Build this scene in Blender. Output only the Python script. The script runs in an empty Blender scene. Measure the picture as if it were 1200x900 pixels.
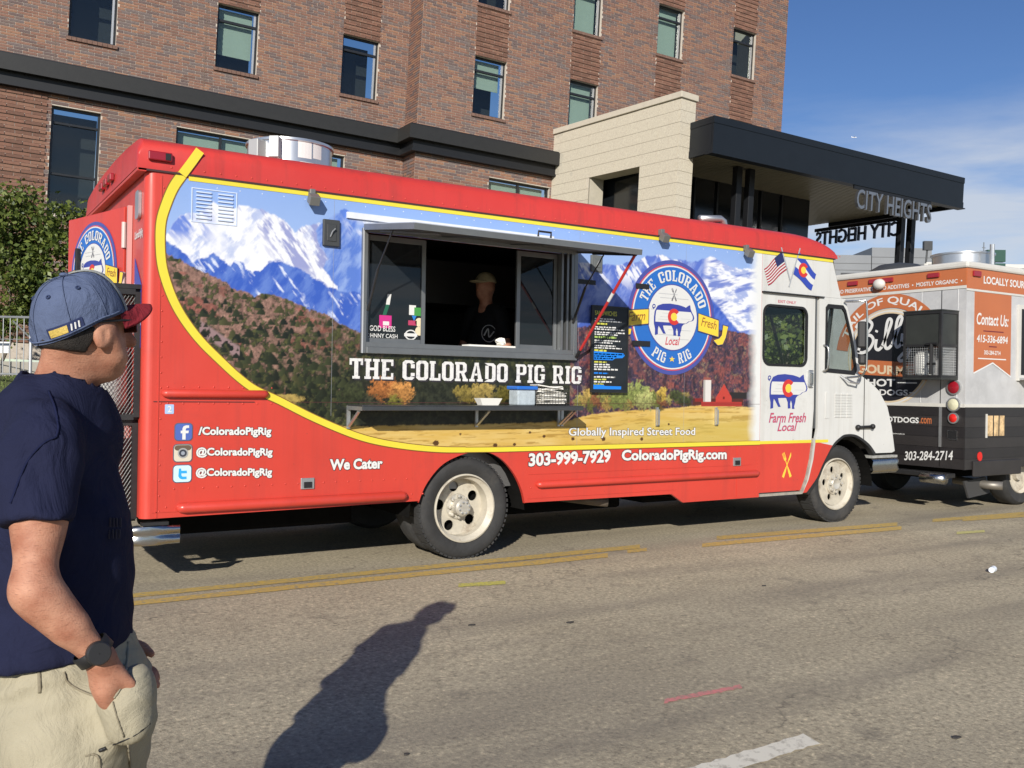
import bpy, bmesh, math, random
import numpy as np
from mathutils import Vector, Matrix
from mathutils.geometry import tessellate_polygon
random.seed(7); RNG = np.random.default_rng(11)
S = bpy.context.scene
COL = S.collection
# ------------------------------------------------------------------ camera
cam = bpy.data.cameras.new('camera'); camo = bpy.data.objects.new('camera', cam); COL.objects.link(camo)
cl, cr, cu, cf = [Vector(v) for v in ((-3.66800,-6.44400,1.38700), (0.84558,-0.53360,0.01610), (-0.01474,0.00682,0.99987), (0.53364,0.84571,0.00210))]
camo.matrix_world = Matrix(((cr.x, cu.x, -cf.x, cl.x), (cr.y, cu.y, -cf.y, cl.y), (cr.z, cu.z, -cf.z, cl.z), (0, 0, 0, 1)))
cam.sensor_width = 36; cam.lens = 1091.7/1200*36; cam.clip_end = 4000; cam.clip_start = .05
S.camera = camo
# ------------------------------------------------------------------ sky and sun
SUN = Vector((2.5, 2.94, -1.62)).normalized()           # the way the light travels
elev = math.asin(-SUN.z); azi = math.atan2(-SUN.x, -SUN.y)   # sun_rotation: clockwise from +Y
W = bpy.data.worlds.new('World'); S.world = W; W.use_nodes = True
nt = W.node_tree; nt.nodes.clear(); N = nt.nodes.new; L = nt.links.new
wo = N('ShaderNodeOutputWorld'); bg = N('ShaderNodeBackground'); bg.inputs[1].default_value = .05
sky = N('ShaderNodeTexSky'); sky.sky_type = 'NISHITA'; sky.sun_disc = False
sky.sun_elevation = elev; sky.sun_rotation = azi; sky.altitude = 1600; sky.air_density = 1.0; sky.dust_density = .35; sky.ozone_density = 2.2
tc = N('ShaderNodeTexCoord'); sx = N('ShaderNodeSeparateXYZ'); L(tc.outputs['Generated'], sx.inputs[0])
mz = N('ShaderNodeMath'); mz.operation = 'MAXIMUM'; mz.inputs[1].default_value = .04; L(sx.outputs[2], mz.inputs[0])
dv = N('ShaderNodeVectorMath'); dv.operation = 'DIVIDE'; L(tc.outputs['Generated'], dv.inputs[0])
cz = N('ShaderNodeCombineXYZ'); 
for i in range(3): L(mz.outputs[0], cz.inputs[i])
L(cz.outputs[0], dv.inputs[1])
mp = N('ShaderNodeMapping'); mp.inputs['Location'].default_value = (5.3, 0.1, 0); mp.inputs['Scale'].default_value = (.34, .34, 0); L(dv.outputs[0], mp.inputs[0])
nz = N('ShaderNodeTexNoise'); nz.inputs['Scale'].default_value = 1.25; nz.inputs['Detail'].default_value = 9; nz.inputs['Roughness'].default_value = .56; nz.inputs['Distortion'].default_value = .35; L(mp.outputs[0], nz.inputs[0])
rp = N('ShaderNodeValToRGB'); rp.color_ramp.elements[0].position = .40; rp.color_ramp.elements[1].position = .62; L(nz.outputs[0], rp.inputs[0])
# clouds sit low over the horizon, clear sky overhead
mr = N('ShaderNodeMapRange'); mr.inputs[1].default_value = .31; mr.inputs[2].default_value = .22; L(sx.outputs[2], mr.inputs[0])
mm = N('ShaderNodeMath'); mm.operation = 'MULTIPLY'; L(rp.outputs[0], mm.inputs[0]); L(mr.outputs[0], mm.inputs[1])
m2 = N('ShaderNodeMath'); m2.operation = 'MULTIPLY'; m2.inputs[1].default_value = .8; L(mm.outputs[0], m2.inputs[0])
mx = N('ShaderNodeMix'); mx.data_type = 'RGBA'; L(m2.outputs[0], mx.inputs['Factor']); hs = N('ShaderNodeHueSaturation'); hs.inputs['Hue'].default_value = .511; hs.inputs['Saturation'].default_value = 1.18; hs.inputs['Value'].default_value = 1.75; L(sky.outputs[0], hs.inputs['Color']); L(hs.outputs[0], mx.inputs['A'])
mx.inputs['B'].default_value = (11.0, 11.7, 12.8, 1)
L(mx.outputs['Result'], bg.inputs[0]); L(bg.outputs[0], wo.inputs[0])
sd = bpy.data.lights.new('sun', 'SUN'); sd.energy = 4.7; sd.angle = math.radians(.53); sd.color = (1, .945, .86)
so = bpy.data.objects.new('sun', sd); COL.objects.link(so); so.location = (-12, -14, 12)
so.rotation_euler = SUN.to_track_quat('-Z', 'Y').to_euler()
S.render.engine = 'CYCLES'
S.view_settings.view_transform = 'Standard'; S.view_settings.look = 'None'; S.view_settings.exposure = .22; S.view_settings.gamma = 1
S.view_settings.use_curve_mapping = False
S.cycles.max_bounces = 8; S.cycles.transparent_max_bounces = 16
# ------------------------------------------------------------------ helpers
def lin(c):
    if isinstance(c, str):
        c = [int(c[i:i+2], 16)/255 for i in (0, 2, 4)]
        c = [x/12.92 if x <= .04045 else ((x+.055)/1.055)**2.4 for x in c]
    return tuple(c)
MATS = {}
def mat(name, col, rough=.5, metal=0, var=0, vscale=6, bump=0, bscale=80, coat=0, spec=.5, dirt=None, dscale=2.5, damt=.5):
    """plain procedural material: base colour with soft noise variation, optional dirt blotches and fine bump"""
    if name in MATS: return MATS[name]
    m = bpy.data.materials.new(name); m.use_nodes = True; t = m.node_tree; b = t.nodes['Principled BSDF']
    c = lin(col)
    b.inputs['Roughness'].default_value = rough; b.inputs['Metallic'].default_value = metal
    b.inputs['Coat Weight'].default_value = coat; b.inputs['Specular IOR Level'].default_value = spec
    b.inputs['Base Color'].default_value = (*c, 1)
    co = t.nodes.new('ShaderNodeTexCoord'); src = None
    if var or dirt:
        n = t.nodes.new('ShaderNodeTexNoise'); n.inputs['Scale'].default_value = vscale; n.inputs['Detail'].default_value = 7; n.inputs['Roughness'].default_value = .65
        t.links.new(co.outputs['Object'], n.inputs[0])
        r = t.nodes.new('ShaderNodeValToRGB'); t.links.new(n.outputs[0], r.inputs[0])
        r.color_ramp.elements[0].position = .3; r.color_ramp.elements[1].position = .72
        r.color_ramp.elements[0].color = (*[max(0, x*(1-var)) for x in c], 1); r.color_ramp.elements[1].color = (*[min(1, x*(1+var)) for x in c], 1)
        src = r.outputs[0]
    if dirt:
        n2 = t.nodes.new('ShaderNodeTexNoise'); n2.inputs['Scale'].default_value = dscale; n2.inputs['Detail'].default_value = 9; n2.inputs['Roughness'].default_value = .7
        t.links.new(co.outputs['Object'], n2.inputs[0])
        r2 = t.nodes.new('ShaderNodeValToRGB'); r2.color_ramp.elements[0].position = .52; r2.color_ramp.elements[1].position = .75
        r2.color_ramp.elements[0].color = (0, 0, 0, 1); r2.color_ramp.elements[1].color = (damt, damt, damt, 1)
        t.links.new(n2.outputs[0], r2.inputs[0])
        x = t.nodes.new('ShaderNodeMix'); x.data_type = 'RGBA'; t.links.new(r2.outputs[0], x.inputs['Factor']); t.links.new(src, x.inputs['A']); x.inputs['B'].default_value = (*lin(dirt), 1)
        src = x.outputs['Result']
        rr = t.nodes.new('ShaderNodeMapRange'); rr.inputs[3].default_value = rough; rr.inputs[4].default_value = min(1, rough+.3); t.links.new(r2.outputs[0], rr.inputs[0]); t.links.new(rr.outputs[0], b.inputs['Roughness'])
    if src: t.links.new(src, b.inputs['Base Color'])
    if bump:
        n3 = t.nodes.new('ShaderNodeTexNoise'); n3.inputs['Scale'].default_value = bscale; n3.inputs['Detail'].default_value = 5
        t.links.new(co.outputs['Object'], n3.inputs[0])
        bp = t.nodes.new('ShaderNodeBump'); bp.inputs['Strength'].default_value = min(1, bump); bp.inputs['Distance'].default_value = .01
        t.links.new(n3.outputs[0], bp.inputs['Height']); t.links.new(bp.outputs[0], b.inputs['Normal'])
    MATS[name] = m; return m
def paint(name, col, grime, rough=.33, coat=.2, streak=.35, wave=.35):
    """old vehicle paint: faded patches, vertical run-off streaks, chips, slightly wavy sheet metal"""
    if name in MATS: return MATS[name]
    m = bpy.data.materials.new(name); m.use_nodes = True; t = m.node_tree; b = t.nodes['Principled BSDF']; n_ = t.nodes.new; k = t.links.new
    c = lin(col); co = n_('ShaderNodeTexCoord').outputs['Object']
    def noise(scale, sc3=(1, 1, 1), det=6, ro=.6):
        mp = n_('ShaderNodeMapping'); mp.inputs['Scale'].default_value = sc3; k(co, mp.inputs[0]); n = n_('ShaderNodeTexNoise'); n.inputs['Scale'].default_value = scale; n.inputs['Detail'].default_value = det; n.inputs['Roughness'].default_value = ro; k(mp.outputs[0], n.inputs[0]); return n.outputs[0]
    def ramp(src, a, b_, ca, cb):
        r = n_('ShaderNodeValToRGB'); e = r.color_ramp.elements; e[0].position = a; e[1].position = b_; e[0].color = (*ca, 1); e[1].color = (*cb, 1); k(src, r.inputs[0]); return r.outputs[0]
    def mix(f, A, B):
        x = n_('ShaderNodeMix'); x.data_type = 'RGBA'; k(f, x.inputs['Factor']); k(A, x.inputs['A']); x.inputs['B'].default_value = (*B, 1); return x.outputs['Result']
    o = ramp(noise(.9, det=5), .3, .7, [x*.93 for x in c], [min(1, x*1.06+.004) for x in c])
    g = lin(grime)
    o = mix(ramp(noise(5, (1.6, 1.6, .10), 7, .7), .50, .74, (0, 0, 0), (streak*1.3,)*3), o, g)
    o = mix(ramp(noise(1.7, (1, 1, 1.6), 9, .75), .56, .78, (0, 0, 0), (.45,)*3), o, g)
    o = mix(ramp(noise(34, (1, 1, 1), 4, .6), .70, .73, (0, 0, 0), (.7,)*3), o, [x*.35+.03 for x in c])
    k(o, b.inputs['Base Color'])
    rr = n_('ShaderNodeMapRange'); rr.inputs[1].default_value = .3; rr.inputs[2].default_value = .75; rr.inputs[3].default_value = rough-.05; rr.inputs[4].default_value = rough+.22; k(noise(2.3, (1, 1, .5), 8, .7), rr.inputs[0]); k(rr.outputs[0], b.inputs['Roughness'])
    b.inputs['Coat Weight'].default_value = coat; b.inputs['Coat Roughness'].default_value = .18
    bp = n_('ShaderNodeBump'); bp.inputs['Strength'].default_value = wave; bp.inputs['Distance'].default_value = .02; k(noise(2.6, (1, 1, .8), 2, .4), bp.inputs['Height']); k(bp.outputs[0], b.inputs['Normal']); k(bp.outputs[0], b.inputs['Coat Normal'])
    MATS[name] = m; return m
def glass(name, tint=(.75, .85, .85), dark=0.0, rough=.02):
    """thin pane: see-through with a Fresnel reflection; dark mixes in an opaque dark film"""
    if name in MATS: return MATS[name]
    m = bpy.data.materials.new(name); m.use_nodes = True; t = m.node_tree; t.nodes.clear()
    o = t.nodes.new('ShaderNodeOutputMaterial'); tr = t.nodes.new('ShaderNodeBsdfTransparent'); tr.inputs[0].default_value = (*tint, 1)
    df = t.nodes.new('ShaderNodeBsdfDiffuse'); df.inputs[0].default_value = (.02, .024, .028, 1)
    gl = t.nodes.new('ShaderNodeBsdfGlossy'); gl.inputs['Roughness'].default_value = rough
    ge = t.nodes.new('ShaderNodeNewGeometry'); dt = t.nodes.new('ShaderNodeVectorMath'); dt.operation = 'DOT_PRODUCT'; t.links.new(ge.outputs['Normal'], dt.inputs[0]); t.links.new(ge.outputs['Incoming'], dt.inputs[1])
    ab = t.nodes.new('ShaderNodeMath'); ab.operation = 'ABSOLUTE'; t.links.new(dt.outputs['Value'], ab.inputs[0])
    om = t.nodes.new('ShaderNodeMath'); om.operation = 'SUBTRACT'; om.inputs[0].default_value = 1; t.links.new(ab.outputs[0], om.inputs[1])
    p5 = t.nodes.new('ShaderNodeMath'); p5.operation = 'POWER'; p5.inputs[1].default_value = 5; t.links.new(om.outputs[0], p5.inputs[0])
    fr = t.nodes.new('ShaderNodeMath'); fr.operation = 'MULTIPLY_ADD'; fr.inputs[1].default_value = .96; fr.inputs[2].default_value = .04; t.links.new(p5.outputs[0], fr.inputs[0])
    ml = t.nodes.new('ShaderNodeMath'); ml.operation = 'MULTIPLY_ADD'; ml.inputs[1].default_value = 1.0; ml.inputs[2].default_value = .0; t.links.new(fr.outputs[0], ml.inputs[0])
    a = t.nodes.new('ShaderNodeMixShader'); a.inputs[0].default_value = dark; t.links.new(tr.outputs[0], a.inputs[1]); t.links.new(df.outputs[0], a.inputs[2])
    b = t.nodes.new('ShaderNodeMixShader'); t.links.new(ml.outputs[0], b.inputs[0]); t.links.new(a.outputs[0], b.inputs[1]); t.links.new(gl.outputs[0], b.inputs[2])
    t.links.new(b.outputs[0], o.inputs[0]); MATS[name] = m; return m
def vmat(name, rough=.35, coat=0, spec=.4):
    """flat print: colour from the mesh's own colour attribute"""
    if name in MATS: return MATS[name]
    m = bpy.data.materials.new(name); m.use_nodes = True; t = m.node_tree; b = t.nodes['Principled BSDF']
    a = t.nodes.new('ShaderNodeAttribute'); a.attribute_name = 'Col'; t.links.new(a.outputs['Color'], b.inputs['Base Color'])
    b.inputs['Roughness'].default_value = rough; b.inputs['Coat Weight'].default_value = coat; b.inputs['Specular IOR Level'].default_value = spec
    MATS[name] = m; return m
def tag(o, label=None, cat=None, group=None, kind=None):
    if label: o['label'] = label
    if cat: o['category'] = cat
    if group: o['group'] = group
    if kind: o['kind'] = kind
    return o
def empty(name, loc=(0, 0, 0), mw=None):
    o = bpy.data.objects.new(name, None); COL.objects.link(o); o.empty_display_size = .2
    o.matrix_world = mw if mw else Matrix.Translation(loc)
    return o
def frame(o, U, V, N_):
    """4x4 from plane coordinates (u, v, out) to the world"""
    o, U, V, N_ = Vector(o), Vector(U), Vector(V), Vector(N_)
    return Matrix(((U.x, V.x, N_.x, o.x), (U.y, V.y, N_.y, o.y), (U.z, V.z, N_.z, o.z), (0, 0, 0, 1)))
class MB:
    def __init__(s, M=None): s.v = []; s.f = []; s.M = M
    def pt(s, p):
        s.v.append(tuple(s.M @ Vector(p)) if s.M else tuple(p)); return len(s.v)-1
    def face(s, ps): s.f.append([s.pt(p) for p in ps]); return s
    def box(s, x0, x1, y0, y1, z0, z1):
        i = len(s.v)
        for x in (x0, x1):
            for y in (y0, y1):
                for z in (z0, z1): s.pt((x, y, z))
        for q in ((0, 1, 3, 2), (4, 6, 7, 5), (0, 4, 5, 1), (2, 3, 7, 6), (0, 2, 6, 4), (1, 5, 7, 3)): s.f.append([i+k for k in q])
        return s
    def obox(s, c, a, b, n):
        """box from centre and three half vectors"""
        c, a, b, n = map(Vector, (c, a, b, n)); i = len(s.v)
        for x in (-1, 1):
            for y in (-1, 1):
                for z in (-1, 1): s.pt(c+a*x+b*y+n*z)
        for q in ((0, 1, 3, 2), (4, 6, 7, 5), (0, 4, 5, 1), (2, 3, 7, 6), (0, 2, 6, 4), (1, 5, 7, 3)): s.f.append([i+k for k in q])
        return s
    def fill(s, loops, w=0):
        vs = [[Vector((x, y, 0)) for x, y in lp] for lp in loops]
        tri = tessellate_polygon(vs); fl = [p for lp in loops for p in lp]; i = len(s.v)
        for p in fl: s.pt((p[0], p[1], w))
        for a, b, c in tri:
            A, B, C = fl[a], fl[b], fl[c]
            if (B[0]-A[0])*(C[1]-A[1])-(B[1]-A[1])*(C[0]-A[0]) < 0: b, c = c, b
            s.f.append([i+a, i+b, i+c])
        return s
    def slab(s, loops, w0, w1):
        s.fill(loops, w1); n = len(s.f); s.fill(loops, w0)
        for k in range(n, len(s.f)): pass
        for lp in loops:
            for j in range(len(lp)):
                a, b = lp[j], lp[(j+1) % len(lp)]
                s.face([(a[0], a[1], w0), (b[0], b[1], w0), (b[0], b[1], w1), (a[0], a[1], w1)])
        return s
    def tube(s, path, r, n=8, caps=True, closed=False):
        P = [Vector(p) for p in path]; m = len(P); rs = r if isinstance(r, (list, tuple)) else [r]*m
        rings = []; up = None
        for k in range(m):
            if closed: d = (P[(k+1) % m]-P[k-1]).normalized()
            else: d = (P[min(k+1, m-1)]-P[max(k-1, 0)]).normalized()
            if up is None:
                up = Vector((0, 0, 1)) if abs(d.z) < .9 else Vector((1, 0, 0))
            a = (up-d*up.dot(d)).normalized(); up = a; b = d.cross(a)
            rings.append([s.pt(P[k]+a*(rs[k]*math.cos(t*2*math.pi/n))+b*(rs[k]*math.sin(t*2*math.pi/n))) for t in range(n)])
        for k in range(m if closed else m-1):
            A, B = rings[k], rings[(k+1) % m]
            for t in range(n): s.f.append([A[t], A[(t+1) % n], B[(t+1) % n], B[t]])
        if caps and not closed: s.f.append(rings[0][::-1]); s.f.append(rings[-1])
        return s
    def lathe(s, prof, c, ax, n=32, close=False):
        """prof: (radius, distance along ax)"""
        c, ax = Vector(c), Vector(ax).normalized(); a = ax.orthogonal().normalized(); b = ax.cross(a); rings = []
        for r, h in prof:
            rings.append([s.pt(c+ax*h+a*(r*math.cos(t*2*math.pi/n))+b*(r*math.sin(t*2*math.pi/n))) for t in range(n)])
        K = len(prof)
        for k in range(K if close else K-1):
            A, B = rings[k], rings[(k+1) % K]
            for t in range(n): s.f.append([A[t], A[(t+1) % n], B[(t+1) % n], B[t]])
        return s
    def cyl(s, p0, p1, r, n=12): return s.tube([p0, p1], r, n)
    def ball(s, c, r, n=8, m=5, sc=(1, 1, 1)):
        c = Vector(c); rings = []
        for j in range(m+1):
            th = math.pi*j/m
            rings.append([s.pt((c.x+sc[0]*r*math.sin(th)*math.cos(k*2*math.pi/n), c.y+sc[1]*r*math.sin(th)*math.sin(k*2*math.pi/n), c.z+sc[2]*r*math.cos(th))) for k in range(n)])
        for j in range(m):
            for k in range(n): s.f.append([rings[j][k], rings[j+1][k], rings[j+1][(k+1) % n], rings[j][(k+1) % n]])
        return s
    def build(s, name, m, parent=None, smooth=False, bev=0, local=False, auto=None, seg=2, weld=True):
        me = bpy.data.meshes.new(name); me.from_pydata(s.v, [], s.f); me.validate()
        if weld or bev:
            bm = bmesh.new(); bm.from_mesh(me)
            bmesh.ops.remove_doubles(bm, verts=bm.verts, dist=1e-5)
            bmesh.ops.recalc_face_normals(bm, faces=bm.faces)
            if bev:
                es = [e for e in bm.edges if len(e.link_faces) == 2 and e.calc_face_angle(0) > .5]
                bmesh.ops.bevel(bm, geom=es, offset=bev, segments=seg, affect='EDGES', profile=.5)
            bm.to_mesh(me); bm.free()
        if smooth: me.polygons.foreach_set('use_smooth', [True]*len(me.polygons))
        if auto is not None: me.polygons.foreach_set('use_smooth', [True]*len(me.polygons)); me.set_sharp_from_angle(angle=math.radians(auto))
        return link(name, me, m, parent, local)
def link(name, me, m, parent=None, local=False):
    if m and not me.materials: me.materials.append(m)
    o = bpy.data.objects.new(name, me); COL.objects.link(o)
    if parent:
        o.parent = parent
        if not local: o.matrix_parent_inverse = MWI(parent)
    return o
def MWI(p):
    M = p.matrix_basis.copy(); q = p
    while q.parent: M = q.parent.matrix_basis @ q.matrix_parent_inverse @ M if False else (q.parent.matrix_basis @ (q.matrix_parent_inverse @ M)); q = q.parent
    return M.inverted()
def copy_tree(o, parent=None, M=None):
    c = o.copy(); COL.objects.link(c); c.parent = parent
    if M is not None: c.matrix_basis = M
    for ch in [x for x in bpy.data.objects if x.parent == o]: copy_tree(ch, c)
    return c
# -------------------------------------------------- lettering
def textmesh(body, off=0, shear=0, spacing=1):
    cu_ = bpy.data.curves.new('t', 'FONT'); cu_.body = body; cu_.size = 1; cu_.offset = off; cu_.shear = shear; cu_.space_character = spacing; cu_.resolution_u = 3
    cu_.fill_mode = 'FRONT'
    o = bpy.data.objects.new('t', cu_); COL.objects.link(o)
    dg = bpy.context.evaluated_depsgraph_get(); me = bpy.data.meshes.new_from_object(o.evaluated_get(dg))
    v = np.array([tuple(x.co) for x in me.vertices]); f = [list(p.vertices) for p in me.polygons]
    bpy.data.objects.remove(o); bpy.data.curves.remove(cu_); bpy.data.meshes.remove(me)
    return v, f
def lettering(body, F, box, w, m, parent, off=.012, shear=0, outline=None, omat=None, slope=0, spacing=1, warp=None, local=False, name='lettering', thick=0):
    """fit a line of text to box (u0, v0, u1, v1) on plane F, w in front of it; slope lifts it along u"""
    v, f = textmesh(body, off, shear, spacing)
    lo, hi = v.min(0), v.max(0); u0, v0, u1, v1 = box
    sx_, sy_ = (u1-u0)/(hi[0]-lo[0]), (v1-v0)/(hi[1]-lo[1])
    def put(v, f, w, m, nm, par):
        q = MB(F)
        P = [(u0+(x-lo[0])*sx_, v0+(y-lo[1])*sy_) for x, y, _ in v]
        P = [(a, b+slope*(a-u0)) for a, b in P]
        if warp: P = [warp(a, b) for a, b in P]
        if thick:
            i = len(P)
            for a, b in P: q.pt((a, b, w))
            for a, b in P: q.pt((a, b, w-thick))
            cnt = {}
            for t in f:
                q.f.append(list(t)); q.f.append([k+i for k in t[::-1]])
                for k in range(len(t)):
                    e = (t[k], t[(k+1) % len(t)]); cnt[e] = 1
            for (a, b) in cnt:
                if (b, a) not in cnt: q.f.append([b, a, a+i, b+i])
        else:
            for a, b in P: q.pt((a, b, w))
            q.f = [list(t) for t in f]
        return q.build(nm, m, par, local=local, weld=False)
    o = put(v, f, w, m, name, parent)
    if outline:
        v2, f2 = textmesh(body, off+outline, shear, spacing)
        put(v2, f2, w-.0012, omat, name+'_outline', parent)
    return o
def ring_quads(o, i, skip=()):
    n = len(o); return [[o[k], o[(k+1) % n], i[(k+1) % n], i[k]] for k in range(n) if k not in skip]
def R4(x0, x1, y0, y1): return [(x0, y0), (x1, y0), (x1, y1), (x0, y1)]
def oct_(x0, x1, y0, y1, c):   # starts at lower left going right
    return [(x0+c, y0), (x1-c, y0), (x1, y0+c), (x1, y1-c), (x1-c, y1), (x0+c, y1), (x0, y1-c), (x0, y0+c)]
def slab_glyph(ch):
    """condensed western slab capitals as butted convex pieces, unit height; returns width, pieces"""
    s, h = .17, .13
    def stem(x, top=1., bot=0., o=.06): return [R4(x-o, x+s+o, bot, bot+h), R4(x, x+s, bot+h, top-h), R4(x-o, x+s+o, top-h, top)]
    if ch == 'I': return .30, stem(.06)
    if ch == 'H': return .66, stem(.06)+stem(.43)+[R4(.23, .43, .44, .57)]
    if ch == 'T': return .58, [R4(0, .58, .86, 1), R4(0, .10, .68, .86), R4(.48, .58, .68, .86), R4(.205, .375, h, .86), R4(.13, .45, 0, h)]
    if ch == 'E': return .55, [R4(0, .55, 0, h), R4(.05, .22, h, .87), R4(0, .55, .87, 1), R4(.45, .55, h, .32), R4(.45, .55, .68, .87), R4(.22, .36, .44, .57)]
    if ch == 'L': return .52, [R4(0, .52, 0, h), R4(.05, .22, h, .87), R4(0, .28, .87, 1), R4(.42, .52, h, .36)]
    if ch == 'O': return .56, ring_quads(oct_(0, .56, 0, 1, .12), oct_(.18, .38, .14, .86, .05))
    if ch == 'C': return .56, ring_quads(oct_(0, .56, 0, 1, .12), oct_(.18, .38, .14, .86, .05), (2,))+[R4(.38, .56, .60, .805), R4(.38, .56, .195, .36)]
    if ch == 'G': return .58, ring_quads(oct_(0, .56, 0, 1, .12), oct_(.18, .38, .14, .86, .05), (2,))+[R4(.38, .56, .64, .805), R4(.38, .56, .195, .40), R4(.30, .58, .40, .50)]
    if ch == 'D': return .58, ring_quads([(0, 0), (.46, 0), (.58, .12), (.58, .88), (.46, 1), (0, 1)], [(.22, .14), (.35, .14), (.40, .19), (.40, .81), (.35, .86), (.22, .86)], (5,))+[R4(.05, .22, .14, .86)]
    if ch == 'P' or ch == 'R':
        g = ring_quads([(.22, .42), (.46, .42), (.57, .53), (.57, .89), (.46, 1), (.22, 1)], [(.22, .54), (.35, .54), (.39, .58), (.39, .84), (.35, .88), (.22, .88)], (5,))+[R4(.05, .22, h, .87), R4(0, .22, .87, 1), R4(0, .28, 0, h)]
        if ch == 'R': g += [[(.30, .42), (.46, .42), (.58, .13), (.40, .13)], R4(.38, .64, 0, .13)]
        return (.64 if ch == 'R' else .57), g
    if ch == 'A': return .68, [[(.07, h), (.21, h), (.36, .87), (.25, .87)], [(.44, h), (.63, h), (.47, .87), (.36, .87)], R4(.25, .47, .87, 1), R4(0, .27, 0, h), R4(.38, .68, 0, h), [(.262, .32), (.445, .32), (.42, .42), (.285, .42)]]
    if ch == '*':
        c = (.2, .5); p = [(c[0]+(.2 if k % 2 == 0 else .08)*math.sin(k*math.pi/5), c[1]+(.3 if k % 2 == 0 else .12)*math.cos(k*math.pi/5)) for k in range(10)]
        return .4, [[c, p[k], p[(k+1) % 10]] for k in range(10)]
    return .28, []
def slab_text(txt, gap=.07):
    x = 0; out = []
    for ch in txt:
        w, g = slab_glyph(ch)
        out += [[(a+x, b) for a, b in q] for q in g]; x += w+gap
    return out, x-gap
# -------------------------------------------------- numpy noise and implicit surfaces
def vnoise(x, y, seed=0):
    r = np.random.default_rng(seed); T = r.random((256, 256))
    xi, yi = np.floor(x).astype(int), np.floor(y).astype(int); fx, fy = x-xi, y-yi
    fx = fx*fx*(3-2*fx); fy = fy*fy*(3-2*fy)
    g = lambda i, j: T[(xi+i) % 256, (yi+j) % 256]
    return (g(0, 0)*(1-fx)+g(1, 0)*fx)*(1-fy)+(g(0, 1)*(1-fx)+g(1, 1)*fx)*fy
def fbm(x, y, o=5, seed=0, rough=.5):
    a, s, t = 1., 0., 0.
    for k in range(o):
        s = s+a*vnoise(x*2**k+k*17.3, y*2**k+k*9.1, seed+k); t += a; a *= rough
    return s/t
def smin(a, b, k):
    h = np.clip(.5+.5*(b-a)/k, 0, 1); return b*(1-h)+a*h-k*h*(1-h)
def sd_cap(P, a, b, ra, rb):
    a, b = np.array(a, float), np.array(b, float); ba = b-a; pa = P-a
    t = np.clip((pa@ba)/(ba@ba), 0, 1); return np.linalg.norm(pa-t[..., None]*ba, axis=-1)-(ra+(rb-ra)*t)
def sd_ell(P, c, r, ax=None):
    q = P-np.array(c, float)
    if ax is not None: q = q@np.array(ax, float).T
    r = np.array(r, float); k0 = np.linalg.norm(q/r, axis=-1); k1 = np.linalg.norm(q/(r*r), axis=-1)
    return k0*(k0-1)/np.maximum(k1, 1e-6)
def surface(fn, lo, hi, h):
    lo, hi = np.array(lo, float), np.array(hi, float); n = np.ceil((hi-lo)/h).astype(int)+1
    g = np.stack(np.meshgrid(*[lo[i]+h*np.arange(n[i]) for i in range(3)], indexing='ij'), -1)
    F = fn(g); ins = F < 0
    acc = np.zeros((*(n-1), 3)); cnt = np.zeros(tuple(n-1))
    for ax in range(3):
        o1, o2 = [k for k in range(3) if k != ax]
        sl0 = [slice(None)]*3; sl1 = [slice(None)]*3; sl0[ax] = slice(0, -1); sl1[ax] = slice(1, None)
        A, B = F[tuple(sl0)], F[tuple(sl1)]; cr_ = (A < 0) != (B < 0)
        t = np.where(cr_, A/np.where(cr_, A-B, 1), 0)
        p = g[tuple(sl0)].copy(); p[..., ax] += t*h
        for d1 in (0, 1):
            for d2 in (0, 1):
                s_ = [slice(None)]*3; s_[o1] = slice(d1, n[o1]-1+d1); s_[o2] = slice(d2, n[o2]-1+d2); s_ = tuple(s_)
                acc += np.where(cr_[s_][..., None], p[s_], 0); cnt += cr_[s_]
    act = cnt > 0; idx = -np.ones(act.shape, int); idx[act] = np.arange(act.sum())
    V = acc[act]/cnt[act][:, None]; faces = []
    for ax in range(3):
        o1, o2 = (ax+1) % 3, (ax+2) % 3
        sl0 = [slice(None)]*3; sl1 = [slice(None)]*3; sl0[ax] = slice(0, -1); sl1[ax] = slice(1, None)
        a, b = ins[tuple(sl0)], ins[tuple(sl1)]
        for sgn in (0, 1):
            ii = np.argwhere((a & ~b) if sgn == 0 else (~a & b))
            ii = ii[(ii[:, o1] > 0) & (ii[:, o2] > 0) & (ii[:, o1] < n[o1]-1) & (ii[:, o2] < n[o2]-1)]
            if not len(ii): continue
            def c(d1, d2):
                q = ii.copy(); q[:, o1] -= d1; q[:, o2] -= d2; return idx[q[:, 0], q[:, 1], q[:, 2]]
            Q = np.stack([c(1, 1), c(0, 1), c(0, 0), c(1, 0)], 1)
            faces.append(Q if sgn == 0 else Q[:, ::-1])
    return V, np.concatenate(faces)
def npmesh(name, V, Fq, col=None, smooth=True):
    me = bpy.data.meshes.new(name); me.vertices.add(len(V)); me.vertices.foreach_set('co', np.ascontiguousarray(V, dtype=np.float32).ravel())
    k = Fq.shape[1]; me.loops.add(Fq.size); me.loops.foreach_set('vertex_index', np.ascontiguousarray(Fq, dtype=np.int32).ravel())
    me.polygons.add(len(Fq)); me.polygons.foreach_set('loop_start', np.arange(0, Fq.size, k, dtype=np.int32))
    if smooth: me.polygons.foreach_set('use_smooth', np.ones(len(Fq), dtype=bool))
    me.update(calc_edges=True)
    if col is not None:
        a = me.color_attributes.new('Col', 'FLOAT_COLOR', 'POINT'); c4 = np.ones((len(V), 4), dtype=np.float32); c4[:, :3] = col; a.data.foreach_set('color', c4.ravel())
    return me
def arc(c, r, a0, a1, n=20, ry=None):
    ry = ry or r; return [(c[0]+r*math.cos(math.radians(a0+(a1-a0)*k/n)), c[1]+ry*math.sin(math.radians(a0+(a1-a0)*k/n))) for k in range(n+1)]
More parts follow.
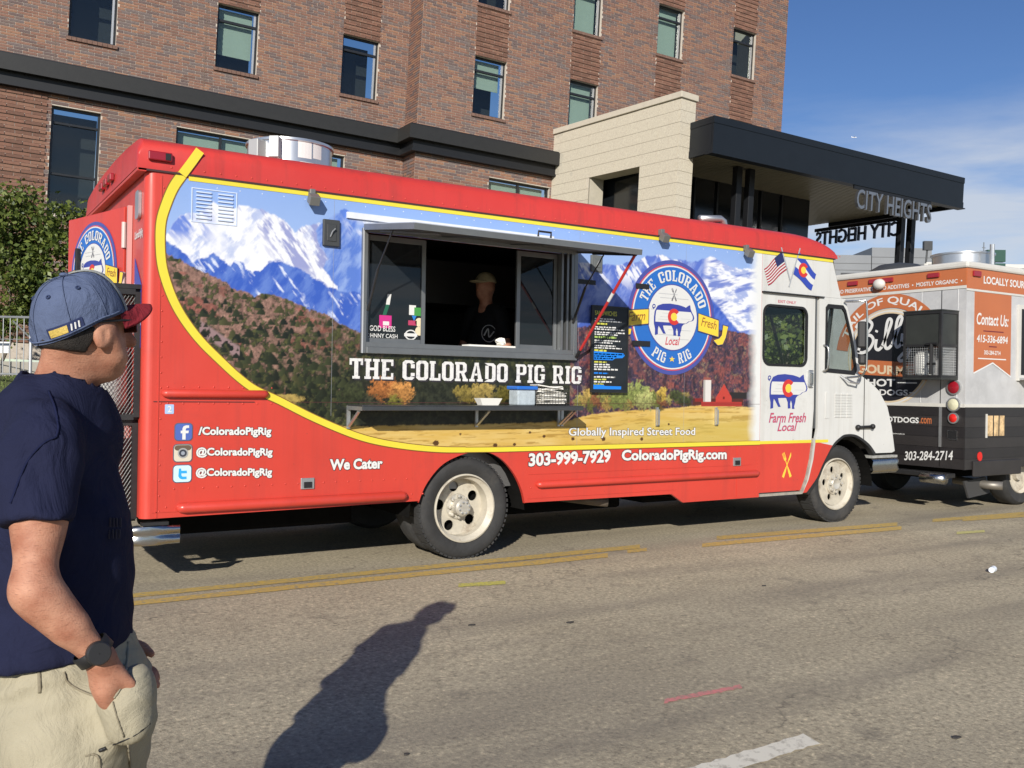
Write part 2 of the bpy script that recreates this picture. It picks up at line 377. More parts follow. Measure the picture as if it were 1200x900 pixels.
def ell(c, rx, ry, n=48): return [(c[0]+rx*math.cos(2*math.pi*k/n), c[1]+ry*math.sin(2*math.pi*k/n)) for k in range(n)]
def rrect(x0, x1, y0, y1, r, n=5):
    return arc((x1-r, y0+r), r, -90, 0, n)+arc((x1-r, y1-r), r, 0, 90, n)+arc((x0+r, y1-r), r, 90, 180, n)+arc((x0+r, y0+r), r, 180, 270, n)
def clip(poly, y0, y1):
    def half(p, lim, up):
        o = []
        for k in range(len(p)):
            a, b = p[k-1], p[k]; ia, ib = ((a[1] >= lim) == up), ((b[1] >= lim) == up)
            if ia != ib: t = (lim-a[1])/(b[1]-a[1]); o.append((a[0]+t*(b[0]-a[0]), lim))
            if ib: o.append(b)
        return o
    return half(half(poly, y0, True), y1, False)
def ribbon(path, w0, F, w, m, name, parent, w1=None, local=False):
    """flat stripe of width w0 along a polyline on plane F"""
    n = len(path); q = MB(F); A = []; B = []
    for k in range(n):
        d = Vector(path[min(k+1, n-1)])-Vector(path[max(k-1, 0)]); d.normalize(); nn = Vector((-d.y, d.x)); hw = (w0 if w1 is None else w0+(w1-w0)*k/(n-1))/2
        p = Vector(path[k]); A.append(q.pt((*(p+nn*hw), w))); B.append(q.pt((*(p-nn*hw), w)))
    for k in range(n-1): q.f.append([B[k], B[k+1], A[k+1], A[k]])
    return q.build(name, m, parent, local=local)
def spline(pts, n=8):
    P = [Vector(p) for p in pts]; out = []
    for k in range(len(P)-1):
        p0, p1, p2, p3 = P[max(k-1, 0)], P[k], P[k+1], P[min(k+2, len(P)-1)]
        for j in range(n):
            t = j/n; out.append(tuple(.5*((2*p1)+(p2-p0)*t+(2*p0-5*p1+4*p2-p3)*t*t+(3*p1-p0-3*p2+p3)*t**3)))
    out.append(tuple(P[-1])); return out
# ================================================================== GROUND
def gz(y): return 0 if y > -.4 else max(.02*(y+.4), -.16)
def asphalt():
    m = bpy.data.materials.new('asphalt'); m.use_nodes = True; t = m.node_tree; b = t.nodes['Principled BSDF']; Nn = t.nodes.new; Lk = t.links.new
    co = Nn('ShaderNodeTexCoord'); O_ = co.outputs['Object']
    def noise(s, d=6, r=.6):
        n = Nn('ShaderNodeTexNoise'); n.inputs['Scale'].default_value = s; n.inputs['Detail'].default_value = d; n.inputs['Roughness'].default_value = r; Lk(O_, n.inputs[0]); return n.outputs[0]
    def ramp(src, st):
        r = Nn('ShaderNodeValToRGB'); e = r.color_ramp.elements
        while len(e) < len(st): e.new(.5)
        for k, (p, c) in enumerate(st): e[k].position = p; e[k].color = (*c, 1)
        Lk(src, r.inputs[0]); return r.outputs[0]
    def mix(f, a, bb, bt='MIX'):
        x = Nn('ShaderNodeMix'); x.data_type = 'RGBA'; x.blend_type = bt
        if isinstance(f, (int, float)): x.inputs['Factor'].default_value = f
        else: Lk(f, x.inputs['Factor'])
        Lk(a, x.inputs['A'])
        if isinstance(bb, tuple): x.inputs['B'].default_value = (*bb, 1)
        else: Lk(bb, x.inputs['B'])
        return x.outputs['Result']
    base = ramp(noise(.55, 8, .62), [(.33, (.395, .34, .240)), (.55, (.462, .40, .284)), (.72, (.52, .45, .322))])
    grain = ramp(noise(40, 4, .8), [(.30, (.42, .41, .40)), (.47, (.92, .92, .92)), (.57, (1.08, 1.075, 1.06)), (.70, (1.75, 1.7, 1.6))])
    c = mix(1, base, grain, 'MULTIPLY')
    vo = Nn('ShaderNodeTexVoronoi'); vo.inputs['Scale'].default_value = 30; Lk(O_, vo.inputs[0])
    peb = ramp(vo.outputs['Distance'], [(.0, (1.38, 1.35, 1.3)), (.2, (1.04, 1.04, 1.04)), (.55, (.94, .94, .94))])
    c = mix(.75, c, mix(1, c, peb, 'MULTIPLY'))
    # tyre polish and oil stains in long streaks along the street
    mp_ = Nn('ShaderNodeMapping'); mp_.inputs['Scale'].default_value = (.18, 1.5, 1); Lk(O_, mp_.inputs[0])
    st = Nn('ShaderNodeTexNoise'); st.inputs['Scale'].default_value = 1.3; st.inputs['Detail'].default_value = 6; Lk(mp_.outputs[0], st.inputs[0])
    c = mix(ramp(st.outputs[0], [(.46, (0, 0, 0)), (.70, (.55, .55, .55))]), c, (.20, .175, .14))
    c = mix(ramp(noise(2.1, 7, .7), [(.60, (0, 0, 0)), (.70, (.55, .55, .55))]), c, (.17, .15, .12))
    # cracks
    v2 = Nn('ShaderNodeTexVoronoi'); v2.feature = 'DISTANCE_TO_EDGE'; v2.inputs['Scale'].default_value = .42
    dn = Nn('ShaderNodeVectorMath'); dn.operation = 'ADD'; nn = Nn('ShaderNodeTexNoise'); nn.inputs['Scale'].default_value = 3; nn.inputs['Detail'].default_value = 6; Lk(O_, nn.inputs[0]); Lk(O_, dn.inputs[0]); Lk(nn.outputs['Color'], dn.inputs[1]); Lk(dn.outputs[0], v2.inputs[0])
    ck = ramp(v2.outputs['Distance'], [(.0, (.5, .5, .5)), (.007, (0, 0, 0))])
    c = mix(mix(1, ck, ramp(noise(.8), [(.42, (0, 0, 0)), (.52, (1, 1, 1))]), 'MULTIPLY'), c, (.08, .07, .06))
    Lk(c, b.inputs['Base Color']); b.inputs['Roughness'].default_value = .93; b.inputs['Specular IOR Level'].default_value = .25
    bp = Nn('ShaderNodeBump'); bp.inputs['Strength'].default_value = .55; bp.inputs['Distance'].default_value = .008; Lk(noise(75, 4, .7), bp.inputs['Height']); Lk(bp.outputs[0], b.inputs['Normal'])
    return m
ASPH = asphalt()
q = MB()
for (x0, x1, y0, y1) in ((-700, 700, -700, 700),): q.face([(x0, y0, -.19), (x1, y0, -.19), (x1, y1, -.19), (x0, y1, -.19)])
tag(q.build('ground', mat('dry_ground', (.20, .18, .13), .95, var=.25, vscale=.3)), kind='structure')
q = MB(); ys = [-13, -10, -8.4, -6, -4, -2, -.4, 1.5, 3.5, 5.4]
for a, b in zip(ys, ys[1:]):
    for x0 in range(-60, 120, 20): q.face([(x0, a, gz(a)), (x0+20, a, gz(a)), (x0+20, b, gz(b)), (x0, b, gz(b))])
tag(q.build('road', ASPH), kind='structure')
q = MB(); q.box(14, 120, 8.0, 60, -.1, .12); tag(q.build('forecourt', mat('forecourt_concrete', (.38, .36, .31), .9, var=.12, vscale=.8)), kind='structure')
CONC = mat('concrete', (.42, .39, .33), .9, var=.15, vscale=5, bump=.3, bscale=60, dirt=(.2, .18, .15))
q = MB(); q.box(-60, 120, 5.4, 5.56, -.05, .14); tag(q.build('kerb', CONC, bev=.02), kind='structure')
q = MB()
sw = q
for k in range(-60, 120, 3): sw.box(k+.006, k+2.994, 5.565, 8.0, -.05, .13)
tag(sw.build('pavement', CONC, bev=.008, seg=1), kind='structure')
# lawn bank up to the building
q = MB(); xs = list(range(-40, 14, 2)); prof = [(8.0, .1), (8.8, .4), (10, .95), (11.5, 1.35), (13.5, 1.52), (16, 1.58), (24, 1.6)]
def lawn_z(y):
    for (a, za), (b, zb) in zip(prof, prof[1:]):
        if y <= b: return za+(zb-za)*(y-a)/(b-a)
    return prof[-1][1]
for (a, za), (b, zb) in zip(prof, prof[1:]):
    for x in xs: q.face([(x, a, za), (x+2, a, za), (x+2, b, zb), (x, b, zb)])
tag(q.build('lawn_bank', mat('turf', (.10, .12, .035), .95, var=.4, vscale=9, bump=.5, bscale=120), smooth=True), kind='structure')
q = MB()   # blades on the part of the bank in view
rg = np.random.default_rng(5)
for k in range(9000):
    x, y = rg.uniform(-6, 1), rg.uniform(8.2, 14.5); z = lawn_z(y); h = rg.uniform(.03, .09); a = rg.uniform(0, 6.28); dx, dy = .01*math.cos(a), .01*math.sin(a); lx, ly = rg.normal(0, .02, 2)
    q.face([(x-dx, y-dy, z), (x+dx, y+dy, z), (x+lx, y+ly, z+h)])
tag(q.build('lawn_grass', mat('grass_blade', (.13, .17, .04), .8, var=.3), weld=False), 'short green grass on the bank beside the brick building', 'grass', kind='stuff')
# garden wall strip behind the barricade
q = MB(); q.box(-9, 2, 12.3, 12.6, 1.3, 1.68); tag(q.build('garden_kerb', CONC, bev=.015), 'low pale concrete kerb wall at the foot of the hedge', 'kerb wall')
# ---------------------------------------------------------------- road markings
def worn(name, col, wear=.5, scale=26):
    m = bpy.data.materials.new(name); m.use_nodes = True; t = m.node_tree; b = t.nodes['Principled BSDF']
    co = t.nodes.new('ShaderNodeTexCoord'); n = t.nodes.new('ShaderNodeTexNoise'); n.inputs['Scale'].default_value = scale; n.inputs['Detail'].default_value = 8; n.inputs['Roughness'].default_value = .75; t.links.new(co.outputs['Object'], n.inputs[0])
    r = t.nodes.new('ShaderNodeValToRGB'); r.color_ramp.elements[0].position = wear-.07; r.color_ramp.elements[0].color = (*[x*.9 for x in lin(col)], 1); r.color_ramp.elements[1].position = wear+.13; r.color_ramp.elements[1].color = (.27, .235, .18, 1)
    t.links.new(n.outputs[0], r.inputs[0]); t.links.new(r.outputs[0], b.inputs['Base Color']); b.inputs['Roughness'].default_value = .85
    return m
def strip(name, pts2, m, label, w=None):
    """pts2: two edges (near list, far list) on the road"""
    A, B = pts2; q = MB(); n = 24; r_ = random.Random(len(label))
    def at(Pl, t): return (Pl[0][0]+(Pl[1][0]-Pl[0][0])*t, Pl[0][1]+(Pl[1][1]-Pl[0][1])*t)
    P = [(at(A, k/n), at(B, k/n)) for k in range(n+1)]
    P = [((a[0], a[1]+r_.gauss(0, .004)), (b[0], b[1]+r_.gauss(0, .004))) for a, b in P]
    for (a, b), (c, d) in zip(P, P[1:]): q.face([(*a, gz(a[1])+.004), (*c, gz(c[1])+.004), (*d, gz(d[1])+.004), (*b, gz(b[1])+.004)])
    return tag(q.build(name, m), label, 'road marking', 'painted marks on the road')
YEL = worn('yellow_paint', (.62, .42, .10), .535)
strip('centre_line', ([(-2.803,-0.159),(1.579,-0.242)], [(-2.786,-0.036),(1.707,-0.089)]), YEL, 'upper long yellow centre line passing just below the rear wheel')
strip('centre_line', ([(-2.832,-0.379),(1.067,-0.443)], [(-2.816,-0.253),(1.186,-0.292)]), YEL, 'lower long yellow centre line, nearest the shadow of a head')
strip('centre_line', ([(1.334,-0.368),(1.550,-0.366)], [(1.425,-0.256),(1.647,-0.252)]), YEL, 'short broken yellow scrap at the end of the long centre lines')
strip('centre_line', ([(2.515,-0.216),(4.885,-0.423)], [(2.676,-0.053),(5.105,-0.267)]), YEL, 'upper yellow centre line in front of the front wheel')
strip('centre_line', ([(2.119,-0.440),(4.708,-0.596)], [(2.259,-0.294),(4.904,-0.459)]), YEL, 'lower yellow centre line in front of the front wheel')
strip('centre_line', ([(5.491,-0.418),(7.546,-0.563)], [(5.705,-0.277),(7.774,-0.443)]), YEL, 'upper yellow line beside the dark food truck at the right edge')
strip('centre_line', ([(5.874,-0.519),(7.378,-0.700)], [(6.084,-0.388),(7.598,-0.585)]), YEL, 'lower yellow line beside the dark food truck at the right edge')
strip('spray_mark', ([(-0.533,-0.824),(-0.187,-0.891)], [(-0.479,-0.737),(-0.137,-0.799)]), worn('yellow_spray', (.62, .58, .10), .53, 45), 'short bright yellow spray dash below the rear wheel')
strip('spray_mark', ([(4.988,-1.009),(5.395,-1.055)], [(5.136,-0.916),(5.526,-0.977)]), worn('yellow_spray2', (.6, .55, .2), .57, 60), 'short pale yellow spray dash near the right edge')
strip('spray_mark', ([(-0.788,-3.219),(-0.304,-3.243)], [(-0.747,-3.179),(-0.275,-3.203)]), worn('pink_spray', (.72, .24, .23), .525, 45), 'short pink spray dash on the road near the white line')
strip('lane_line', ([(-1.391,-3.915),(-0.524,-3.881)], [(-1.455,-3.801),(-0.501,-3.781)]), worn('white_paint', (.82, .77, .64), .58, 16), 'broad worn white lane line at the bottom edge')
# flattened plastic cup
q = MB(); c0 = [(3.543,-2.225)][0]; q.lathe([(.001, -.036), (.022, -.036), (.026, .036), (.024, .036), (.02, -.033)], (c0[0], c0[1], gz(c0[1])+.025), (1, .35, 0), 14)
tag(q.build('plastic_cup', mat('clear_plastic', (.75, .8, .85), .15), auto=40), 'small crushed clear plastic cup lying on the road', 'cup')
# loose debris
r_ = random.Random(3)
for k, (u, v) in enumerate([(1.470,-1.744),(0.053,-4.122),(-0.922,-1.693),(-0.367,-1.909),(-2.061,-3.170)]):
    q = MB(); n = 7
    a0 = r_.uniform(0, 6); L_ = r_.uniform(.016, .032)
    pts = [(u+L_*math.cos(a0+i*6.28/n)*r_.uniform(.5, 1), v+.6*L_*math.sin(a0+i*6.28/n)*r_.uniform(.5, 1)) for i in range(n)]
    q.slab([pts], gz(v)+.001, gz(v)+.007)
    tag(q.build('road_debris', mat('tar_chip', (.05, .045, .04), .9)), 'small dark chip lying on the open asphalt', 'debris', 'dark chips on the road')
# ================================================================== BRICK BUILDING
bo, b1, b2, b3 = [Vector(v) for v in ((-2.78575,17.06795,0.62300), (0.99881,-0.03845,-0.02996), (0.03925,0.99888,0.02646), (0.02891,-0.02761,0.99920))]
BM = Matrix(((b1.x, b2.x, b3.x, bo.x), (b1.y, b2.y, b3.y, bo.y), (b1.z, b2.z, b3.z, bo.z), (0, 0, 0, 1)))
bld = empty('brick_building', mw=BM)
tag(bld, 'tall brown brick apartment building behind the red food truck', 'building')
def brick_mat(name, cols):
    m = bpy.data.materials.new(name); m.use_nodes = True; t = m.node_tree; b = t.nodes['Principled BSDF']
    g = t.nodes.new('ShaderNodeNewGeometry'); r = t.nodes.new('ShaderNodeValToRGB'); r.color_ramp.interpolation = 'CONSTANT'
    e = r.color_ramp.elements
    while len(e) < len(cols): e.new(.5)
    for k, c in enumerate(cols): e[k].position = k/len(cols); e[k].color = (*c, 1)
    co = t.nodes.new('ShaderNodeTexCoord'); n = t.nodes.new('ShaderNodeTexNoise'); n.inputs['Scale'].default_value = .55; n.inputs['Detail'].default_value = 4; t.links.new(co.outputs['Object'], n.inputs[0])
    # patches of like colour, as bricks come off the pallets
    a = t.nodes.new('ShaderNodeMath'); a.operation = 'MULTIPLY_ADD'; a.inputs[1].default_value = .85; t.links.new(g.outputs['Random Per Island'], a.inputs[0])
    s_ = t.nodes.new('ShaderNodeMath'); s_.operation = 'MULTIPLY_ADD'; s_.inputs[1].default_value = .5; s_.inputs[2].default_value = -.18; t.links.new(n.outputs[0], s_.inputs[0]); t.links.new(s_.outputs[0], a.inputs[2])
    t.links.new(a.outputs[0], r.inputs[0])
    n2 = t.nodes.new('ShaderNodeTexNoise'); n2.inputs['Scale'].default_value = 30; n2.inputs['Detail'].default_value = 4; t.links.new(co.outputs['Object'], n2.inputs[0])
    x = t.nodes.new('ShaderNodeMix'); x.data_type = 'RGBA'; x.blend_type = 'OVERLAY'; x.inputs['Factor'].default_value = .35; t.links.new(r.outputs[0], x.inputs['A']); t.links.new(n2.outputs[0], x.inputs['B'])
    t.links.new(x.outputs['Result'], b.inputs['Base Color']); b.inputs['Roughness'].default_value = .88
    return m
BRK = brick_mat('brick_mixed', [(.15, .082, .062), (.215, .110, .078), (.155, .108, .094), (.24, .126, .086), (.13, .09, .083), (.265, .14, .088), (.195, .106, .08), (.15, .115, .108), (.225, .12, .086), (.175, .096, .072)])
BRKR = brick_mat('brick_russet', [(.165, .085, .058), (.20, .10, .068), (.145, .075, .052), (.215, .115, .078)])
MORT = mat('mortar', (.52, .46, .39), .95, var=.12, vscale=20)
def bricks(q, F, u0, u1, v0, v1, holes, ch, ln, j=.014, d=.012, rib=None, zone=None):
    """clay bricks proud of the wall, clipped at openings; F maps (u, v, out)"""
    n = 0; v = v0
    while v < v1-.01:
        top = min(v+ch-j, v1); off = (n % 2)*ln/2+((n*37) % 5)*.012
        out = d+(rib if (rib and n % 2 == 0) else 0)
        spans = [(u0, u1)]
        for (a, b, c, e) in holes:
            if c < top-.005 and e > v+.005:
                ns = []
                for (s0, s1) in spans:
                    if b <= s0 or a >= s1: ns.append((s0, s1)); continue
                    if a > s0: ns.append((s0, a))
                    if b < s1: ns.append((b, s1))
                spans = ns
        for (s0, s1) in spans:
            k = math.floor((s0-off)/ln); 
            while off+k*ln < s1:
                x0, x1 = max(s0, off+k*ln), min(s1, off+(k+1)*ln-j); k += 1
                if x1-x0 < .03: continue
                i = len(q.v)
                for (x, y, w) in ((x0, v, 0), (x1, v, 0), (x1, top, 0), (x0, top, 0), (x0, v, out), (x1, v, out), (x1, top, out), (x0, top, out)): q.pt((x, y, w))
                for f in ((4, 5, 6, 7), (0, 1, 5, 4), (1, 2, 6, 5), (2, 3, 7, 6), (3, 0, 4, 7)): q.f.append([i+t for t in f])
        v += ch; n += 1
QL = .85        # the left wing stands this far back
PJ = 10.15      # corner between the wings
FR = frame((0, 0, 0), (1, 0, 0), (0, 0, 1), (0, -1, 0))      # right wing, q = 0
FL = frame((0, QL, 0), (1, 0, 0), (0, 0, 1), (0, -1, 0))
FJ = frame((PJ, 0, 0), (0, -1, 0), (0, 0, 1), (-1, 0, 0))    # return, u = -q
TOP = 17.2
WH = 1.62
# openings: (p0, p1, z0, z1, kind)
lw, rw = [], []
for p in (1.56, 4.92, 8.22): lw += [(p, p+1.04, 8.82, 8.82+1.62, 'u'), (p, p+1.04, 11.87, 13.48, 'u'), (p, p+1.04, 14.9, 16.5, 'u')]
lw += [(1.30, 2.36, 4.65, 7.16, 'tall'), (4.08, 8.45, 5.3, 7.16, 'wide')]
for p in (11.80, 15.0, 18.17, 21.32): rw += [(p, p+1.02, 8.78, 10.42, 'u'), (p, p+1.02, 11.88, 13.46, 'u'), (p, p+1.02, 14.9, 16.5, 'u')]
rw += [(12.45, 14.5, 5.4, 7.08, 'wide')]
def wall(name, F, u0, u1, v0, v1, holes, th=.3):
    q = MB(F); q.slab([[(u0, v0), (u1, v0), (u1, v1), (u0, v1)]]+[[(a, c), (b, c), (b, e), (a, e)] for a, b, c, e, *_ in holes if c > v0], -th, 0)
    return q.build(name, MORT, bld, local=True)
def spand(ws):   # ribbed russet brick between stacked windows
    out = []
    for a, b, c, e, k in ws:
        if k == 'u': out.append((a, b, e, e+1.42 if e < 16 else TOP))
    return out
wl = wall('wall', FL, -4, PJ, 1.2, TOP, lw); wr = wall('wall', FR, PJ, 23.74, 1.2, TOP, rw)
q = MB(FJ); q.slab([[(-QL+.002, 1.2), (-.302, 1.2), (-.302, TOP), (-QL+.002, TOP)]], -.3, 0); wj = q.build('wall', MORT, bld, local=True)
q = MB(frame((23.74, 0, 0), (0, 1, 0), (0, 0, 1), (1, 0, 0))); q.slab([[(.302, 1.2), (14, 1.2), (14, TOP), (.302, TOP)]], -.3, 0); we = q.build('wall', MORT, bld, local=True)
def brickset(wallo, F, u0, u1, v0, v1, holes, ch, ln, m, **k):
    q = MB(F); bricks(q, F, u0, u1, v0, v1, holes, ch, ln, **k)
    me = bpy.data.meshes.new('brick_courses'); me.from_pydata(q.v, [], q.f); o = link('brick_courses', me, m, wallo, True); o['kind'] = 'stuff'; return o
hl = [h[:4] for h in lw]; hr = [h[:4] for h in rw]
LO = 7.95      # cornice level parts big brick below from long brick above
brickset(wl, FL, -4, PJ, LO, TOP, hl+spand(lw), .0677, .305, BRK)
brickset(wr, FR, PJ, 23.74, LO, TOP, hr+spand(rw), .0677, .305, BRK)
brickset(wj, FJ, -QL+.01, -.005, LO, TOP, [], .0677, .305, BRK)
brickset(we, frame((23.74, 0, 0), (0, 1, 0), (0, 0, 1), (1, 0, 0)), 0, 14, LO, TOP, [], .0677, .305, BRK)
brickset(wl, FL, 1.20, PJ, 1.6, LO-.1, hl, .081, .36, BRK)
brickset(wl, FL, -4, 1.20, 1.6, LO-.35, hl, .081, .36, BRKR, rib=.03)
brickset(wl, FL, -4, 1.20, LO-.34, LO-.1, hl, .081, .36, BRK)
brickset(wr, FR, PJ, 23.74, 1.6, LO-.1, hr, .081, .36, BRK)
brickset(wj, FJ, -QL+.01, -.005, 1.6, LO-.1, [], .081, .36, BRK)
for F, ws, w in ((FL, lw, wl), (FR, rw, wr)):
    q = MB(F)
    for s in spand(ws): bricks(q, F, s[0], s[1], s[2], s[3], [], .0677, .305, rib=.022)
    me = bpy.data.meshes.new('brick_courses'); me.from_pydata(q.v, [], q.f); o = link('brick_courses', me, BRKR, w, True); o['kind'] = 'stuff'
# control joints: dark vertical grooves left of the window bays
DARK = mat('dark_metal', (.008, .009, .011), .5, var=.1); DKB = mat('bronze_metal', (.021, .021, .020), .5, var=.12)
# cornice: three stepped members following the corner
def cornice(z0, z1, d, name, m=DKB):
    q = MB(); 
    pts = [(-4, QL), (PJ, QL), (PJ, 0), (15.0, 0)]
    out = [(-4, QL-d), (PJ-d, QL-d), (PJ-d, -d), (15.0, -d)]
    for a, b, c, e in zip(pts, pts[1:], out, out[1:]):
        q.face([(*c, z0), (*e, z0), (*e, z1), (*c, z1)]); q.face([(*a, z1), (*c, z1), (*e, z1), (*b, z1)]); q.face([(*a, z0), (*b, z0), (*e, z0), (*c, z0)])
    q.face([(*pts[-1], z0), (*pts[-1], z1), (*out[-1], z1), (*out[-1], z0)])
    return q.build(name, m, bld, local=True)
cornice(7.70, 8.06, .34, 'cornice'); cornice(8.062, 8.10, .30, 'cornice_cap', DARK); cornice(7.46, 7.698, .16, 'cornice_frieze', DARK); cornice(7.40, 7.458, .20, 'cornice_moulding', DARK)
# windows
WG = mat('window_glass', (.012, .018, .026), .04, spec=.9); BLIND = mat('roller_blind', (.36, .42, .36), .7, var=.04, vscale=2); FRM = mat('window_frame', (.018, .019, .021), .35); ALU = mat('aluminium', (.55, .55, .54), .35, .6, var=.06)
SOL = mat('sill_brick', (.17, .10, .075), .9, var=.3, vscale=14, bump=.3)
def window(F, a, b, c, e, blind, wallo, kind):
    q = MB(F); t = .055; dpt = -.17
    q.box(a, a+t, c, e, dpt, dpt+.07).box(b-t, b, c, e, dpt, dpt+.07).box(a+t, b-t, c, c+t, dpt, dpt+.07).box(a+t, b-t, e-t, e, dpt, dpt+.07)
    f = q.build('window', FRM, bld, local=True)
    def pane(x0, x1, y0, y1):
        MB(F).box(x0, x1, y0, y1, dpt+.02, dpt+.028).build('pane', WGT, f, local=True)
    if kind == 'u':
        zt = e-.42; MB(F).box(a+t, b-t, zt, zt+.06, dpt, dpt+.08).build('transom', FRM, f, local=True)
        pane(a+t, b-t, c+t, zt); pane(a+t, b-t, zt+.06, e-t)
        MB(F).box(b-t-.05, b-t-.002, c+t+.002, e-t-.002, dpt+.03, dpt+.05).build('window_jamb', ALU, f, local=True)
        q = MB(F)
        for k in range(10): q.box(a-.04+k*(b-a+.08)/10+.004, a-.04+(k+1)*(b-a+.08)/10-.004, c-.085, c-.004, .014, .06)
        o = q.build('brick_sill', SOL, bld, local=True)
    elif kind == 'tall':
        for zt in (c+.92, e-.40): MB(F).box(a+t, b-t, zt, zt+.05, dpt, dpt+.08).build('transom', FRM, f, local=True)
        pane(a+t, b-t, c+t, c+.92); pane(a+t, b-t, c+.97, e-.40); pane(a+t, b-t, e-.35, e-t)
    else:
        n = 4 if b-a > 3 else 2
        for k in range(1, n): MB(F).box(a+(b-a)*k/n-.03, a+(b-a)*k/n+.03, c+t, e-t, dpt, dpt+.08).build('mullion', FRM, f, local=True)
        for k in range(n): pane(a+(b-a)*k/n+.03, a+(b-a)*(k+1)/n-.03, c+t, e-t)
    if blind: MB(F).box(a+t+.02, b-t-.06, e-t-blind, e-t, dpt-.10, dpt-.09).build('roller_blind', BLIND, f, local=True)
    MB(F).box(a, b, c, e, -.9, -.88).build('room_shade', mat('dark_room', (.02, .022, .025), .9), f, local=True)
WGT = glass('window_pane', (.90, .95, .94), .06)
bl = {(4.92, 8.82): 1.15, (11.80, 8.78): .78, (15.0, 8.78): 1.52, (15.0, 11.88): 1.5, (18.17, 11.88): 1.5, (1.56, 8.82): .0, (11.80, 11.88): 0, (18.17, 8.78): 1.4}
for F, ws, w in ((FL, lw, wl), (FR, rw, wr)):
    for a, b, c, e, k in ws: window(F, a, b, c, e, bl.get((a, c), .9 if (c > 13 or k == 'wide') else 0), w, k)
MB().box(-4, 23.74, .3, 14, TOP-.2, TOP+.0).build('roof', DARK, bld, local=True)
q = MB(); q.box(-4.05, PJ-.02, QL-.06, QL+.3, TOP+.002, TOP+.2).box(PJ-.019, 23.8, -.06, .3, TOP+.002, TOP+.2); q.build('parapet_cap', DARK, bld, local=True)
for u in (11.55, 14.75, 17.95, 21.1):
    MB(FR).box(u, u+.012, 8.2, TOP, .0, .0135).build('control_joint', mat('sealant', (.16, .12, .09), .8), wr, local=True)
for u in (1.3, 4.66, 7.96):
    MB(FL).box(u, u+.012, 8.2, TOP, .0, .0135).build('control_joint', MATS['sealant'], wl, local=True)
# ---------------------------------------------------------------- stone portal
portal = empty('stone_portal', mw=BM @ Matrix.Translation((15.0, -5, 0)))
tag(portal, 'pale limestone block wall with a square opening beside the dark canopy', 'wall')
LST = brick_mat('limestone', [(.50, .45, .36), (.53, .48, .38), (.47, .43, .345), (.52, .465, .365), (.545, .49, .395)])
PA, PB = Vector((14.55, 0, 0)), Vector((15.05, -5.16, 0)); pd = (PB-PA); PL = pd.length; pd.normalize(); pn = Vector((pd.y, -pd.x, 0))
if pn.x > 0: pn = -pn
FW = BM @ frame(PA, pd, (0, 0, 1), pn)                # long face seen from the left
PT = .53
pf = pn*-1
FE = BM @ frame(PB, pf, (0, 0, 1), pd)               # short end face
HT = 8.66
ho = (1.72, 3.78, 3.2, 7.18)
MB(FW).slab([[(0, 1.5), (PL-.012, 1.5), (PL-.012, HT), (0, HT)], [(ho[0], ho[2]), (ho[1], ho[2]), (ho[1], ho[3]), (ho[0], ho[3])]], -PT+.01, -.012).build('core', mat('stone_joint', (.26, .235, .19), .95), portal)
HB = .305
def blockrow(F, u0, u1, hole=None, dd=0):
    n = 0; z = 4.4
    while z < HT-.02:
        z1 = min(z+HB, HT); off = (.4 if n % 2 else 0)+dd
        sp = [(u0, u1)]
        if hole and z1 > hole[2] and z < hole[3]-.05: sp = [(u0, hole[0]), (hole[1], u1)]
        for s0, s1 in sp:
            k = math.floor((s0-off)/.8)
            while off+k*.8 < s1:
                a, b = max(s0, off+k*.8), min(s1, off+(k+1)*.8); k += 1
                if b-a < .06: continue
                MB(F).slab([[(a+.004, z+.004), (b-.004, z+.004), (b-.004, z1-.004), (a+.004, z1-.004)]], -.05, random.uniform(-.002, .003)).build('stone_block', LST, portal)
        z = z1; n += 1
blockrow(FW, 0, PL-.052, ho); blockrow(FE, 0, PT, None, .13)
MB(FW).box(-.0, PL+.05, HT+.002, HT+.16, -PT-.04, .05).build('coping', mat('coping_stone', (.52, .47, .38), .85, var=.08, vscale=6), portal, bev=.015)
for (a, b, c, e) in ((ho[0]-.001, ho[0]+.02, ho[2], ho[3]), (ho[1]-.02, ho[1]+.001, ho[2], ho[3]), (ho[0]+.02, ho[1]-.02, ho[3]-.02, ho[3]+.001)):
    MB(FW).box(a, b, c, e, -PT, -.055).build('opening_lining', mat('lining_stone', (.48, .44, .35), .9, var=.08), portal)
# ---------------------------------------------------------------- canopy
cano = empty('entrance_canopy', mw=BM @ Matrix.Translation((20, -5, 0)))
tag(cano, 'flat black metal entrance canopy with silver sign letters', 'canopy')
CB = mat('canopy_metal', (.008, .011, .015), .42, var=.1, vscale=3, spec=.4)
def cb(name, m, *b, **k): return MB(BM).box(*b).build(name, m, cano, **k)
C0, C1, QF, QB = 15.42, 25.27, -6.0, -1.0
PX0 = 15.45
Z0, Z1 = 7.20, 8.10
cb('fascia_panel', CB, C0, C1, QF, QF+.06, Z0+.17, Z1-.17); cb('fascia_trim', CB, C0-.01, C1+.01, QF-.015, QF+.07, Z1-.168, Z1); cb('fascia_trim', CB, C0-.01, C1+.01, QF-.012, QF+.07, Z0, Z0+.168)
cb('end_fascia_panel', CB, C0, C0+.06, QF+.072, QF+1.0, Z0+.17, Z1-.17); cb('end_fascia_trim', CB, C0-.012, C0+.07, QF+.072, QF+1.0, Z1-.168, Z1-.002); cb('end_fascia_trim', CB, C0-.012, C0+.07, QF+.072, QF+1.0, Z0+.002, Z0+.168)
cb('end_fascia_panel', CB, C1-.06, C1, QF+.072, QB, Z0+.002, Z1-.002)
cb('drip_edge', CB, C0-.05, C1+.05, QF-.05, QF+.2, Z0-.03, Z0-.003)
cb('roof_deck', DARK, C0+.08, C1-.07, QF+.08, 0, Z1-.06, Z1-.01)
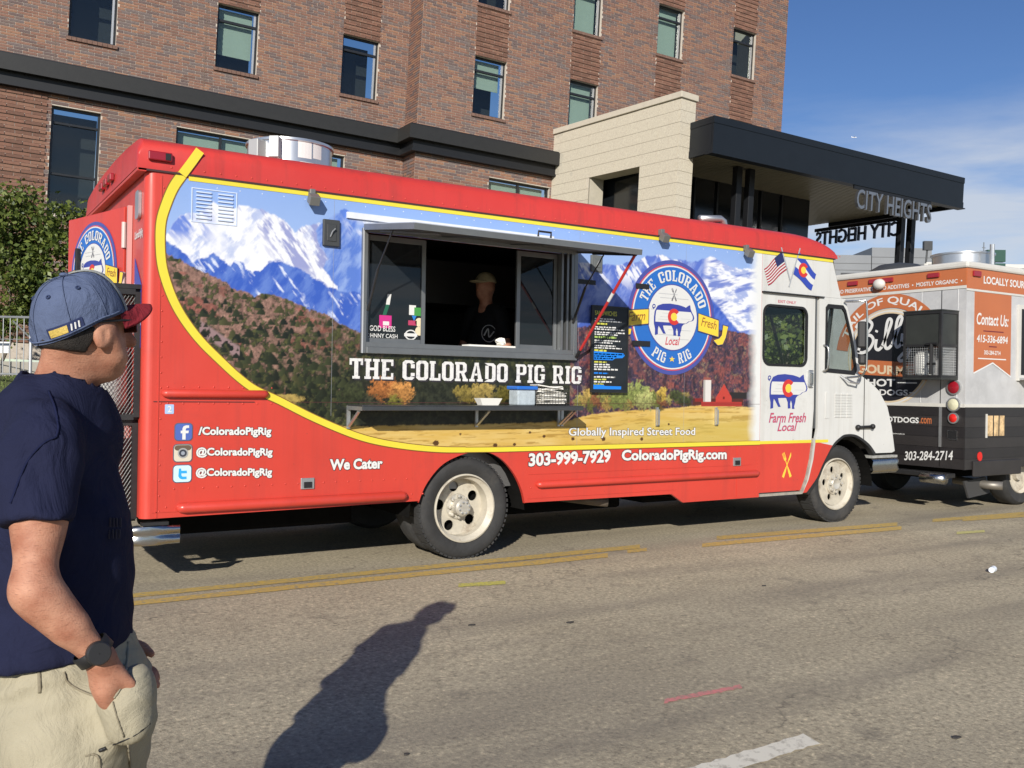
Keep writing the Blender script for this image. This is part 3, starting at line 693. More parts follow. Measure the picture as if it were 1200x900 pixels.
cb('dark_backing', DARK, C0+.08, C1-.07, QF+.08, -.01, Z0+.22, Z0+.26)  # dark sheet added above the slats so their gaps look dark
SOF = mat('soffit_metal', (.30, .26, .165), .4, .3, var=.06)
# corrugated soffit: each plank is a slat
k = QF+.09
base = MB(BM).box(C0+.1, C1-.08, k, k+.10, Z0+.13, Z0+.15).build('soffit_slat', SOF, cano)
n = 0
while k+.14 < -.05:
    k += .14; c = base.copy(); COL.objects.link(c); c.matrix_basis = Matrix.Translation((BM.to_3x3() @ Vector((0, .14*(n+1), 0)))); n += 1
eb = mat('entrance_glass', (.010, .012, .014), .12, spec=.6)
cb('entrance_block', eb, PX0, 21.88, -3.2, -.02, 1.5, Z0+.128)
for k in range(7): cb('entrance_mullion', DARK, PX0+.1+k*.85, PX0+.16+k*.85, -3.26, -3.201, 1.5, Z0+.1)
def column(p, q_, w=.19):
    MB(BM).box(p-w/2, p+w/2, q_-w/2, q_+w/2, 1.2, Z0+.129).build('column', DARK, cano, bev=.012)
cc = 24.2
column(24.15, -4.75); column(24.62, -4.75); column(17.3, -4.9); column(17.75, -4.9)
SIL = mat('sign_silver', (.38, .38, .39), .32, .9); SGD = mat('sign_return', (.05, .06, .10), .4)
FSG = BM @ frame((0, QF-.04, 0), (1, 0, 0), (0, 0, 1), (0, -1, 0))
s0 = [(20.554,7.047)][0][0]; s1 = [(23.721,6.532)][0][0]
sg = empty('sign_lettering', mw=BM @ Matrix.Translation((22, QF, 7))); tag(sg, 'row of silver sign letters hung along the front edge of the canopy', 'sign')
MB(FSG).box(s0-.05, s1+.05, Z0-.13, Z0-.034, -.06, -.01).build('sign_rail', DARK, sg)
lettering('CITY HEIGHTS', FSG, (s0, Z0-.66, s1, Z0-.135), .06, SIL, sg, off=.008, thick=.09, spacing=1.02)
FSB = BM @ frame((C1-.02, 0, 0), (0, 1, 0), (0, 0, 1), (1, 0, 0))
sg2 = empty('sign_lettering', mw=BM @ Matrix.Translation((C1, -3, 7))); tag(sg2, 'dark sign letters seen from behind, reading backwards under the canopy end', 'sign')
t0 = [(-3.887,7.173)][0]; t1 = [(-0.460,7.144)][0]
MB(FSB).box(t0[0]-.05, t1[0]+.05, Z0-.12, Z0-.01, -.05, .0).build('sign_rail', DARK, sg2)
lettering('CITY HEIGHTS', FSB, (t0[0], Z0-.60, t1[0], Z0-.125), .03, SGD, sg2, off=.012, thick=.07)
print('sign', s0, s1, t0, t1)
# ================================================================== RED FOOD TRUCK
truck = empty('food_truck', (1.0, 1.15, 0))
tag(truck, 'red food truck with a mountain mural and an open serving hatch', 'food truck')
FS = frame((0, 0, 0), (1, 0, 0), (0, 0, 1), (0, -1, 0))     # near side: (x, z, out)
TW = 2.3
RED = paint('red_paint', (.56, .049, .031), (.36, .045, .036))
REDR = paint('red_paint_roof', (.53, .040, .032), (.30, .04, .032), .36, .15, .5)
WHT = paint('white_paint_body', (.585, .585, .56), (.36, .335, .28), .36, .12, .30)
YST = mat('yellow_stripe', (.70, .585, .05), .35, var=.05, vscale=3)
BLK = mat('black_rubber', (.012, .012, .013), .55); BLM = mat('black_metal', (.02, .02, .021), .42, var=.15, dirt=(.06, .055, .05), damt=.4)
CHR = mat('chrome', (.48, .48, .47), .24, 1, dirt=(.22, .20, .18), dscale=7, damt=.6); GAL = mat('galvanised', (.55, .56, .56), .38, .8, var=.12, vscale=8)
ALF = mat('alu_frame', (.25, .26, .265), .42, .7, var=.08, vscale=9); DGR = mat('grey_box', (.045, .048, .05), .5, var=.1)
TYR = mat('tyre_rubber', (.030, .030, .030), .82, var=.25, vscale=9, bump=.3, bscale=40, dirt=(.085, .078, .068), dscale=4, damt=.7)
RIMC = mat('rim_cream', (.50, .46, .375), .5, var=.16, vscale=8, dirt=(.16, .11, .07), dscale=7, damt=.85)
UND = mat('underbody', (.008, .0078, .0074), .95, spec=.08, var=.3)
GLS = glass('truck_glass', (.86, .90, .88), .03)
ARCH = [(-0.434,0.477),(-0.377,0.606),(-0.261,0.741),(-0.128,0.814),(0.051,0.858),(0.205,0.842),(0.336,0.770),(0.442,0.655),(0.511,0.528),(0.542,0.420)]
ARCH = spline(ARCH, 4)
WX0, WX1, WZ0, WZ1 = -.905, .99, 1.662, 2.515     # serving opening
# --- near side skin
q = MB(FS)
out = [(-2.40, .474)]+[(ARCH[0][0], .490)]+[(a, b) for a, b in ARCH]+[(ARCH[-1][0]+.001, .424), (2.15, .418), (2.29, .333), (3.288, .333), (3.288, 2.765), (-2.40, 2.765)]
q.slab([out, [(WX0, WZ0), (WX1, WZ0), (WX1, WZ1), (WX0, WZ1)]], -.03, 0)
side = q.build('side_panel', RED, truck)
# rounded rear corner posts, rear wall, far side, floor, bulkhead
q = MB()
cs = [(-2.40-.06*math.sin(a), .06-.06*math.cos(a)) for a in [k*math.pi/16 for k in range(9)]]
for (a, b), (c, d) in zip(cs, cs[1:]): q.face([(a, b, .474), (c, d, .474), (c, d, 2.765), (a, b, 2.765)])
q.build('corner_post', RED, truck, smooth=True)
MB().box(-2.455, -2.425, .0605, TW, .474, 2.765).build('rear_wall', RED, truck)
FF = frame((0, TW, 0), (1, 0, 0), (0, 0, 1), (0, 1, 0))
q = MB(FF); q.slab([[(-2.42, .47), (4.05, .47), (4.05, .95), (4.9, .95), (4.75, 1.55), (4.30, 2.765), (-2.42, 2.765)], rrect(3.32, 4.2, 1.45, 2.35, .08)], -.03, 0); q.build('far_side_panel', WHT, truck)
MB().box(-2.42, 5.2, .76, TW-.035, .50, .54).box(-2.42, -.56, .035, .7595, .50, .54).box(.6, 3.98, .035, .7595, .50, .54).build('floor', UND, truck)
INT = mat('interior_dark', (.035, .035, .037), .55, var=.2)  # steel interior coloured dark; its dimness is put into the base colour
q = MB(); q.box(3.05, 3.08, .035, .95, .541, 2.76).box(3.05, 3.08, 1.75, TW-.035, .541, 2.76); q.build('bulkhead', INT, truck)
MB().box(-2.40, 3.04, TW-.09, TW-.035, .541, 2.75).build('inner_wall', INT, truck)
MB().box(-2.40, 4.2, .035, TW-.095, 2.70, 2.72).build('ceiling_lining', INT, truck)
q = MB(); q.box(-1.6, 2.6, .035, .24, 1.46, 1.50).box(-1.6, 2.6, .2, .23, .545, 1.458); q.build('counter', mat('steel_counter', (.30, .30, .30), .4, .7), truck)
q = MB(); q.box(-2.2, 2.8, 1.45, 2.2, .545, 1.40).box(-1.5, -.5, 1.6, 2.2, 1.403, 1.75); q.build('cook_line', mat('cook_steel', (.10, .10, .10), .5, .6), truck)
q = MB(); q.box(-1.2, 1.6, 1.3, 2.2, 2.15, 2.55); q.build('hood', MATS['cook_steel'], truck)
# --- roof cap: lofted, rounded edges, falls away at the front
pr = [(0, .0), (0, .115), (.012, .155), (.04, .19), (.09, .215), (.2, .232), (.6, .255), (1.15, .265)]
pr = pr+[(TW-a, b) for a, b in pr[-2::-1]]
st = [(-2.515, .02, .0), (-2.505, 1, .0), (-2.475, 1, .0)]+[(x, 1, 0) for x in (-1.5, 0, 1.5, 3, 3.75)]+[(3.75+.66*math.sin(a), 1, a) for a in [k*math.pi/2/9 for k in range(1, 10)]]
q = MB(); rings = []
for x, s_, a in st:
    h = math.cos(a)**.75 if a else 1
    if x < -2.49: h = .72
    rings.append([q.pt((x, y, 2.772+z*max(h, .015)*(1 if x > -2.51 else .03))) for y, z in pr])
for A, B in zip(rings, rings[1:]):
    for k in range(len(pr)-1): q.f.append([A[k], B[k], B[k+1], A[k+1]])
q.f.append([r_[0] for r_ in rings[:1]]+rings[0][1:][::1]) if False else None
roof = q.build('roof_cap', REDR, truck, smooth=True)
roof.data.set_sharp_from_angle(angle=math.radians(40))
MB().box(-2.51, 4.36, -.012, .03, 2.758, 2.771).build('drip_rail', mat('seam_black', (.05, .02, .02), .6), truck)
MB().box(-2.515, -2.46, -.012, TW, 2.752, 2.771).build('rear_drip_rail', RED, truck)
# --- yellow stripes
ap = [(-2.121,2.938),(-2.180,2.843),(-2.234,2.760),(-2.288,2.668),(-2.329,2.560),(-2.360,2.444),(-2.366,2.320),(-2.355,2.168),(-2.323,2.041),(-2.270,1.909),(-2.198,1.787),(-2.094,1.656),(-1.967,1.533),(-1.837,1.417),(-1.717,1.333),(-1.547,1.258),(-1.318,1.146),(-1.075,1.043),(-0.906,0.984),(-0.733,0.943),(-0.497,0.906),(-0.248,0.882),(-0.032,0.875)]
ARC = spline([p for p in ap if p[1] < 2.765], 5)
SED = mat('stripe_edge', (.20, .10, .02), .45)
ribbon(ARC, .076, FS, .0052, SED, 'stripe_edging', truck, .052)
ribbon(ARC, .062, FS, .006, YST, 'yellow_arc', truck, .040)
ribbon(spline(ap[:3], 4), .06, FS, .0125, YST, 'yellow_arc', truck)
x0 = ARC[-1][0]
ribbon([(x0, ARC[-1][1]), (.3, .870), (3.288, .868)], .046, FS, .0054, SED, 'stripe_edging', truck); ribbon([(x0, ARC[-1][1]), (.3, .870), (3.288, .868)], .036, FS, .0062, YST, 'yellow_line', truck)
ribbon([(-2.19, 2.745), (3.288, 2.745)], .036, FS, .0062, YST, 'yellow_line', truck)
ribbon([(3.289, 2.745), (4.33, 2.745)], .034, FS, .0055, YST, 'yellow_line', truck)
# --- mural print on the side: painted per vertex on a fine sheet
def mural():
    h = .0062; X = np.arange(-2.36, 3.285, h); Z = np.arange(.868, 2.745, h)
    gx, gz_ = np.meshgrid(X, Z, indexing='ij')
    arcp = np.array(ARC); arcp = arcp[np.argsort(arcp[:, 1])]
    def poly1(P):   # height profile from points
        P = np.array(sorted(P)); return lambda x: np.interp(x, P[:, 0], P[:, 1])
    def c(hx): return np.array(lin(hx))
    def blend(a, b, t): return a*(1-t[..., None])+b*t[..., None]
    n1 = fbm(gx*3, gz_*3, 6, 1, .6); n2 = fbm(gx*9, gz_*9, 5, 7, .6); n3 = fbm(gx*26, gz_*26, 4, 21, .7); n4 = fbm(gx*55, gz_*55, 3, 31, .8)
    sm = lambda e, w: np.clip(e/w+.5, 0, 1)
    img = blend(c('b3cbf2'), c('8fb0ea'), np.clip((gz_-1.9)/.9, 0, 1))
    img = img*(1+.05*(n1-.5))[..., None]
    # left snow mountain
    ridge = poly1([(-2.352,2.287),(-2.331,2.340),(-2.246,2.479),(-2.108,2.529),(-2.025,2.608),(-1.932,2.578),(-1.868,2.580),(-1.851,2.602),(-1.768,2.597),(-1.684,2.577),(-1.592,2.564),(-1.511,2.509),(-1.448,2.458),(-1.398,2.494),(-1.341,2.506),(-1.271,2.532),(-1.193,2.509)])
    jag = (n2-.5)*.10+(n3-.5)*.045
    m1 = sm(ridge(gx)+jag*.6-gz_, .012)*(gx < -1.12)
    str_ = fbm(gx*14-gz_*9, gz_*5+gx*4, 5, 41, .65); str2 = fbm(gx*20+gz_*16, gz_*5-gx*3, 4, 47, .65)
    snow = blend(c('f4f6fb'), c('b9c6ea'), np.clip((str_-.52)*7, 0, 1)*np.clip((n2-.35)*3, 0, 1))
    side_r = np.clip((gx+1.86+(gz_-2.5)*.8)*6, 0, 1)        # rocky right flank
    snow = blend(snow, c('8f97cf'), side_r*np.clip((str2-.50)*9, 0, .9)*np.clip((gz_-2.05)*6, 0, 1))
    img = blend(img, snow, m1)
    fl = m1*np.clip((-1.98-gx)*7, 0, 1)*np.clip((gz_-2.28)*9, 0, 1)*np.clip((str2-.35)*5, 0, 1)
    img = blend(img, c('6f8bdc'), fl)
    # second blue mountain behind the hatch
    r2 = poly1([(-1.507,2.283),(-1.396,2.384),(-1.271,2.519),(-1.194,2.583),(-1.116,2.629),(-1.050,2.657),(-0.969,2.639),(-0.853,2.627),(-0.728,2.621),(-0.550,2.615),(-0.255,2.580),(0.377,2.518),(1.070,2.436)])
    m2 = sm(r2(gx)+jag*.7-gz_, .012)*(gx > -1.45)
    b2_ = blend(c('5f83d8'), c('93aee8'), np.clip((str_-.40)*4, 0, 1)); b2_ = blend(b2_, c('f0f3fb'), np.clip((str2-.56)*10, 0, 1)*np.clip((gx+1.10)*5+.1, 0, 1)*np.clip((gz_-2.42)*8, 0, 1))
    b2_ = blend(b2_, c('eef1fa'), np.clip((gx+1.06)*9, 0, 1)*np.clip((gz_-r2(gx)+.09+.10*(n2-.5))*20, 0, 1))
    left_snow = sm(np.interp(gz_, *np.array(sorted([(z, x) for x, z in [(-1.284,2.536),(-1.296,2.486),(-1.288,2.407),(-1.209,2.290),(-1.227,2.221),(-1.140,2.115),(-1.093,2.081)]])).T)+jag*.7-gx, .01)
    img = blend(img, b2_, m2*(1-left_snow*m1*(gx < -.9)))
    # blue slopes under the snow line
    r3 = poly1([(-2.352,2.304),(-2.325,2.307),(-2.265,2.284),(-2.204,2.227),(-2.153,2.180),(-2.103,2.201),(-2.019,2.255),(-1.949,2.214),(-1.902,2.166),(-1.874,2.215),(-1.821,2.208),(-1.754,2.136),(-1.695,2.162),(-1.642,2.232),(-1.562,2.229),(-1.450,2.221),(-1.349,2.180),(-1.284,2.136),(-1.212,2.098),(-1.107,2.071),(-0.925,2.049)])
    m3 = sm(r3(gx)+jag*.8-gz_, .014)*(gx < -.85)
    b3_ = blend(c('3d62c4'), c('6585d4'), np.clip((str_-.42)*4, 0, 1)); b3_ = blend(b3_, c('dfe7fa'), np.clip((str2-.63)*14, 0, 1)*np.clip((n2-.42)*5, 0, 1))
    img = blend(img, b3_, m3)
    # rocky pine hill, runs down behind the window
    r4 = poly1([(-2.378,2.251),(-2.324,2.228),(-2.203,2.176),(-2.101,2.121),(-1.976,2.084),(-1.871,2.027),(-1.824,2.025),(-1.728,1.987),(-1.558,1.989),(-1.446,1.947),(-1.331,1.911),(-1.198,1.885),(-1.089,1.813),(-0.920,1.751),(-0.388,1.721),(0.392,1.738),(1.174,1.797)])
    m4 = sm(r4(gx)+(n3-.5)*.05+(n2-.5)*.04-gz_, .01)*(gx < 1.12)
    rock = blend(c('8a6a5e'), c('b58d7c'), np.clip((n4-.35)*2.2, 0, 1)); rock = blend(rock, c('a2574a'), np.clip((fbm(gx*5, gz_*9, 4, 61)-.60)*9, 0, .6))
    pin = blend(c('2b2e1e'), c('4b5133'), np.clip((n4-.42)*3.2, 0, 1)); pin = blend(pin, c('6b6a3a'), np.clip((n3-.60)*7, 0, .6))
    dens = np.clip((n3-.46)*7+np.clip((r4(gx)-gz_)*1.6-.35, -1.2, 1.6), 0, 1)
    dens = np.maximum(dens, np.clip((gx+1.75)*1.1+(r4(gx)-gz_)*1.4-.25+(n3-.5)*2.2, 0, 1)); hill = blend(rock, pin, dens)
    # dark trunks and gaps
    hill = hill*(.62+.62*np.clip((fbm(gx*40, gz_*17, 4, 71, .7)-.28)*1.9, 0, 1))[..., None]
    slide = sm(.045-np.abs(gz_-(1.70-(gx+2.02)*.62))*1.0, .02)*((gx > -2.1) & (gx < -1.83)); hill = blend(hill, c('9a7f80'), slide)
    img = blend(img, hill, m4)
    # single pines and junipers scattered over the hill, darker and closer low down
    rt = np.random.default_rng(77)
    for k in range(1900):
        tx = rt.uniform(-2.33, 1.05); top = float(r4(tx)); tz = rt.uniform(1.10, top-.01); dep = top-tz
        if rt.random() > .06+1.1*dep+.30*max(0, tx+2.1): continue
        hh = rt.uniform(.018, .045)*(1+1.3*dep); ww = hh*rt.uniform(.30, .8)
        i0, i1 = int((tx-ww+2.36)/h), int((tx+ww+2.36)/h)+2; j0, j1 = int((tz-.868)/h), int((tz+hh-.868)/h)+2
        i0, j0 = max(i0, 0), max(j0, 0); sx_, sz_ = gx[i0:i1, j0:j1], gz_[i0:i1, j0:j1]
        if sx_.size == 0: continue
        t_ = np.clip((sz_-tz)/hh, 0, 1); m_ = np.clip((ww*(1-t_**rt.uniform(.9, 2.2)*.8)*(.35+1.4*n4[i0:i1, j0:j1])-np.abs(sx_-tx))/.006, 0, 1)*(t_ > 0)*(t_ < 1)
        base_ = c(['23281a', '2f3520', '3a3f26', '4a4a2c', '1c2117'][rt.integers(0, 5)]); lit = .75+.9*np.clip((tx-sx_)/ww*.6+.2, 0, 1)
        hill[i0:i1, j0:j1] = hill[i0:i1, j0:j1]*(1-m_[..., None])+(base_*lit[..., None])*m_[..., None]
    img = blend(img, hill, m4)
    darkfor = np.clip((1.58-gz_)*14, 0, 1)*((gx > -1.02) & (gx < 1.12)); img = blend(img, blend(c('20221a'), c('3d4030'), np.clip((n3-.4)*3, 0, 1)), darkfor*.85)
    # right hand mountains
    R = gx > .98
    r5 = poly1([(0.961,2.500),(1.070,2.436),(1.188,2.454),(1.460,2.454),(1.584,2.502),(1.702,2.512),(1.809,2.575),(1.950,2.595),(2.135,2.580),(2.346,2.574),(2.507,2.620),(2.616,2.646),(2.672,2.610),(2.842,2.567),(3.107,2.564),(3.368,2.560)])
    m5 = sm(r5(gx)+jag*.5-gz_, .012)*R
    d2 = (gx-2.62)
    mt = blend(c('5e78cf'), c('93a6e2'), np.clip((str_-.42)*4, 0, 1)); mt = blend(mt, c('f1f3fa'), np.clip((str2-.47)*8, 0, 1)*np.clip((gz_-2.22)*6, 0, 1)*(gx < 2.3))
    big = np.clip((gx-2.50+(2.6-gz_)*.18)*14, 0, 1)
    sb = blend(c('f3f5fb'), c('a9b7e4'), np.clip((fbm(gx*6+gz_*3, gz_*16, 5, 83, .62)-.50)*8, 0, 1))
    sb = blend(sb, c('6f83cf'), np.clip((fbm(gx*3, gz_*14-gx*3, 4, 87, .6)-.58)*9, 0, .9))
    mt = blend(mt, sb, big)
    dia = sm((2.28-(gx-2.55)*.78)+(n2-.5)*.10-gz_, .03); mt = blend(mt, blend(c('3457bd'), c('5c7ad4'), np.clip((str_-.4)*3, 0, 1)), dia*(gx > 2.3)+dia*0)
    low = sm(2.17+(n2-.5)*.16-gz_, .04)*(gx < 2.35); mt = blend(mt, blend(c('4a66bf'), c('7b8fd6'), np.clip((str_-.4)*3, 0, 1)), low*.9)
    img = blend(img, mt, m5)
    # autumn forest
    r6 = poly1([(0.973,1.891),(1.172,1.915),(1.596,1.950),(2.253,1.951),(2.742,1.958),(2.969,1.943),(3.263,1.915)])
    m6 = sm(r6(gx)+(n3-.5)*.04-gz_, .012)*R
    au = blend(c('44384a'), c('784c4e'), np.clip((n3-.40)*4, 0, 1)); au = blend(au, c('a5685a'), np.clip((n4-.60)*8, 0, .8)*np.clip((n2-.35)*4, 0, 1)); au = blend(au, c('3a3550'), np.clip((n2-.5)*5, 0, .8)*np.clip((1.95-gz_)*3, 0, 1))
    au = blend(au, c('9a8468'), np.clip((fbm(gx*16, gz_*16, 5, 91, .65)-.60)*7, 0, .6)); au = blend(au, c('9c5349'), np.clip((fbm(gx*7, gz_*12, 5, 95, .65)-.56)*6, 0, .55)); au = blend(au, c('2c2836'), np.clip((fbm(gx*30, gz_*14, 4, 97, .7)-.55)*7, 0, .75)); au = au*(.55+.95*n4)[..., None]
    img = blend(img, au, m6)
    # golden field
    r7 = poly1([(-2.5, 1.062), (-.55, 1.072), (.4, 1.078), (.95, 1.10), (1.2, 1.15), (1.6, 1.185), (2.0, 1.20), (2.5, 1.235), (3.3, 1.215)])
    m7 = sm(r7(gx)+(n3-.5)*.02-gz_, .01)
    fi = blend(c('dab45c'), c('ead08a'), np.clip((fbm(gx*3, gz_*34, 4, 101, .6)-.3)*1.6, 0, 1)); fi = blend(fi, c('a8823a'), np.clip((fbm(gx*5, gz_*60, 4, 107, .6)-.60)*8, 0, .7))
    fi = blend(fi, c('cdb75a'), np.clip((gx-1.2)*.8, 0, .6)*np.clip((1.1-gz_)*8+.5, 0, 1))
    img = blend(img, fi, m7)
    # bushes on the edge of the field
    rg = np.random.default_rng(9)
    bush = [(-.72, 1.345, .17, .10, 'b8733c'), (-.60, 1.33, .11, .09, 'c58a4a'), (-.66, 1.25, .07, .06, '6d6a2c'), (-.02, 1.325, .13, .075, '8d7c3c'), (.13, 1.33, .13, .08, 'a8914e'), (.30, 1.32, .10, .07, '6b6330'), (-1.0, 1.30, .12, .09, '3a3f26'), (-.86, 1.18, .1, .12, '3c3c2a')]
    for k in range(16): bush.append((1.10+.062*k, 1.27+.03*math.sin(k*2.1), .085, .075, ['8d8a4a', 'b59a55', '6f7338', '8b5a3c'][k % 4]))
    for k in range(9): bush.append((1.50+.10*k, 1.30+.02*math.sin(k*1.7), .06, .05, ['a39a58', '5f6a35', '8a7a45'][k % 3]))
    bush += [(1.72, 1.34, .14, .12, '8f9a55'), (1.80, 1.27, .12, .1, 'a5a868'), (1.52, 1.29, .13, .1, '7d8748'), (2.02, 1.34, .06, .07, 'c9a94c'), (2.18, 1.33, .08, .06, '4a5230'), (2.28, 1.28, .12, .06, '3e472a')]
    for (bx, bz, rx, rz, hx) in bush:
        e = 1-((gx-bx)/rx)**2-((gz_-bz)/rz)**2+(n3-.5)*2.2+(n4-.5)*1.2
        cc_ = c(hx)*(.45+1.15*np.clip((n4-.25)*1.6, 0, 1))[..., None]*(.7+.5*np.clip((gz_-bz)/rz+.5, 0, 1))[..., None]
        img = blend(img, cc_, np.clip(e*2.2, 0, 1)*.95)
    gp = np.clip((1-((gx+1.50)/.16)**2-((gz_-1.27)/.035)**2+(n4-.5)*1.6)*2, 0, 1); img = blend(img, c('b39a55')*(.5+1.0*n4)[..., None], gp*.9)
    # red barn and silo with a long roof
    def rect(x0, x1, z0, z1, hx): nonlocal img; img = blend(img, c(hx), ((gx > x0) & (gx < x1) & (gz_ > z0) & (gz_ < z1)).astype(float))
    rect(2.39, 3.05, 1.235, 1.30, '5b2f2a'); rect(2.50, 3.03, 1.225, 1.27, 'b23a33'); rect(2.72, 3.1, 1.30, 1.36, '2f2b2c'); rect(2.42, 2.55, 1.265, 1.30, '8c2f2b')
    tri = (gz_ > 1.27) & (gz_ < 1.44-np.abs(gx-2.79)*1.25) & (np.abs(gx-2.79) < .105); img = blend(img, c('c9473c'), tri.astype(float)); rect(2.775, 2.80, 1.29, 1.32, '7d2622')
    rect(2.52, 2.62, 1.27, 1.47, 'e6e2dc'); rect(2.52, 2.545, 1.27, 1.47, 'b9b4ad'); rect(2.525, 2.615, 1.47, 1.50, '9e5a50')
    # the print fades to white at the cab
    fd = np.clip((gx-3.10)/.13+(n2-.5)*.5, 0, 1)*np.clip((gx-3.06)/.05, 0, 1); img = blend(img, c('eceeec'), fd)
    # hay bales
    for (bx, bz, r_) in ((-.295, .933, .026), (.245, .905, .02), (.43, .908, .015), (.72, .97, .015), (1.02, .945, .018), (.58, 1.005, .012), (1.35, .937, .022), (1.78, .930, .018), (-.08, 1.0, .01), (2.10, 1.06, .012), (2.35, 1.0, .016)):
        e = ((gx-bx)/r_)**2+((gz_-bz)/(r_*.85))**2; img = blend(img, c('4e2f1c'), (e < 1).astype(float)*.95)
    img = np.clip(img*.78, 0, 1)
    lim = np.interp(gz_, arcp[:, 1], arcp[:, 0]); lim = np.where(gz_ > arcp[-1, 1], arcp[-1, 0], lim)
    ok = (gx > lim-.0) & ~((gx > WX0+.01) & (gx < WX1-.01) & (gz_ > WZ0+.01) & (gz_ < WZ1-.01))
    # arc is two valued low down: keep only what lies above it
    low_ = np.array([p for p in ARC if p[0] > -2.3 and p[1] < 2.0]); low_ = low_[np.argsort(low_[:, 0])]
    ok &= gz_ > np.where(gx < low_[-1, 0], np.interp(gx, low_[:, 0], low_[:, 1]), .868)
    nx, nz_ = gx.shape; idx = np.arange(nx*nz_).reshape(nx, nz_)
    Fq = np.stack([idx[:-1, :-1], idx[1:, :-1], idx[1:, 1:], idx[:-1, 1:]], -1)
    keep = ok[:-1, :-1] & ok[1:, :-1] & ok[1:, 1:] & ok[:-1, 1:]
    Fq = Fq[keep]; used = np.unique(Fq); rm = -np.ones(nx*nz_, int); rm[used] = np.arange(len(used)); Fq = rm[Fq]
    V = np.stack([gx.ravel(), np.full(gx.size, -.003), gz_.ravel()], 1)[used]
    me = npmesh('mural_print', V, Fq, img.reshape(-1, 3)[used], smooth=False)
    return link('mural_print', me, vmat('mural_vinyl', .32, .15), truck)
mur = mural(); mur['label'] = 'printed mural of snowy blue mountains, pine hills and a golden field'
# --- rub rails: long rounded beads pressed into the skin
def bead(x0, x1, z, r=.028, m=RED):
    q = MB(); n = 6; pth = [(x0-r*1.2, -.001, z), (x0-r*.7, -.012, z), (x0, -.018, z), (x1, -.018, z), (x1+r*.7, -.012, z), (x1+r*1.2, -.001, z)]
    q.tube(pth, [.004, r*.8, r, r, r*.8, .004], 12); return q.build('rub_rail', m, truck, smooth=True)
e = [(-2.309,1.301),(-1.650,1.307),(-2.193,0.542),(-0.584,0.518),(0.683,0.574),(3.210,0.542)]
bead(e[0][0], -1.66, e[0][1]); bead(e[2][0], e[3][0], e[2][1]-.005, .036); bead(e[4][0], e[5][0]+.02, e[4][1]-.004, .030)
q = MB(FS); q.box(-2.39, -1.72, 1.243, 1.249, 0, .0035).box(-1.56, 3.28, 1.2455, 1.2485, .003, .0038); q.build('panel_seam', mat('seam_shadow', (.08, .02, .02), .7), truck)
q = MB(FS)
for z in (.515,): q.box(-2.39, -.50, z-.003, z+.003, 0, .004)
q.box(-2.365, -2.357, .48, 2.74, 0, .004); q.box(.57, 2.2, .455, .46, 0, .004).box(.57, 3.2, .655, .659, 0, .004).box(2.98, 2.986, .34, .84, 0, .004)
q.build('seam_strip', RED, truck)
# rivets
q = MB()
def riv(x, z, y=0, r=.0075): q.ball((x, y, z), r, 6, 4, (1, .6, 1))
for k in range(64): riv(-2.30+.107*k, 2.80, .0)
for k in range(22): riv(-2.345, .52+.102*k)
for k in range(21): riv(-2.30+.095*k, .545); 
for k in range(19): riv(-2.25+.095*k, .665)
for k in range(8): riv(-2.30+.1*k, 1.345); riv(-2.30+.1*k, 1.235)
for k in range(27): riv(.60+.095*k, .545)
for k in range(14): riv(3.26, .40+.03*k if False else .36+.035*k)
q.build('rivets', RED, truck, smooth=True, weld=False)['kind'] = 'stuff'
q = MB()
for k in range(34): q.ball((-2.0+.155*k, -.003, 2.70), .005, 5, 3, (1, .6, 1))
q.build('rivets', mat('rivet_sky', (.62, .68, .80), .4), truck, weld=False)['kind'] = 'stuff'
for x_s, z_s in ((-1.16, 1.15), (1.06, .89), (2.28, .89)): MB(FS).box(x_s, x_s+.002, z_s, 2.72, .0032, .0036).build('vinyl_seam', mat('vinyl_seam', (.26, .27, .30), .5), truck)
# --- louvre panel top left
lv = [(-2.222,2.704),(-1.905,2.704),(-1.924,2.468),(-2.224,2.459)]
q = MB(FS); lx0, lx1, lz0, lz1 = -2.17, -1.865, 2.455, 2.685
LVM = mat('louvre_blue', (.56, .64, .80), .4, var=.05)
fr = MB(FS).box(lx0, lx1, lz1-.006, lz1, .003, .007).box(lx0, lx1, lz0, lz0+.006, .003, .007).box(lx0, lx0+.006, lz0+.006, lz1-.006, .003, .007).box(lx1-.006, lx1, lz0+.006, lz1-.006, .003, .007).build('louvre_panel', LVM, truck)
for c_ in range(2):
    for k in range(8):
        a = lx0+.03+c_*.145; z = lz0+.025+k*.025
        MB(FS).slab([[(a, z), (a+.10, z), (a+.10, z+.008), (a, z+.008)]], .003, .013).build('louvre', LVM, fr)
# --- lettering
WL = mat('white_vinyl', (.68, .68, .66), .4); OUT = mat('letter_shadow', (.03, .025, .03), .5); OUTR = mat('letter_edge', (.16, .02, .03), .5)
def side_text(body, p, w=.006, off=.040, outline=.035, m=WL, om=OUT, **k):
    """p: lower left, lower right, height"""
    (ax, az), (bx, bz), (tx, tz) = p
    return lettering(body, FS, (ax, az, bx, az+(tz-az)), w, m, truck, off=off, outline=outline, omat=om, slope=(bz-az)/(bx-ax), **k)
side_text('/ColoradoPigRig', [(-2.100,1.006),(-1.599,0.998),(-2.101,1.078)])
side_text('@ColoradoPigRig', [(-2.112,0.868),(-1.588,0.854),(-2.113,0.940)])
side_text('@ColoradoPigRig', [(-2.112,0.730),(-1.589,0.713),(-2.114,0.802)])
side_text('We Cater', [(-1.162,0.752),(-0.744,0.750),(-1.164,0.833)])
side_text('303-999-7929', [(0.570,0.720),(1.429,0.730),(0.568,0.833)])
side_text('ColoradoPigRig.com', [(1.553,0.715),(2.837,0.691),(1.551,0.839)])
side_text('Globally Inspired Street Food', [(0.973,0.950),(2.424,0.935),(0.972,1.041)], off=.018, outline=.03)
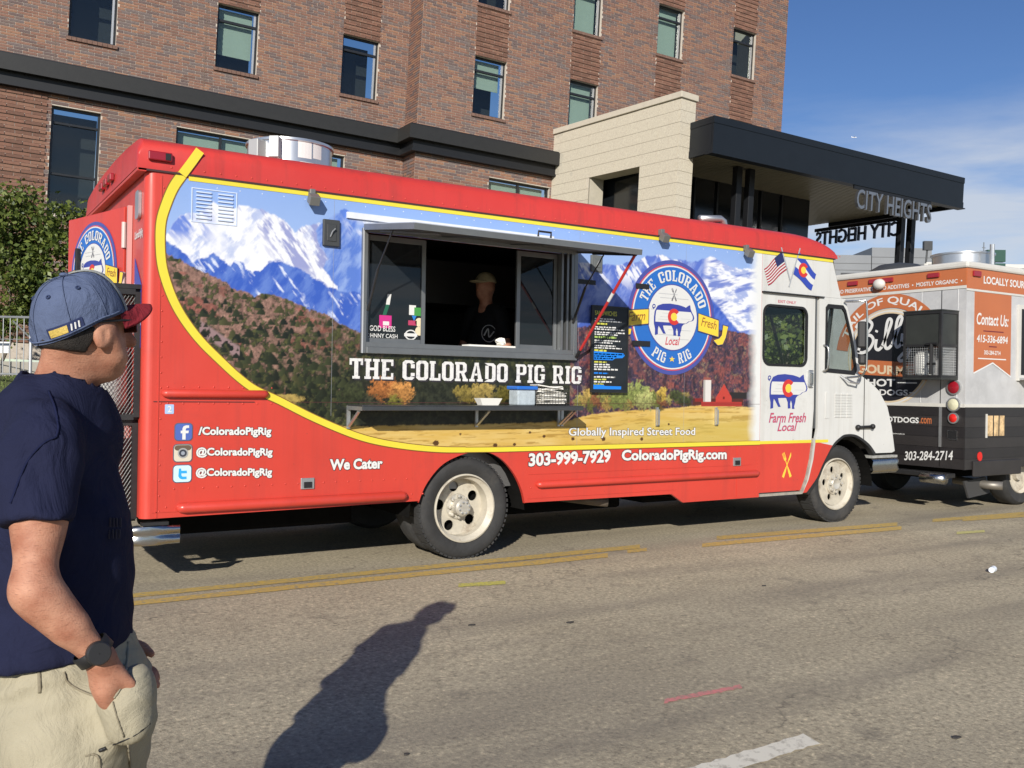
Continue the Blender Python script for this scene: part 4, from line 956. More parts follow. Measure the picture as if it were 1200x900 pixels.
def slabline(txt, F, p0, p1, ht, w, m, parent, name='lettering'):
    g, wd = slab_text(txt); q = MB(F); L_ = Vector(p1)-Vector(p0); s_ = L_.length/wd; d = L_.normalized(); 
    for poly in g: q.face([(p0[0]+d.x*a*s_, p0[1]+d.y*a*s_+b*ht, w) for a, b in poly])
    return q.build(name, m, parent)
DIST = mat('distressed_white', (.70, .69, .67), .5, dirt=(.10, .10, .16), dscale=34, damt=.9)
tl = [(-1.022,1.426),(1.100,1.406),(-1.025,1.577)]
TW_ = slab_text('THE COLORADO PIG RIG')[1]; tx_ = tl[0][0]; ts_ = (tl[1][0]-tl[0][0])/TW_
pos = 0
for wd_ in 'THE COLORADO PIG RIG'.split():
    ww_ = slab_text(wd_)[1]; a_ = tx_+pos*ts_; b_ = a_+ww_*ts_; za, zb = 1.423-.010*(a_-tx_)/2.1, 1.423-.010*(b_-tx_)/2.1
    for dx, dz, w, m in ((.012, -.012, .0045, OUT), (0, 0, .006, DIST)): slabline(wd_, FS, (a_+dx, za+dz), (b_+dx, zb+dz), .150, w, m, truck, 'title_lettering')
    pos += ww_+.07+.28+.07
# sticker 2
ic = [(-2.312,1.165),(-2.260,1.162),(-2.313,1.227),(-2.264,1.227)]
MB(FS).slab([rrect(ic[0][0]-.005, ic[1][0], 1.165, 1.228, .006)], 0, .003).build('number_sticker', mat('sticker_blue', (.36, .5, .75), .4), truck)
lettering('2', FS, (ic[0][0]+.012, 1.175, ic[1][0]-.014, 1.218), .0045, WL, truck, off=.03)
# social icons
def icon(p, m1):
    (ax, az), (bx, bz) = p; MB(FS).slab([rrect(ax-.006, bx+.006, az-.006, bz+.006, .026)], 0, .003).build('icon_border', mat('icon_edge', (.10, .10, .14), .4), truck)
    MB(FS).slab([rrect(ax, bx, az, bz, .022)], .003, .0045).build('social_icon', m1, truck); return ax, az, bx, bz
FBB = mat('icon_blue', (.075, .13, .42), .35); 
a, z, b, t = icon([(-2.249,0.989),(-2.141,1.099)], FBB); w, h = b-a, t-z
MB(FS).fill([[(a+.42*w, z+.004), (a+.62*w, z+.004), (a+.62*w, z+.42*h), (a+.78*w, z+.42*h), (a+.81*w, z+.58*h), (a+.62*w, z+.58*h), (a+.62*w, z+.66*h), (a+.67*w, z+.74*h), (a+.82*w, z+.74*h), (a+.82*w, z+.90*h), (a+.62*w, z+.90*h), (a+.48*w, z+.84*h), (a+.42*w, z+.70*h), (a+.42*w, z+.58*h), (a+.32*w, z+.58*h), (a+.32*w, z+.42*h), (a+.42*w, z+.42*h)]], .0055).build('icon_mark', WL, truck)
a, z, b, t = icon([(-2.255,0.847),(-2.141,0.958)], mat('icon_cream', (.62, .56, .44), .4)); w, h = b-a, t-z
MB(FS).fill([rrect(a+.002, b-.002, z+.66*h, t-.002, .02)], .0052).build('icon_mark', mat('icon_brown', (.13, .09, .06), .4), truck)
for r_, m_, d_ in ((.30, mat('icon_grey', (.35, .35, .34), .3), .006), (.22, mat('icon_lens', (.05, .055, .07), .2), .0068), (.11, mat('icon_lens2', (.30, .33, .38), .2), .0076)):
    MB(FS).fill([ell((a+.5*w, z+.5*h), r_*w, r_*w, 24)], d_).build('icon_mark', m_, truck)
a, z, b, t = icon([(-2.256,0.710),(-2.142,0.820)], mat('icon_pale', (.55, .75, .85), .35)); w, h = b-a, t-z
TWB = mat('icon_sky', (.03, .36, .75), .4)
MB(FS).fill([[(a+.30*w, z+.82*h), (a+.42*w, z+.82*h), (a+.44*w, z+.68*h), (a+.74*w, z+.68*h), (a+.76*w, z+.52*h), (a+.44*w, z+.52*h), (a+.45*w, z+.38*h), (a+.52*w, z+.32*h), (a+.74*w, z+.32*h), (a+.74*w, z+.16*h), (a+.48*w, z+.16*h), (a+.34*w, z+.22*h), (a+.27*w, z+.36*h)]], .0055).build('icon_mark', TWB, truck)
# --- pig emblem
PIG = [(312, 440), (318, 428), (335, 420), (360, 417), (390, 420), (405, 424), (415, 428), (424, 420), (430, 417), (432, 432), (437, 445), (443, 457), (445, 466), (442, 475), (436, 478), (428, 480), (420, 487), (408, 492), (402, 500), (400, 515), (396, 530), (398, 538), (388, 538), (388, 520), (384, 508), (381, 520), (383, 536), (373, 537), (372, 515), (366, 500), (350, 500), (337, 501), (340, 515), (347, 531), (338, 531), (328, 512), (322, 503), (320, 515), (320, 535), (310, 538), (310, 515), (306, 495), (306, 470), (308, 450)]
PIG = [((x-302)/143, (540-y)/123) for x, y in PIG][::-1]
NAVY = mat('emblem_blue', (.035, .05, .28), .4); CRED = mat('emblem_red', (.55, .035, .03), .4); GOLD = mat('emblem_gold', (.78, .55, .06), .4); EWH = mat('emblem_white', (.62, .62, .60), .45); FAINT = mat('faint_line', (.42, .43, .45), .5)
def pig(F, x0, x1, z0, z1, w, parent, bars=True):
    """all its pieces hang on the part that carries the emblem"""
    T = lambda p: (x0+p[0]*(x1-x0), z0+p[1]*(z1-z0))
    MB(F).fill([[T(p) for p in PIG]], w).build('pig_emblem', NAVY, parent); o = parent
    band = clip(PIG, .42, .78); cx_ = .5
    MB(F).fill([[T((cx_+(p[0]-cx_)*.93, p[1])) for p in band]], w+.0012).build('emblem_band', EWH, o)
    if bars:
        for k, y in enumerate((.50, .58, .69)): MB(F).face([(*T((.12+.05*k, y)), w+.002), (*T((.40, y)), w+.002), (*T((.40, y+.008)), w+.002), (*T((.12+.05*k, y+.008)), w+.002)]).build('emblem_line', FAINT, o)
        MB(F).face([(*T((.66, .55)), w+.002), (*T((.9, .55)), w+.002), (*T((.9, .558)), w+.002), (*T((.66, .558)), w+.002)]).build('emblem_line', FAINT, o)
    c = T((.50, .60)); r_ = (z1-z0)*.245; ryx = 1.0
    out_ = arc(c, r_*1.02, 40, 320, 24); inn = arc(c, r_*.52, 320, 40, 20)
    MB(F).fill([out_+inn], w+.003).build('emblem_letter', CRED, o); MB(F).fill([ell(c, r_*.50, r_*.50, 24)], w+.0028).build('emblem_disc', GOLD, o)
    tp = [T(p) for p in ((.03, .80), (-.01, .86), (.01, .93), (.05, .92), (.05, .86), (.01, .84))]
    ribbon(spline(tp, 3), (z1-z0)*.03, F, w, NAVY, 'pig_tail', o); return o
def cutlery(F, c, L_, m, w, parent):
    for sgn in (-1, 1):
        d = Vector((sgn*.42, .9)).normalized(); n_ = Vector((d.y, -d.x)); C_ = Vector(c); q = MB(F)
        P = lambda t, o: (*(C_+d*(t*L_)+n_*(o*L_)), w+.0008*(sgn > 0))
        q.face([P(-.5, -.06), P(-.5, .06), P(-.25, .05), P(-.05, .02), P(-.05, -.02), P(-.25, -.05)]); q.face([P(-.05, -.02), P(-.05, .02), P(.2, .02), P(.2, -.02)])
        if sgn < 0:
            q.face([P(.2, -.06), P(.2, .06), P(.3, .07), P(.3, -.07)])
            for k in (-.055, 0, .055): q.face([P(.3, k-.015), P(.3, k+.015), P(.5, k+.015), P(.5, k-.015)])
        else: q.face([P(.2, -.02), P(.2, .045), P(.4, .055), P(.5, .0), P(.5, -.02)])
        q.build('cutlery_emblem', m, parent)
# --- round logo
LC = (2.12, 2.037); LR = .525
def logo(F, c, R, parent, w=.006, flat=False):
    LNV = mat('logo_navy', (.06, .075, .30), .4); LRD = mat('logo_red', (.50, .07, .10), .4); LBL = mat('logo_blue', (.02, .13, .46), .38)
    q = MB(F); o = q.slab([ell(c, R, R, 64)], w-.004, w).build('round_logo', LNV, parent)
    if flat: o = parent
    for k, (f_, m_) in enumerate(((.93, LRD), (.905, EWH), (.88, LBL), (.585, LNV), (.565, EWH))): MB(F).fill([ell(c, R*f_, R*f_, 64)], w+.0012*(k+1)).build('logo_ring', m_, o)
    W_ = w+.0075
    for (y, a_, b_) in ((.40, -.33, .1), (.33, -.3, .36), (.12, -.5, -.44), (-.31, -.33, .12), (-.38, -.05, .38), (-.22, -.1, .42)): MB(F).face([(c[0]+a_*R, c[1]+y*R, W_), (c[0]+b_*R, c[1]+y*R, W_), (c[0]+b_*R, c[1]+(y+.008)*R, W_), (c[0]+a_*R, c[1]+(y+.008)*R, W_)]).build('logo_line', FAINT, o)
    def ring(txt, a0, a1, r0, ht, top=True):
        g, wd = slab_text(txt, .12); q = MB(F); q2 = MB(F)
        for poly in g:
            cx_ = sum(p[0] for p in poly)/len(poly)
            P = []
            for a, b in poly:
                t = math.radians(a0+(a1-a0)*a/wd); r_ = (r0+b*ht) if top else (r0-b*ht)
                P.append((c[0]+R*r_*math.cos(t), c[1]+R*r_*math.sin(t)))
            is_star = '*' in txt and len(poly) == 3
            (q2 if is_star else q).face([(*p, w+.0075) for p in P])
        if q.f: q.build('logo_lettering', EWH, o)
        if q2.f: q2.build('logo_star', GOLD, o)
    ring('THE', 158, 128, .635, .19); ring('COLORADO', 117, 17, .635, .19); ring('PIG', 234, 258, .82, .185, False); ring('*', 264, 275, .82, .185, False); ring('RIG', 281, 305, .82, .185, False)
    pig(F, c[0]-.46*R, c[0]+.50*R, c[1]-.33*R, c[1]+.24*R, w+.008, o)
    cutlery(F, (c[0]+.02*R, c[1]+.40*R), .24*R, mat('cutlery_grey', (.12, .12, .14), .5), w+.008, o)
    lettering('Local', F, (c[0]-.17*R, c[1]-.48*R, c[0]+.17*R, c[1]-.34*R), w+.008, mat('script_red', (.50, .05, .07), .4), o, off=.01, shear=.3)
    BAN = mat('banner_yellow', (.80, .56, .05), .4); BED = mat('banner_edge', (.06, .06, .12), .4); BRN = mat('banner_letter', (.28, .12, .03), .4)
    def bn(P, d, m_): MB(F).fill([[(c[0]+x*R, c[1]+y*R) for x, y in P]], w+d).build('logo_banner', m_, o)
    for d, m_, g_ in ((.009, BED, .018), (.010, BAN, 0)):
        bn([(-1.09-g_, -.20-g_), (-.56+g_, -.13-g_), (-.56+g_, .11+g_), (-1.09-g_, .06+g_)], d, m_)
        bn([(.60-g_, -.20-g_), (1.09+g_, -.29-g_), (1.09+g_, .0+g_), (.60-g_, .10+g_)], d, m_)
        bn([(.98-g_, -.36-g_), (1.08, -.44-g_), (1.2, -.42-g_), (1.27+g_, -.30), (1.33+g_, -.10+g_), (1.21-g_, -.08+g_), (1.18, -.26+g_), (1.12, -.32+g_)], d-.0004, m_)
        bn([(-1.12-g_, -.36), (-.95, -.33-g_), (-.93+g_, -.24), (-1.12, -.24+g_)], d-.0004, m_)
    lettering('Farm', F, (c[0]-1.02*R, c[1]-.12*R, c[0]-.63*R, c[1]+.04*R), w+.0115, BRN, o, off=.006, shear=.35, slope=.10)
    lettering('Fresh', F, (c[0]+.66*R, c[1]-.11*R, c[0]+1.04*R, c[1]+.05*R), w+.0115, BRN, o, off=.006, shear=.35, slope=-.16)
    return o
logo(FS, LC, LR, truck)
q = MB(FS)
e = [(1.676,2.319),(1.825,2.277),(1.647,1.809),(1.846,1.763)]
HNG = mat('strap_black', (.015, .015, .016), .5)
for a, b in ((0, 1), (2, 3)): MB(FS).slab([[(e[a][0], e[b][1]), (e[b][0], e[b][1]), (e[b][0], e[a][1]), (e[a][0], e[a][1])]], .012, .024).build('latch_plate', HNG, truck)
e = [(1.036,2.310),(1.229,2.272)]
MB(FS).slab([[(e[0][0], e[1][1]), (e[1][0], e[1][1]), (e[1][0], e[0][1]), (e[0][0], e[0][1])]], .003, .014).build('latch_plate', HNG, truck)
# --- serving opening: frame, sliding panes, sill
fr = MB(FS).box(WX0-.038, WX0, WZ0-.05, WZ1+.025, .003, .032).box(WX1, WX1+.038, WZ0-.05, WZ1+.025, .003, .032).box(WX0, WX1, WZ1, WZ1+.025, .003, .032).box(WX0, WX1, WZ0-.05, WZ0-.001, .003, .045).build('window_frame', ALF, truck, bev=.004)
MB(FS).box(WX0-.0375, WX0-.026, WZ0-.049, WZ1+.024, .0322, .036).build('frame_edge', mat('frame_bright', (.62, .63, .64), .35, .4), fr); MB(FS).box(WX0, WX1, WZ0, WZ0+.035, -.12, .032).build('window_track', ALF, fr)
e = [(-0.863,1.704),(-0.773,1.708),(-0.385,1.723),(-0.340,1.725),(0.448,1.756),(0.507,1.758),(0.868,1.772),(0.913,1.774)]
def slide(x0, x1, t=.035, y=-.05):
    f = MB(FS).box(x0, x0+t, WZ0+.036, WZ1-.01, y-.012, y+.012).box(x1-t, x1, WZ0+.036, WZ1-.01, y-.012, y+.012).box(x0+t, x1-t, WZ0+.036, WZ0+.07, y-.012, y+.012).box(x0+t, x1-t, WZ1-.05, WZ1-.01, y-.012, y+.012).build('sliding_window', ALF, truck, bev=.002)
    MB(FS).box(x0+t, x1-t, WZ0+.07, WZ1-.05, y-.003, y+.003).build('pane', GLS2, f); return f
GLS2 = glass('serving_glass', (.35, .40, .44), .55)
sl = slide(WX0+.01, -.385); sl2 = slide(WX0+.25, -.345, .035, -.085) if False else None
sr = slide(.455, WX1-.13)
MB(FS).box(-.42, -.385, WZ0+.036, WZ1-.01, -.10, -.066).build('meeting_stile', ALF, truck)
q = MB(FS); q.box(WX1-.125, WX1-.105, WZ0+.036, WZ1, -.09, .02).box(WX1-.07, WX1-.05, WZ0+.036, WZ1, -.09, .02).box(WX1-.03, WX1-.002, WZ0+.036, WZ1, -.09, .03); q.build('window_jamb', ALF, truck)
# stickers on the left pane
def stick(P, m_, d=.0): return MB(FS).slab([P], -.046, -.044+d).build('window_sticker', m_, sl)
def pb(u0, v0, u1, v1): return [(u0, v0), (u1, v0), (u1, v1), (u0, v1)]
e = [(-0.768,1.811),(-0.667,1.907),(-0.742,1.909),(-0.715,1.989),(-0.702,2.070),(-0.520,1.921),(-0.463,1.997),(-0.477,1.917),(-0.404,1.981),(-0.526,1.842),(-0.454,1.879),(-0.468,1.832),(-0.395,1.902),(-0.467,1.766),(-0.394,1.835),(-0.553,1.729),(-0.453,1.806),(-0.787,1.727),(-0.605,1.786)]
stick(pb(e[0][0], e[0][1], e[1][0], e[1][1]), mat('sticker_pink', (.55, .03, .22), .4)); stick(pb(e[0][0]+.03, e[0][1]+.02, e[1][0]-.02, e[0][1]+.05), WL, .001)
stick([(e[2][0], e[2][1]), (e[2][0]+.03, e[2][1]), (e[3][0]+.03, e[3][1]), (e[3][0], e[3][1])], mat('sticker_green', (.02, .12, .07), .4)); stick([(e[3][0], e[3][1]), (e[3][0]+.03, e[3][1]), (e[4][0]+.03, e[4][1]), (e[4][0], e[4][1])], WL)
stick(pb(e[5][0], e[5][1], e[6][0], e[6][1]), WL); stick(pb(e[7][0], e[7][1], e[8][0], e[8][1]), mat('sticker_leaf', (.06, .28, .06), .4), .001); stick(pb(e[9][0], e[9][1], e[10][0], e[10][1]), mat('sticker_red', (.45, .05, .12), .4))
stick([(e[7][0]-.02, e[7][1]), (e[7][0]+.02, e[7][1]), (e[7][0]-.0, e[7][1]-.04)], mat('sticker_blue2', (.03, .2, .6), .4))
for k in (11, 13): stick(ell(((e[k][0]+e[k+1][0])/2, (e[k][1]+e[k+1][1])/2), .035, .035, 20), mat('sticker_cream', (.72, .62, .42), .4))
rc = ((e[15][0]+e[16][0])/2, (e[15][1]+e[16][1])/2); MB(FS).slab([ell(rc, .05, .04, 24), ell(rc, .04, .031, 24)], -.046, -.044).build('window_sticker', WL, sl); stick(pb(rc[0]-.055, rc[1]-.012, rc[0]+.055, rc[1]+.012), WL, .001)
lettering('GOD BLESS', FS, (e[17][0]-.06, e[18][1]-.001, e[18][0]-.03, e[18][1]+.04), -.0435, WL, sl, off=.01)
lettering('JOHNNY CASH', FS, (e[17][0]-.10, e[17][1]-.002, e[18][0]-.01, e[17][1]+.04), -.0435, WL, sl, off=.01)
# --- hatch: framed flap held out flat, gas struts, prop
HD, HZ = .86, 2.43
HT0, HT1 = Vector((0, -.0, 2.535)), Vector((0, -HD, HZ))
FH = frame((0, -.035, 2.535), (1, 0, 0), Vector((0, -HD+.035, HZ-2.535)).normalized(), Vector((0, HZ-2.535, HD)).normalized())
HL = .845
hx0, hx1 = WX0-.035, WX1+.03
HSK = mat('hatch_skin', (.50, .54, .60), .4, .2, var=.06); HUN = mat('hatch_lining', (.20, .20, .20), .5, .5, var=.1)
ha = MB(FH).box(hx0+.03, hx1-.03, .0, HL-.03, .004, .03).build('hatch', HUN, truck)
MB(FH).box(hx0+.005, hx1-.005, .0, HL-.004, .0305, .036).build('hatch_skin', HSK, ha)
MB(FH).box(hx0, hx0+.03, 0, HL, -.012, .03).box(hx1-.03, hx1, 0, HL, -.012, .03).box(hx0+.03, hx1-.03, HL-.03, HL, -.012, .03).box(hx0+.03, hx1-.03, 0, .03, -.012, .0035).build('hatch_rim', ALF, ha)
for x in (-.3, .32): MB(FH).box(x, x+.03, .03, HL-.03, -.006, .0035).build('hatch_rib', ALF, ha)
q = MB(); 
def hp(x, t, o=0): return tuple(FH @ Vector((x, t, o)))
q.tube([hp(.06, HL-.02, .036), hp(.06, HL-.02, .075), hp(.17, HL-.02, .075), hp(.17, HL-.02, .036)], .008, 8); q.build('hatch_handle', BLM, ha)
MB(FS).box(WX0-.16, .78, 2.60, 2.645, .003, .02).build('hinge_cover', mat('hinge_white', (.66, .68, .72), .4, var=.08, vscale=12), truck)
for x, nm in ((hx0+.045, 'gas_strut'), (hx1-.04, 'gas_strut')):
    q = MB(); q.tube([(x, -.03, 1.93), (x, -.2, 2.22)], .011, 8).tube([(x, -.2, 2.22), hp(x, .42, -.01)], .006, 6); q.build(nm, BLM, truck)
PRD = mat('prop_red', (.50, .03, .03), .4)
q = MB(); pe = Vector(hp(hx1-.02, HL-.06, -.012)); pb_ = Vector((WX1+.03, -.045, 1.655)); q.tube([pb_, pe], .012, 8); q.build('hatch_prop', PRD, truck)
d = (pe-pb_); MB().tube([pb_+d*.56, pb_+d*.64], .0135, 8).build('prop_label', WL, truck); MB().tube([pb_-d*.02, pb_+d*.06], .0145, 8).build('prop_foot', BLK, truck)
q = MB(); q.tube([hp(hx1-.03, .25, -.014), hp(hx1-.03, HL-.03, -.014)], .008, 6); q.build('hatch_slide', BLM, ha)
q = MB(); q.tube([hp(hx0+.05, .2, -.016), hp(hx0+.3, HL-.2, -.016)], .008, 6); q.build('hatch_slide', ALF, ha)
# --- folding shelf
SHD = .30
sx0, sx1 = [(-1.039,1.245),(0.924,1.245)][0][0], [(-1.039,1.245),(0.907,1.245)][1][0]
SHM = mat('shelf_steel', (.13, .135, .14), .35, .8, var=.12, vscale=7)
sh = MB().box(sx0, sx1, -SHD, -.004, 1.225, 1.232).box(sx0, sx1, -SHD, -SHD+.012, 1.195, 1.2249).build('shelf', SHM, truck, bev=.002)
def bracket(x, par, full=True, ztop=1.224):
    q = MB(); q.box(x-.013, x+.013, -.02, -.004, ztop-.17, ztop)
    if full: q.box(x-.013, x+.013, -SHD+.02, -.021, ztop-.03, ztop-.001); q.tube([(x, -.03, ztop-.15), (x, -SHD*.7, ztop-.035)], .012, 6)
    else: q.box(x-.010, x+.010, -.04, -.021, ztop-.16, ztop-.02)
    return q.build('shelf_bracket', GAL, par)
for x in (sx0+.012, .06, .86, sx1-.012): bracket(x, sh)
e = [(1.949,1.155),(2.681,1.153)]
for x, z in e: bracket(x, truck, False, 1.215)
# --- lights and boxes on the side
def flood(p, tilt=1):
    x, z = p; q = MB(); q.box(x-.02, x+.02, -.05, .0, z-.01, z+.045).obox((x, -.07, z-.035), (.038, 0, 0), (0, .028, .018), (0, -.014, .03)); return q.build('flood_light', mat('lamp_grey', (.20, .20, .19), .45, .4), truck, bev=.004)
for p in [(-1.339,2.727),(1.956,2.781),(3.033,2.740)]: flood(p)
def plate(p, m_):
    (a, z), (b, t) = p; o = MB(FS).box(a, b, z, t, .003, .03).build('outlet_box', m_, truck, bev=.006)
    MB(FS).box((a+b)/2-.035, (a+b)/2+.035, z+.035, t-.035, .0302, .034).build('outlet_cover', m_, o, bev=.003)
    q = MB(); c = ((a+b)/2, (z+t)/2); q.tube([(c[0]-.012, -.036, c[1]-.03), (c[0], -.05, c[1]+.01), (c[0]+.02, -.05, c[1]+.03)], .005, 6); q.build('outlet_latch', GAL, o)
plate([(-1.249,2.379),(-1.122,2.572)], DGR); plate([(1.171,2.386),(1.289,2.529)], mat('outlet_grey', (.12, .13, .13), .5))
for p in [(-1.329,0.663),(2.974,0.691)]:
    x, z = p; q = MB(FS); q.box(x-.05, x+.05, z-.04, z+.04, 0, .012); o = q.build('side_marker', GAL, truck, bev=.003); MB(FS).box(x-.028, x+.03, z-.03, z+.012, .0122, .02).build('marker_recess', BLK, o)
# --- emergency lamp at rear corner, roof clearance lamps
LMP = mat('lamp_red', (.28, .01, .02), .2, coat=.4)
q = MB(FS); a, b = [(-2.442,2.872),(-2.314,2.947)]; o = MB(FS).box(-2.452, -2.30, 2.83, 2.89, .002, .03).build('clearance_lamp', LMP, truck, bev=.008); MB(FS).box(-2.345, -2.312, 2.838, 2.882, .0305, .034).build('lamp_socket', BLK, o)
for y in (.95, 1.15, 1.35): MB().box(-2.545, -2.512, y-.06, y+.06, 2.845, 2.90).build('clearance_lamp', LMP, truck, bev=.008)
# --- roof fan and roof clutter
fc = Vector((-1.108, 1.15, 2.985)); GALV = mat('fan_steel', (.60, .61, .62), .30, .85, var=.05, vscale=5)
fan = MB().lathe([(.345, .0), (.345, .34), (.36, .345), (.36, .365), (.335, .365), (.32, .18), (.1, .18)], fc, (0, 0, 1), 48).build('exhaust_fan', GALV, truck, auto=30)
MB().lathe([(.10, 0), (.30, .18), (.32, .2)], fc, (0, 0, 1), 24).build('fan_cone', BLM, fan)
MB().box(fc.x-.5, fc.x+.5, fc.y-.5, fc.y+.5, 2.95, fc.z+.01).build('fan_curb', GALV, fan)
OUTB = mat('outlet_pale', (.45, .46, .45), .4, .3)
ca = lambda a, r: (fc.x+r*math.cos(a), fc.y+r*math.sin(a))
for a, z, s_ in ((-2.62, .25, .05), (-2.2, .27, .04)):
    x, y = ca(a, .385); MB().obox((x, y, fc.z+z), (s_*math.cos(a), s_*math.sin(a), 0), (-s_*math.sin(a), s_*math.cos(a), 0), (0, 0, .085)).build('switch_box', OUTB, fan, bev=.006)
for a, z, w_, h_ in ((-1.55, .28, .06, .07), (-1.22, .28, .045, .06), (-1.5, .13, .06, .05)):
    q = MB(); pts = []
    for k in range(5):
        aa = a+(k/4-.5)*w_*2/.36; x, y = ca(aa, .3465); pts.append((x, y))
    for (x0_, y0_), (x1_, y1_) in zip(pts, pts[1:]): q.face([(x0_, y0_, fc.z+z-h_), (x1_, y1_, fc.z+z-h_), (x1_, y1_, fc.z+z+h_), (x0_, y0_, fc.z+z+h_)])
    q.build('warning_label', WL, fan)
MB().box(-.28, -.06, .55, .70, 2.97, 3.07).build('junction_box', OUTB, truck, bev=.008)
MB().box(.0, 2.9, .35, .38, 3.0, 3.03).build('roof_rail', GAL, truck)
e = [(1.475,3.106)][0]; MB().box(e[0]-.06, e[0]+.07, .44, .56, 2.98, 3.06).build('roof_box', OUTB, truck, bev=.008)
q = MB(); e = [(3.014,3.131),(3.351,3.159),(3.390,3.047)]; q.tube([(e[0][0], .6, e[0][1]), (e[1][0]-.05, .6, e[1][1]), (e[1][0], .6, e[1][1]-.02), (e[2][0], .6, 2.98)], .035, 12); q.build('roof_pipe', GAL, truck, smooth=True)
# --- cab: sliding door, quarter panel, windscreen, nose
door_o = [(3.295, .372), (3.90, .372), (3.965, .50), (4.02, .68), (4.06, .9), (4.085, 1.2), (4.085, 2.35), (3.295, 2.35)]
dw = rrect(3.325, 3.965, 1.635, 2.235, .09)
door = MB(FS).slab([door_o, dw], -.045, -.012).build('door', WHT, truck)
def ringslab(o, i, w0, w1, name, m, par): return MB(FS).slab([o, i], w0, w1).build(name, m, par)
ringslab(rrect(3.318, 3.972, 1.628, 2.242, .095), rrect(3.342, 3.948, 1.652, 2.218, .075), -.02, -.004, 'window_gasket', BLK, door)
MB(FS).slab([rrect(3.335, 3.955, 1.645, 2.225, .08)], -.034, -.030).build('pane', GLS, door)
MB(FS).fill([clip(door_o, .3, .862)], -.010).build('red_paint_panel', RED, door)
ribbon([(3.295, .868), (4.053, .868)], .03, FS, -.009, YST, 'yellow_line', door)
MB(FS).slab([[(3.30, .36), (3.905, .36), (3.972, .49), (4.028, .675), (4.068, .9), (4.068, .86), (4.036, .66), (3.985, .47), (3.915, .335), (3.30, .335)]], -.04, .004).build('step_trim', mat('worn_trim', (.45, .42, .36), .5, .4, var=.3, vscale=20), door)
hd = [(4.033,1.378),(4.134,1.546)]
q = MB(FS); q.box(3.985, 4.06, 1.42, 1.60, -.012, .004); dh = q.build('door_handle', GAL, door, bev=.015)
MB(FS).box(4.0, 4.03, 1.45, 1.57, .0042, .03).build('handle_grip', CHR, door, bev=.008)
pg = [(3.411,1.185),(3.984,1.561)]; pig(FS, pg[0][0], pg[1][0], pg[0][1]+.01, pg[1][1]-.01, -.010, door)
SCR = mat('script_pink', (.50, .07, .11), .4)
t_ = [(3.426,1.063),(3.969,1.063),(3.424,1.160)]; lettering('Farm Fresh', FS, (t_[0][0], t_[0][1], t_[1][0], t_[2][1]), -.010, SCR, door, off=.012, shear=.3, outline=.012, omat=mat('script_blue', (.12, .16, .4), .4))
t_ = [(3.550,0.977),(3.837,0.977),(3.548,1.066)]; lettering('Local', FS, (t_[0][0], t_[0][1], t_[1][0], t_[2][1]-.005), -.010, SCR, door, off=.012, shear=.3, outline=.012, omat=MATS['script_blue'])
c_ = [(3.694,0.636)][0]; cutlery(FS, c_, .27, GOLD, -.009, door)
t_ = [(3.532,2.305),(3.794,2.309)]; lettering('EXIT ONLY', FS, (t_[0][0], 2.262, t_[1][0], 2.29), -.0105, SCR, door, off=.02)
# black slot with rails beside the door
MB(FS).slab([[(4.087, 1.0), (4.135, 1.0), (4.135, 2.36), (4.087, 2.36)]], -.06, -.035).build('door_slot', BLK, truck)
MB(FS).box(4.100, 4.112, 1.0, 2.35, -.034, -.01).build('door_track', ALF, truck)
# header over the door
FPT = [(3.2885, 2.362), (4.25, 2.362), (4.47, 2.362), (4.33, 2.74), (4.31, 2.765), (3.2885, 2.765)]
MB(FS).slab([FPT], -.03, 0).build('header_panel', WHT, truck)
MB(FS).box(3.295, 4.19, 2.351, 2.362, -.01, .022).build('door_rail', BLM, truck)
# quarter panel with window and wheel arch
fa = spline([(3.979,0.347),(4.132,0.490),(4.221,0.628),(4.370,0.819),(4.484,0.898),(4.579,0.932),(4.760,0.921),(4.962,0.826),(5.080,0.721)], 4)
prof_f = [(4.759,1.586),(4.873,1.533),(5.004,1.471),(5.122,1.398),(5.273,1.222),(5.353,1.006),(5.412,0.737)]
QO = [(3.925, .345)]+fa+[(prof_f[-1][0]-.05, fa[-1][1]+.0)]+[prof_f[-1]]+prof_f[::-1][1:]+[(4.80, 1.62), (4.70, 1.98), (4.55, 2.34), (4.54, 2.36), (4.138, 2.36), (4.138, 1.0), (4.112, .9), (4.075, .68), (4.01, .48)]
qw = [(4.289,2.295),(4.437,2.327),(4.506,2.309),(4.577,2.187),(4.709,1.894),(4.758,1.631),(4.702,1.594),(4.346,1.586),(4.298,1.620)]
qw = [(4.245, 1.59), (4.70, 1.57), (4.735, 1.62), (4.66, 1.95), (4.545, 2.24), (4.50, 2.285), (4.27, 2.285), (4.235, 2.25), (4.235, 1.61)]
quarter = MB(FS).slab([QO, qw], -.03, 0).build('quarter_panel', WHT, truck)
sc = lambda P, s_: [((sum(p[0] for p in P)/len(P))+(x-sum(p[0] for p in P)/len(P))*s_, (sum(p[1] for p in P)/len(P))+(y-sum(p[1] for p in P)/len(P))*s_) for x, y in P]
MB(FS).slab([sc(qw, 1.02), sc(qw, .90)], -.012, .008).build('window_gasket', BLK, quarter); MB(FS).slab([sc(qw, 1.0)], -.026, -.022).build('pane', GLS, quarter)
lowq = clip(QO, .3, .862); lowq = [p for p in lowq if p[0] < 4.4]
MB(FS).fill([lowq], .002).build('red_paint_panel', RED, quarter)
ribbon([(4.10, .868), (4.30, .868)], .03, FS, .0025, YST, 'yellow_line', quarter)
MB(FS).slab([[(p[0], p[1]) for p in fa]+[(p[0]+(4.6-p[0])*.05, p[1]-.025) for p in fa[::-1]]], -.06, .004).build('arch_lip', BLM, quarter)
q = MB(FS)
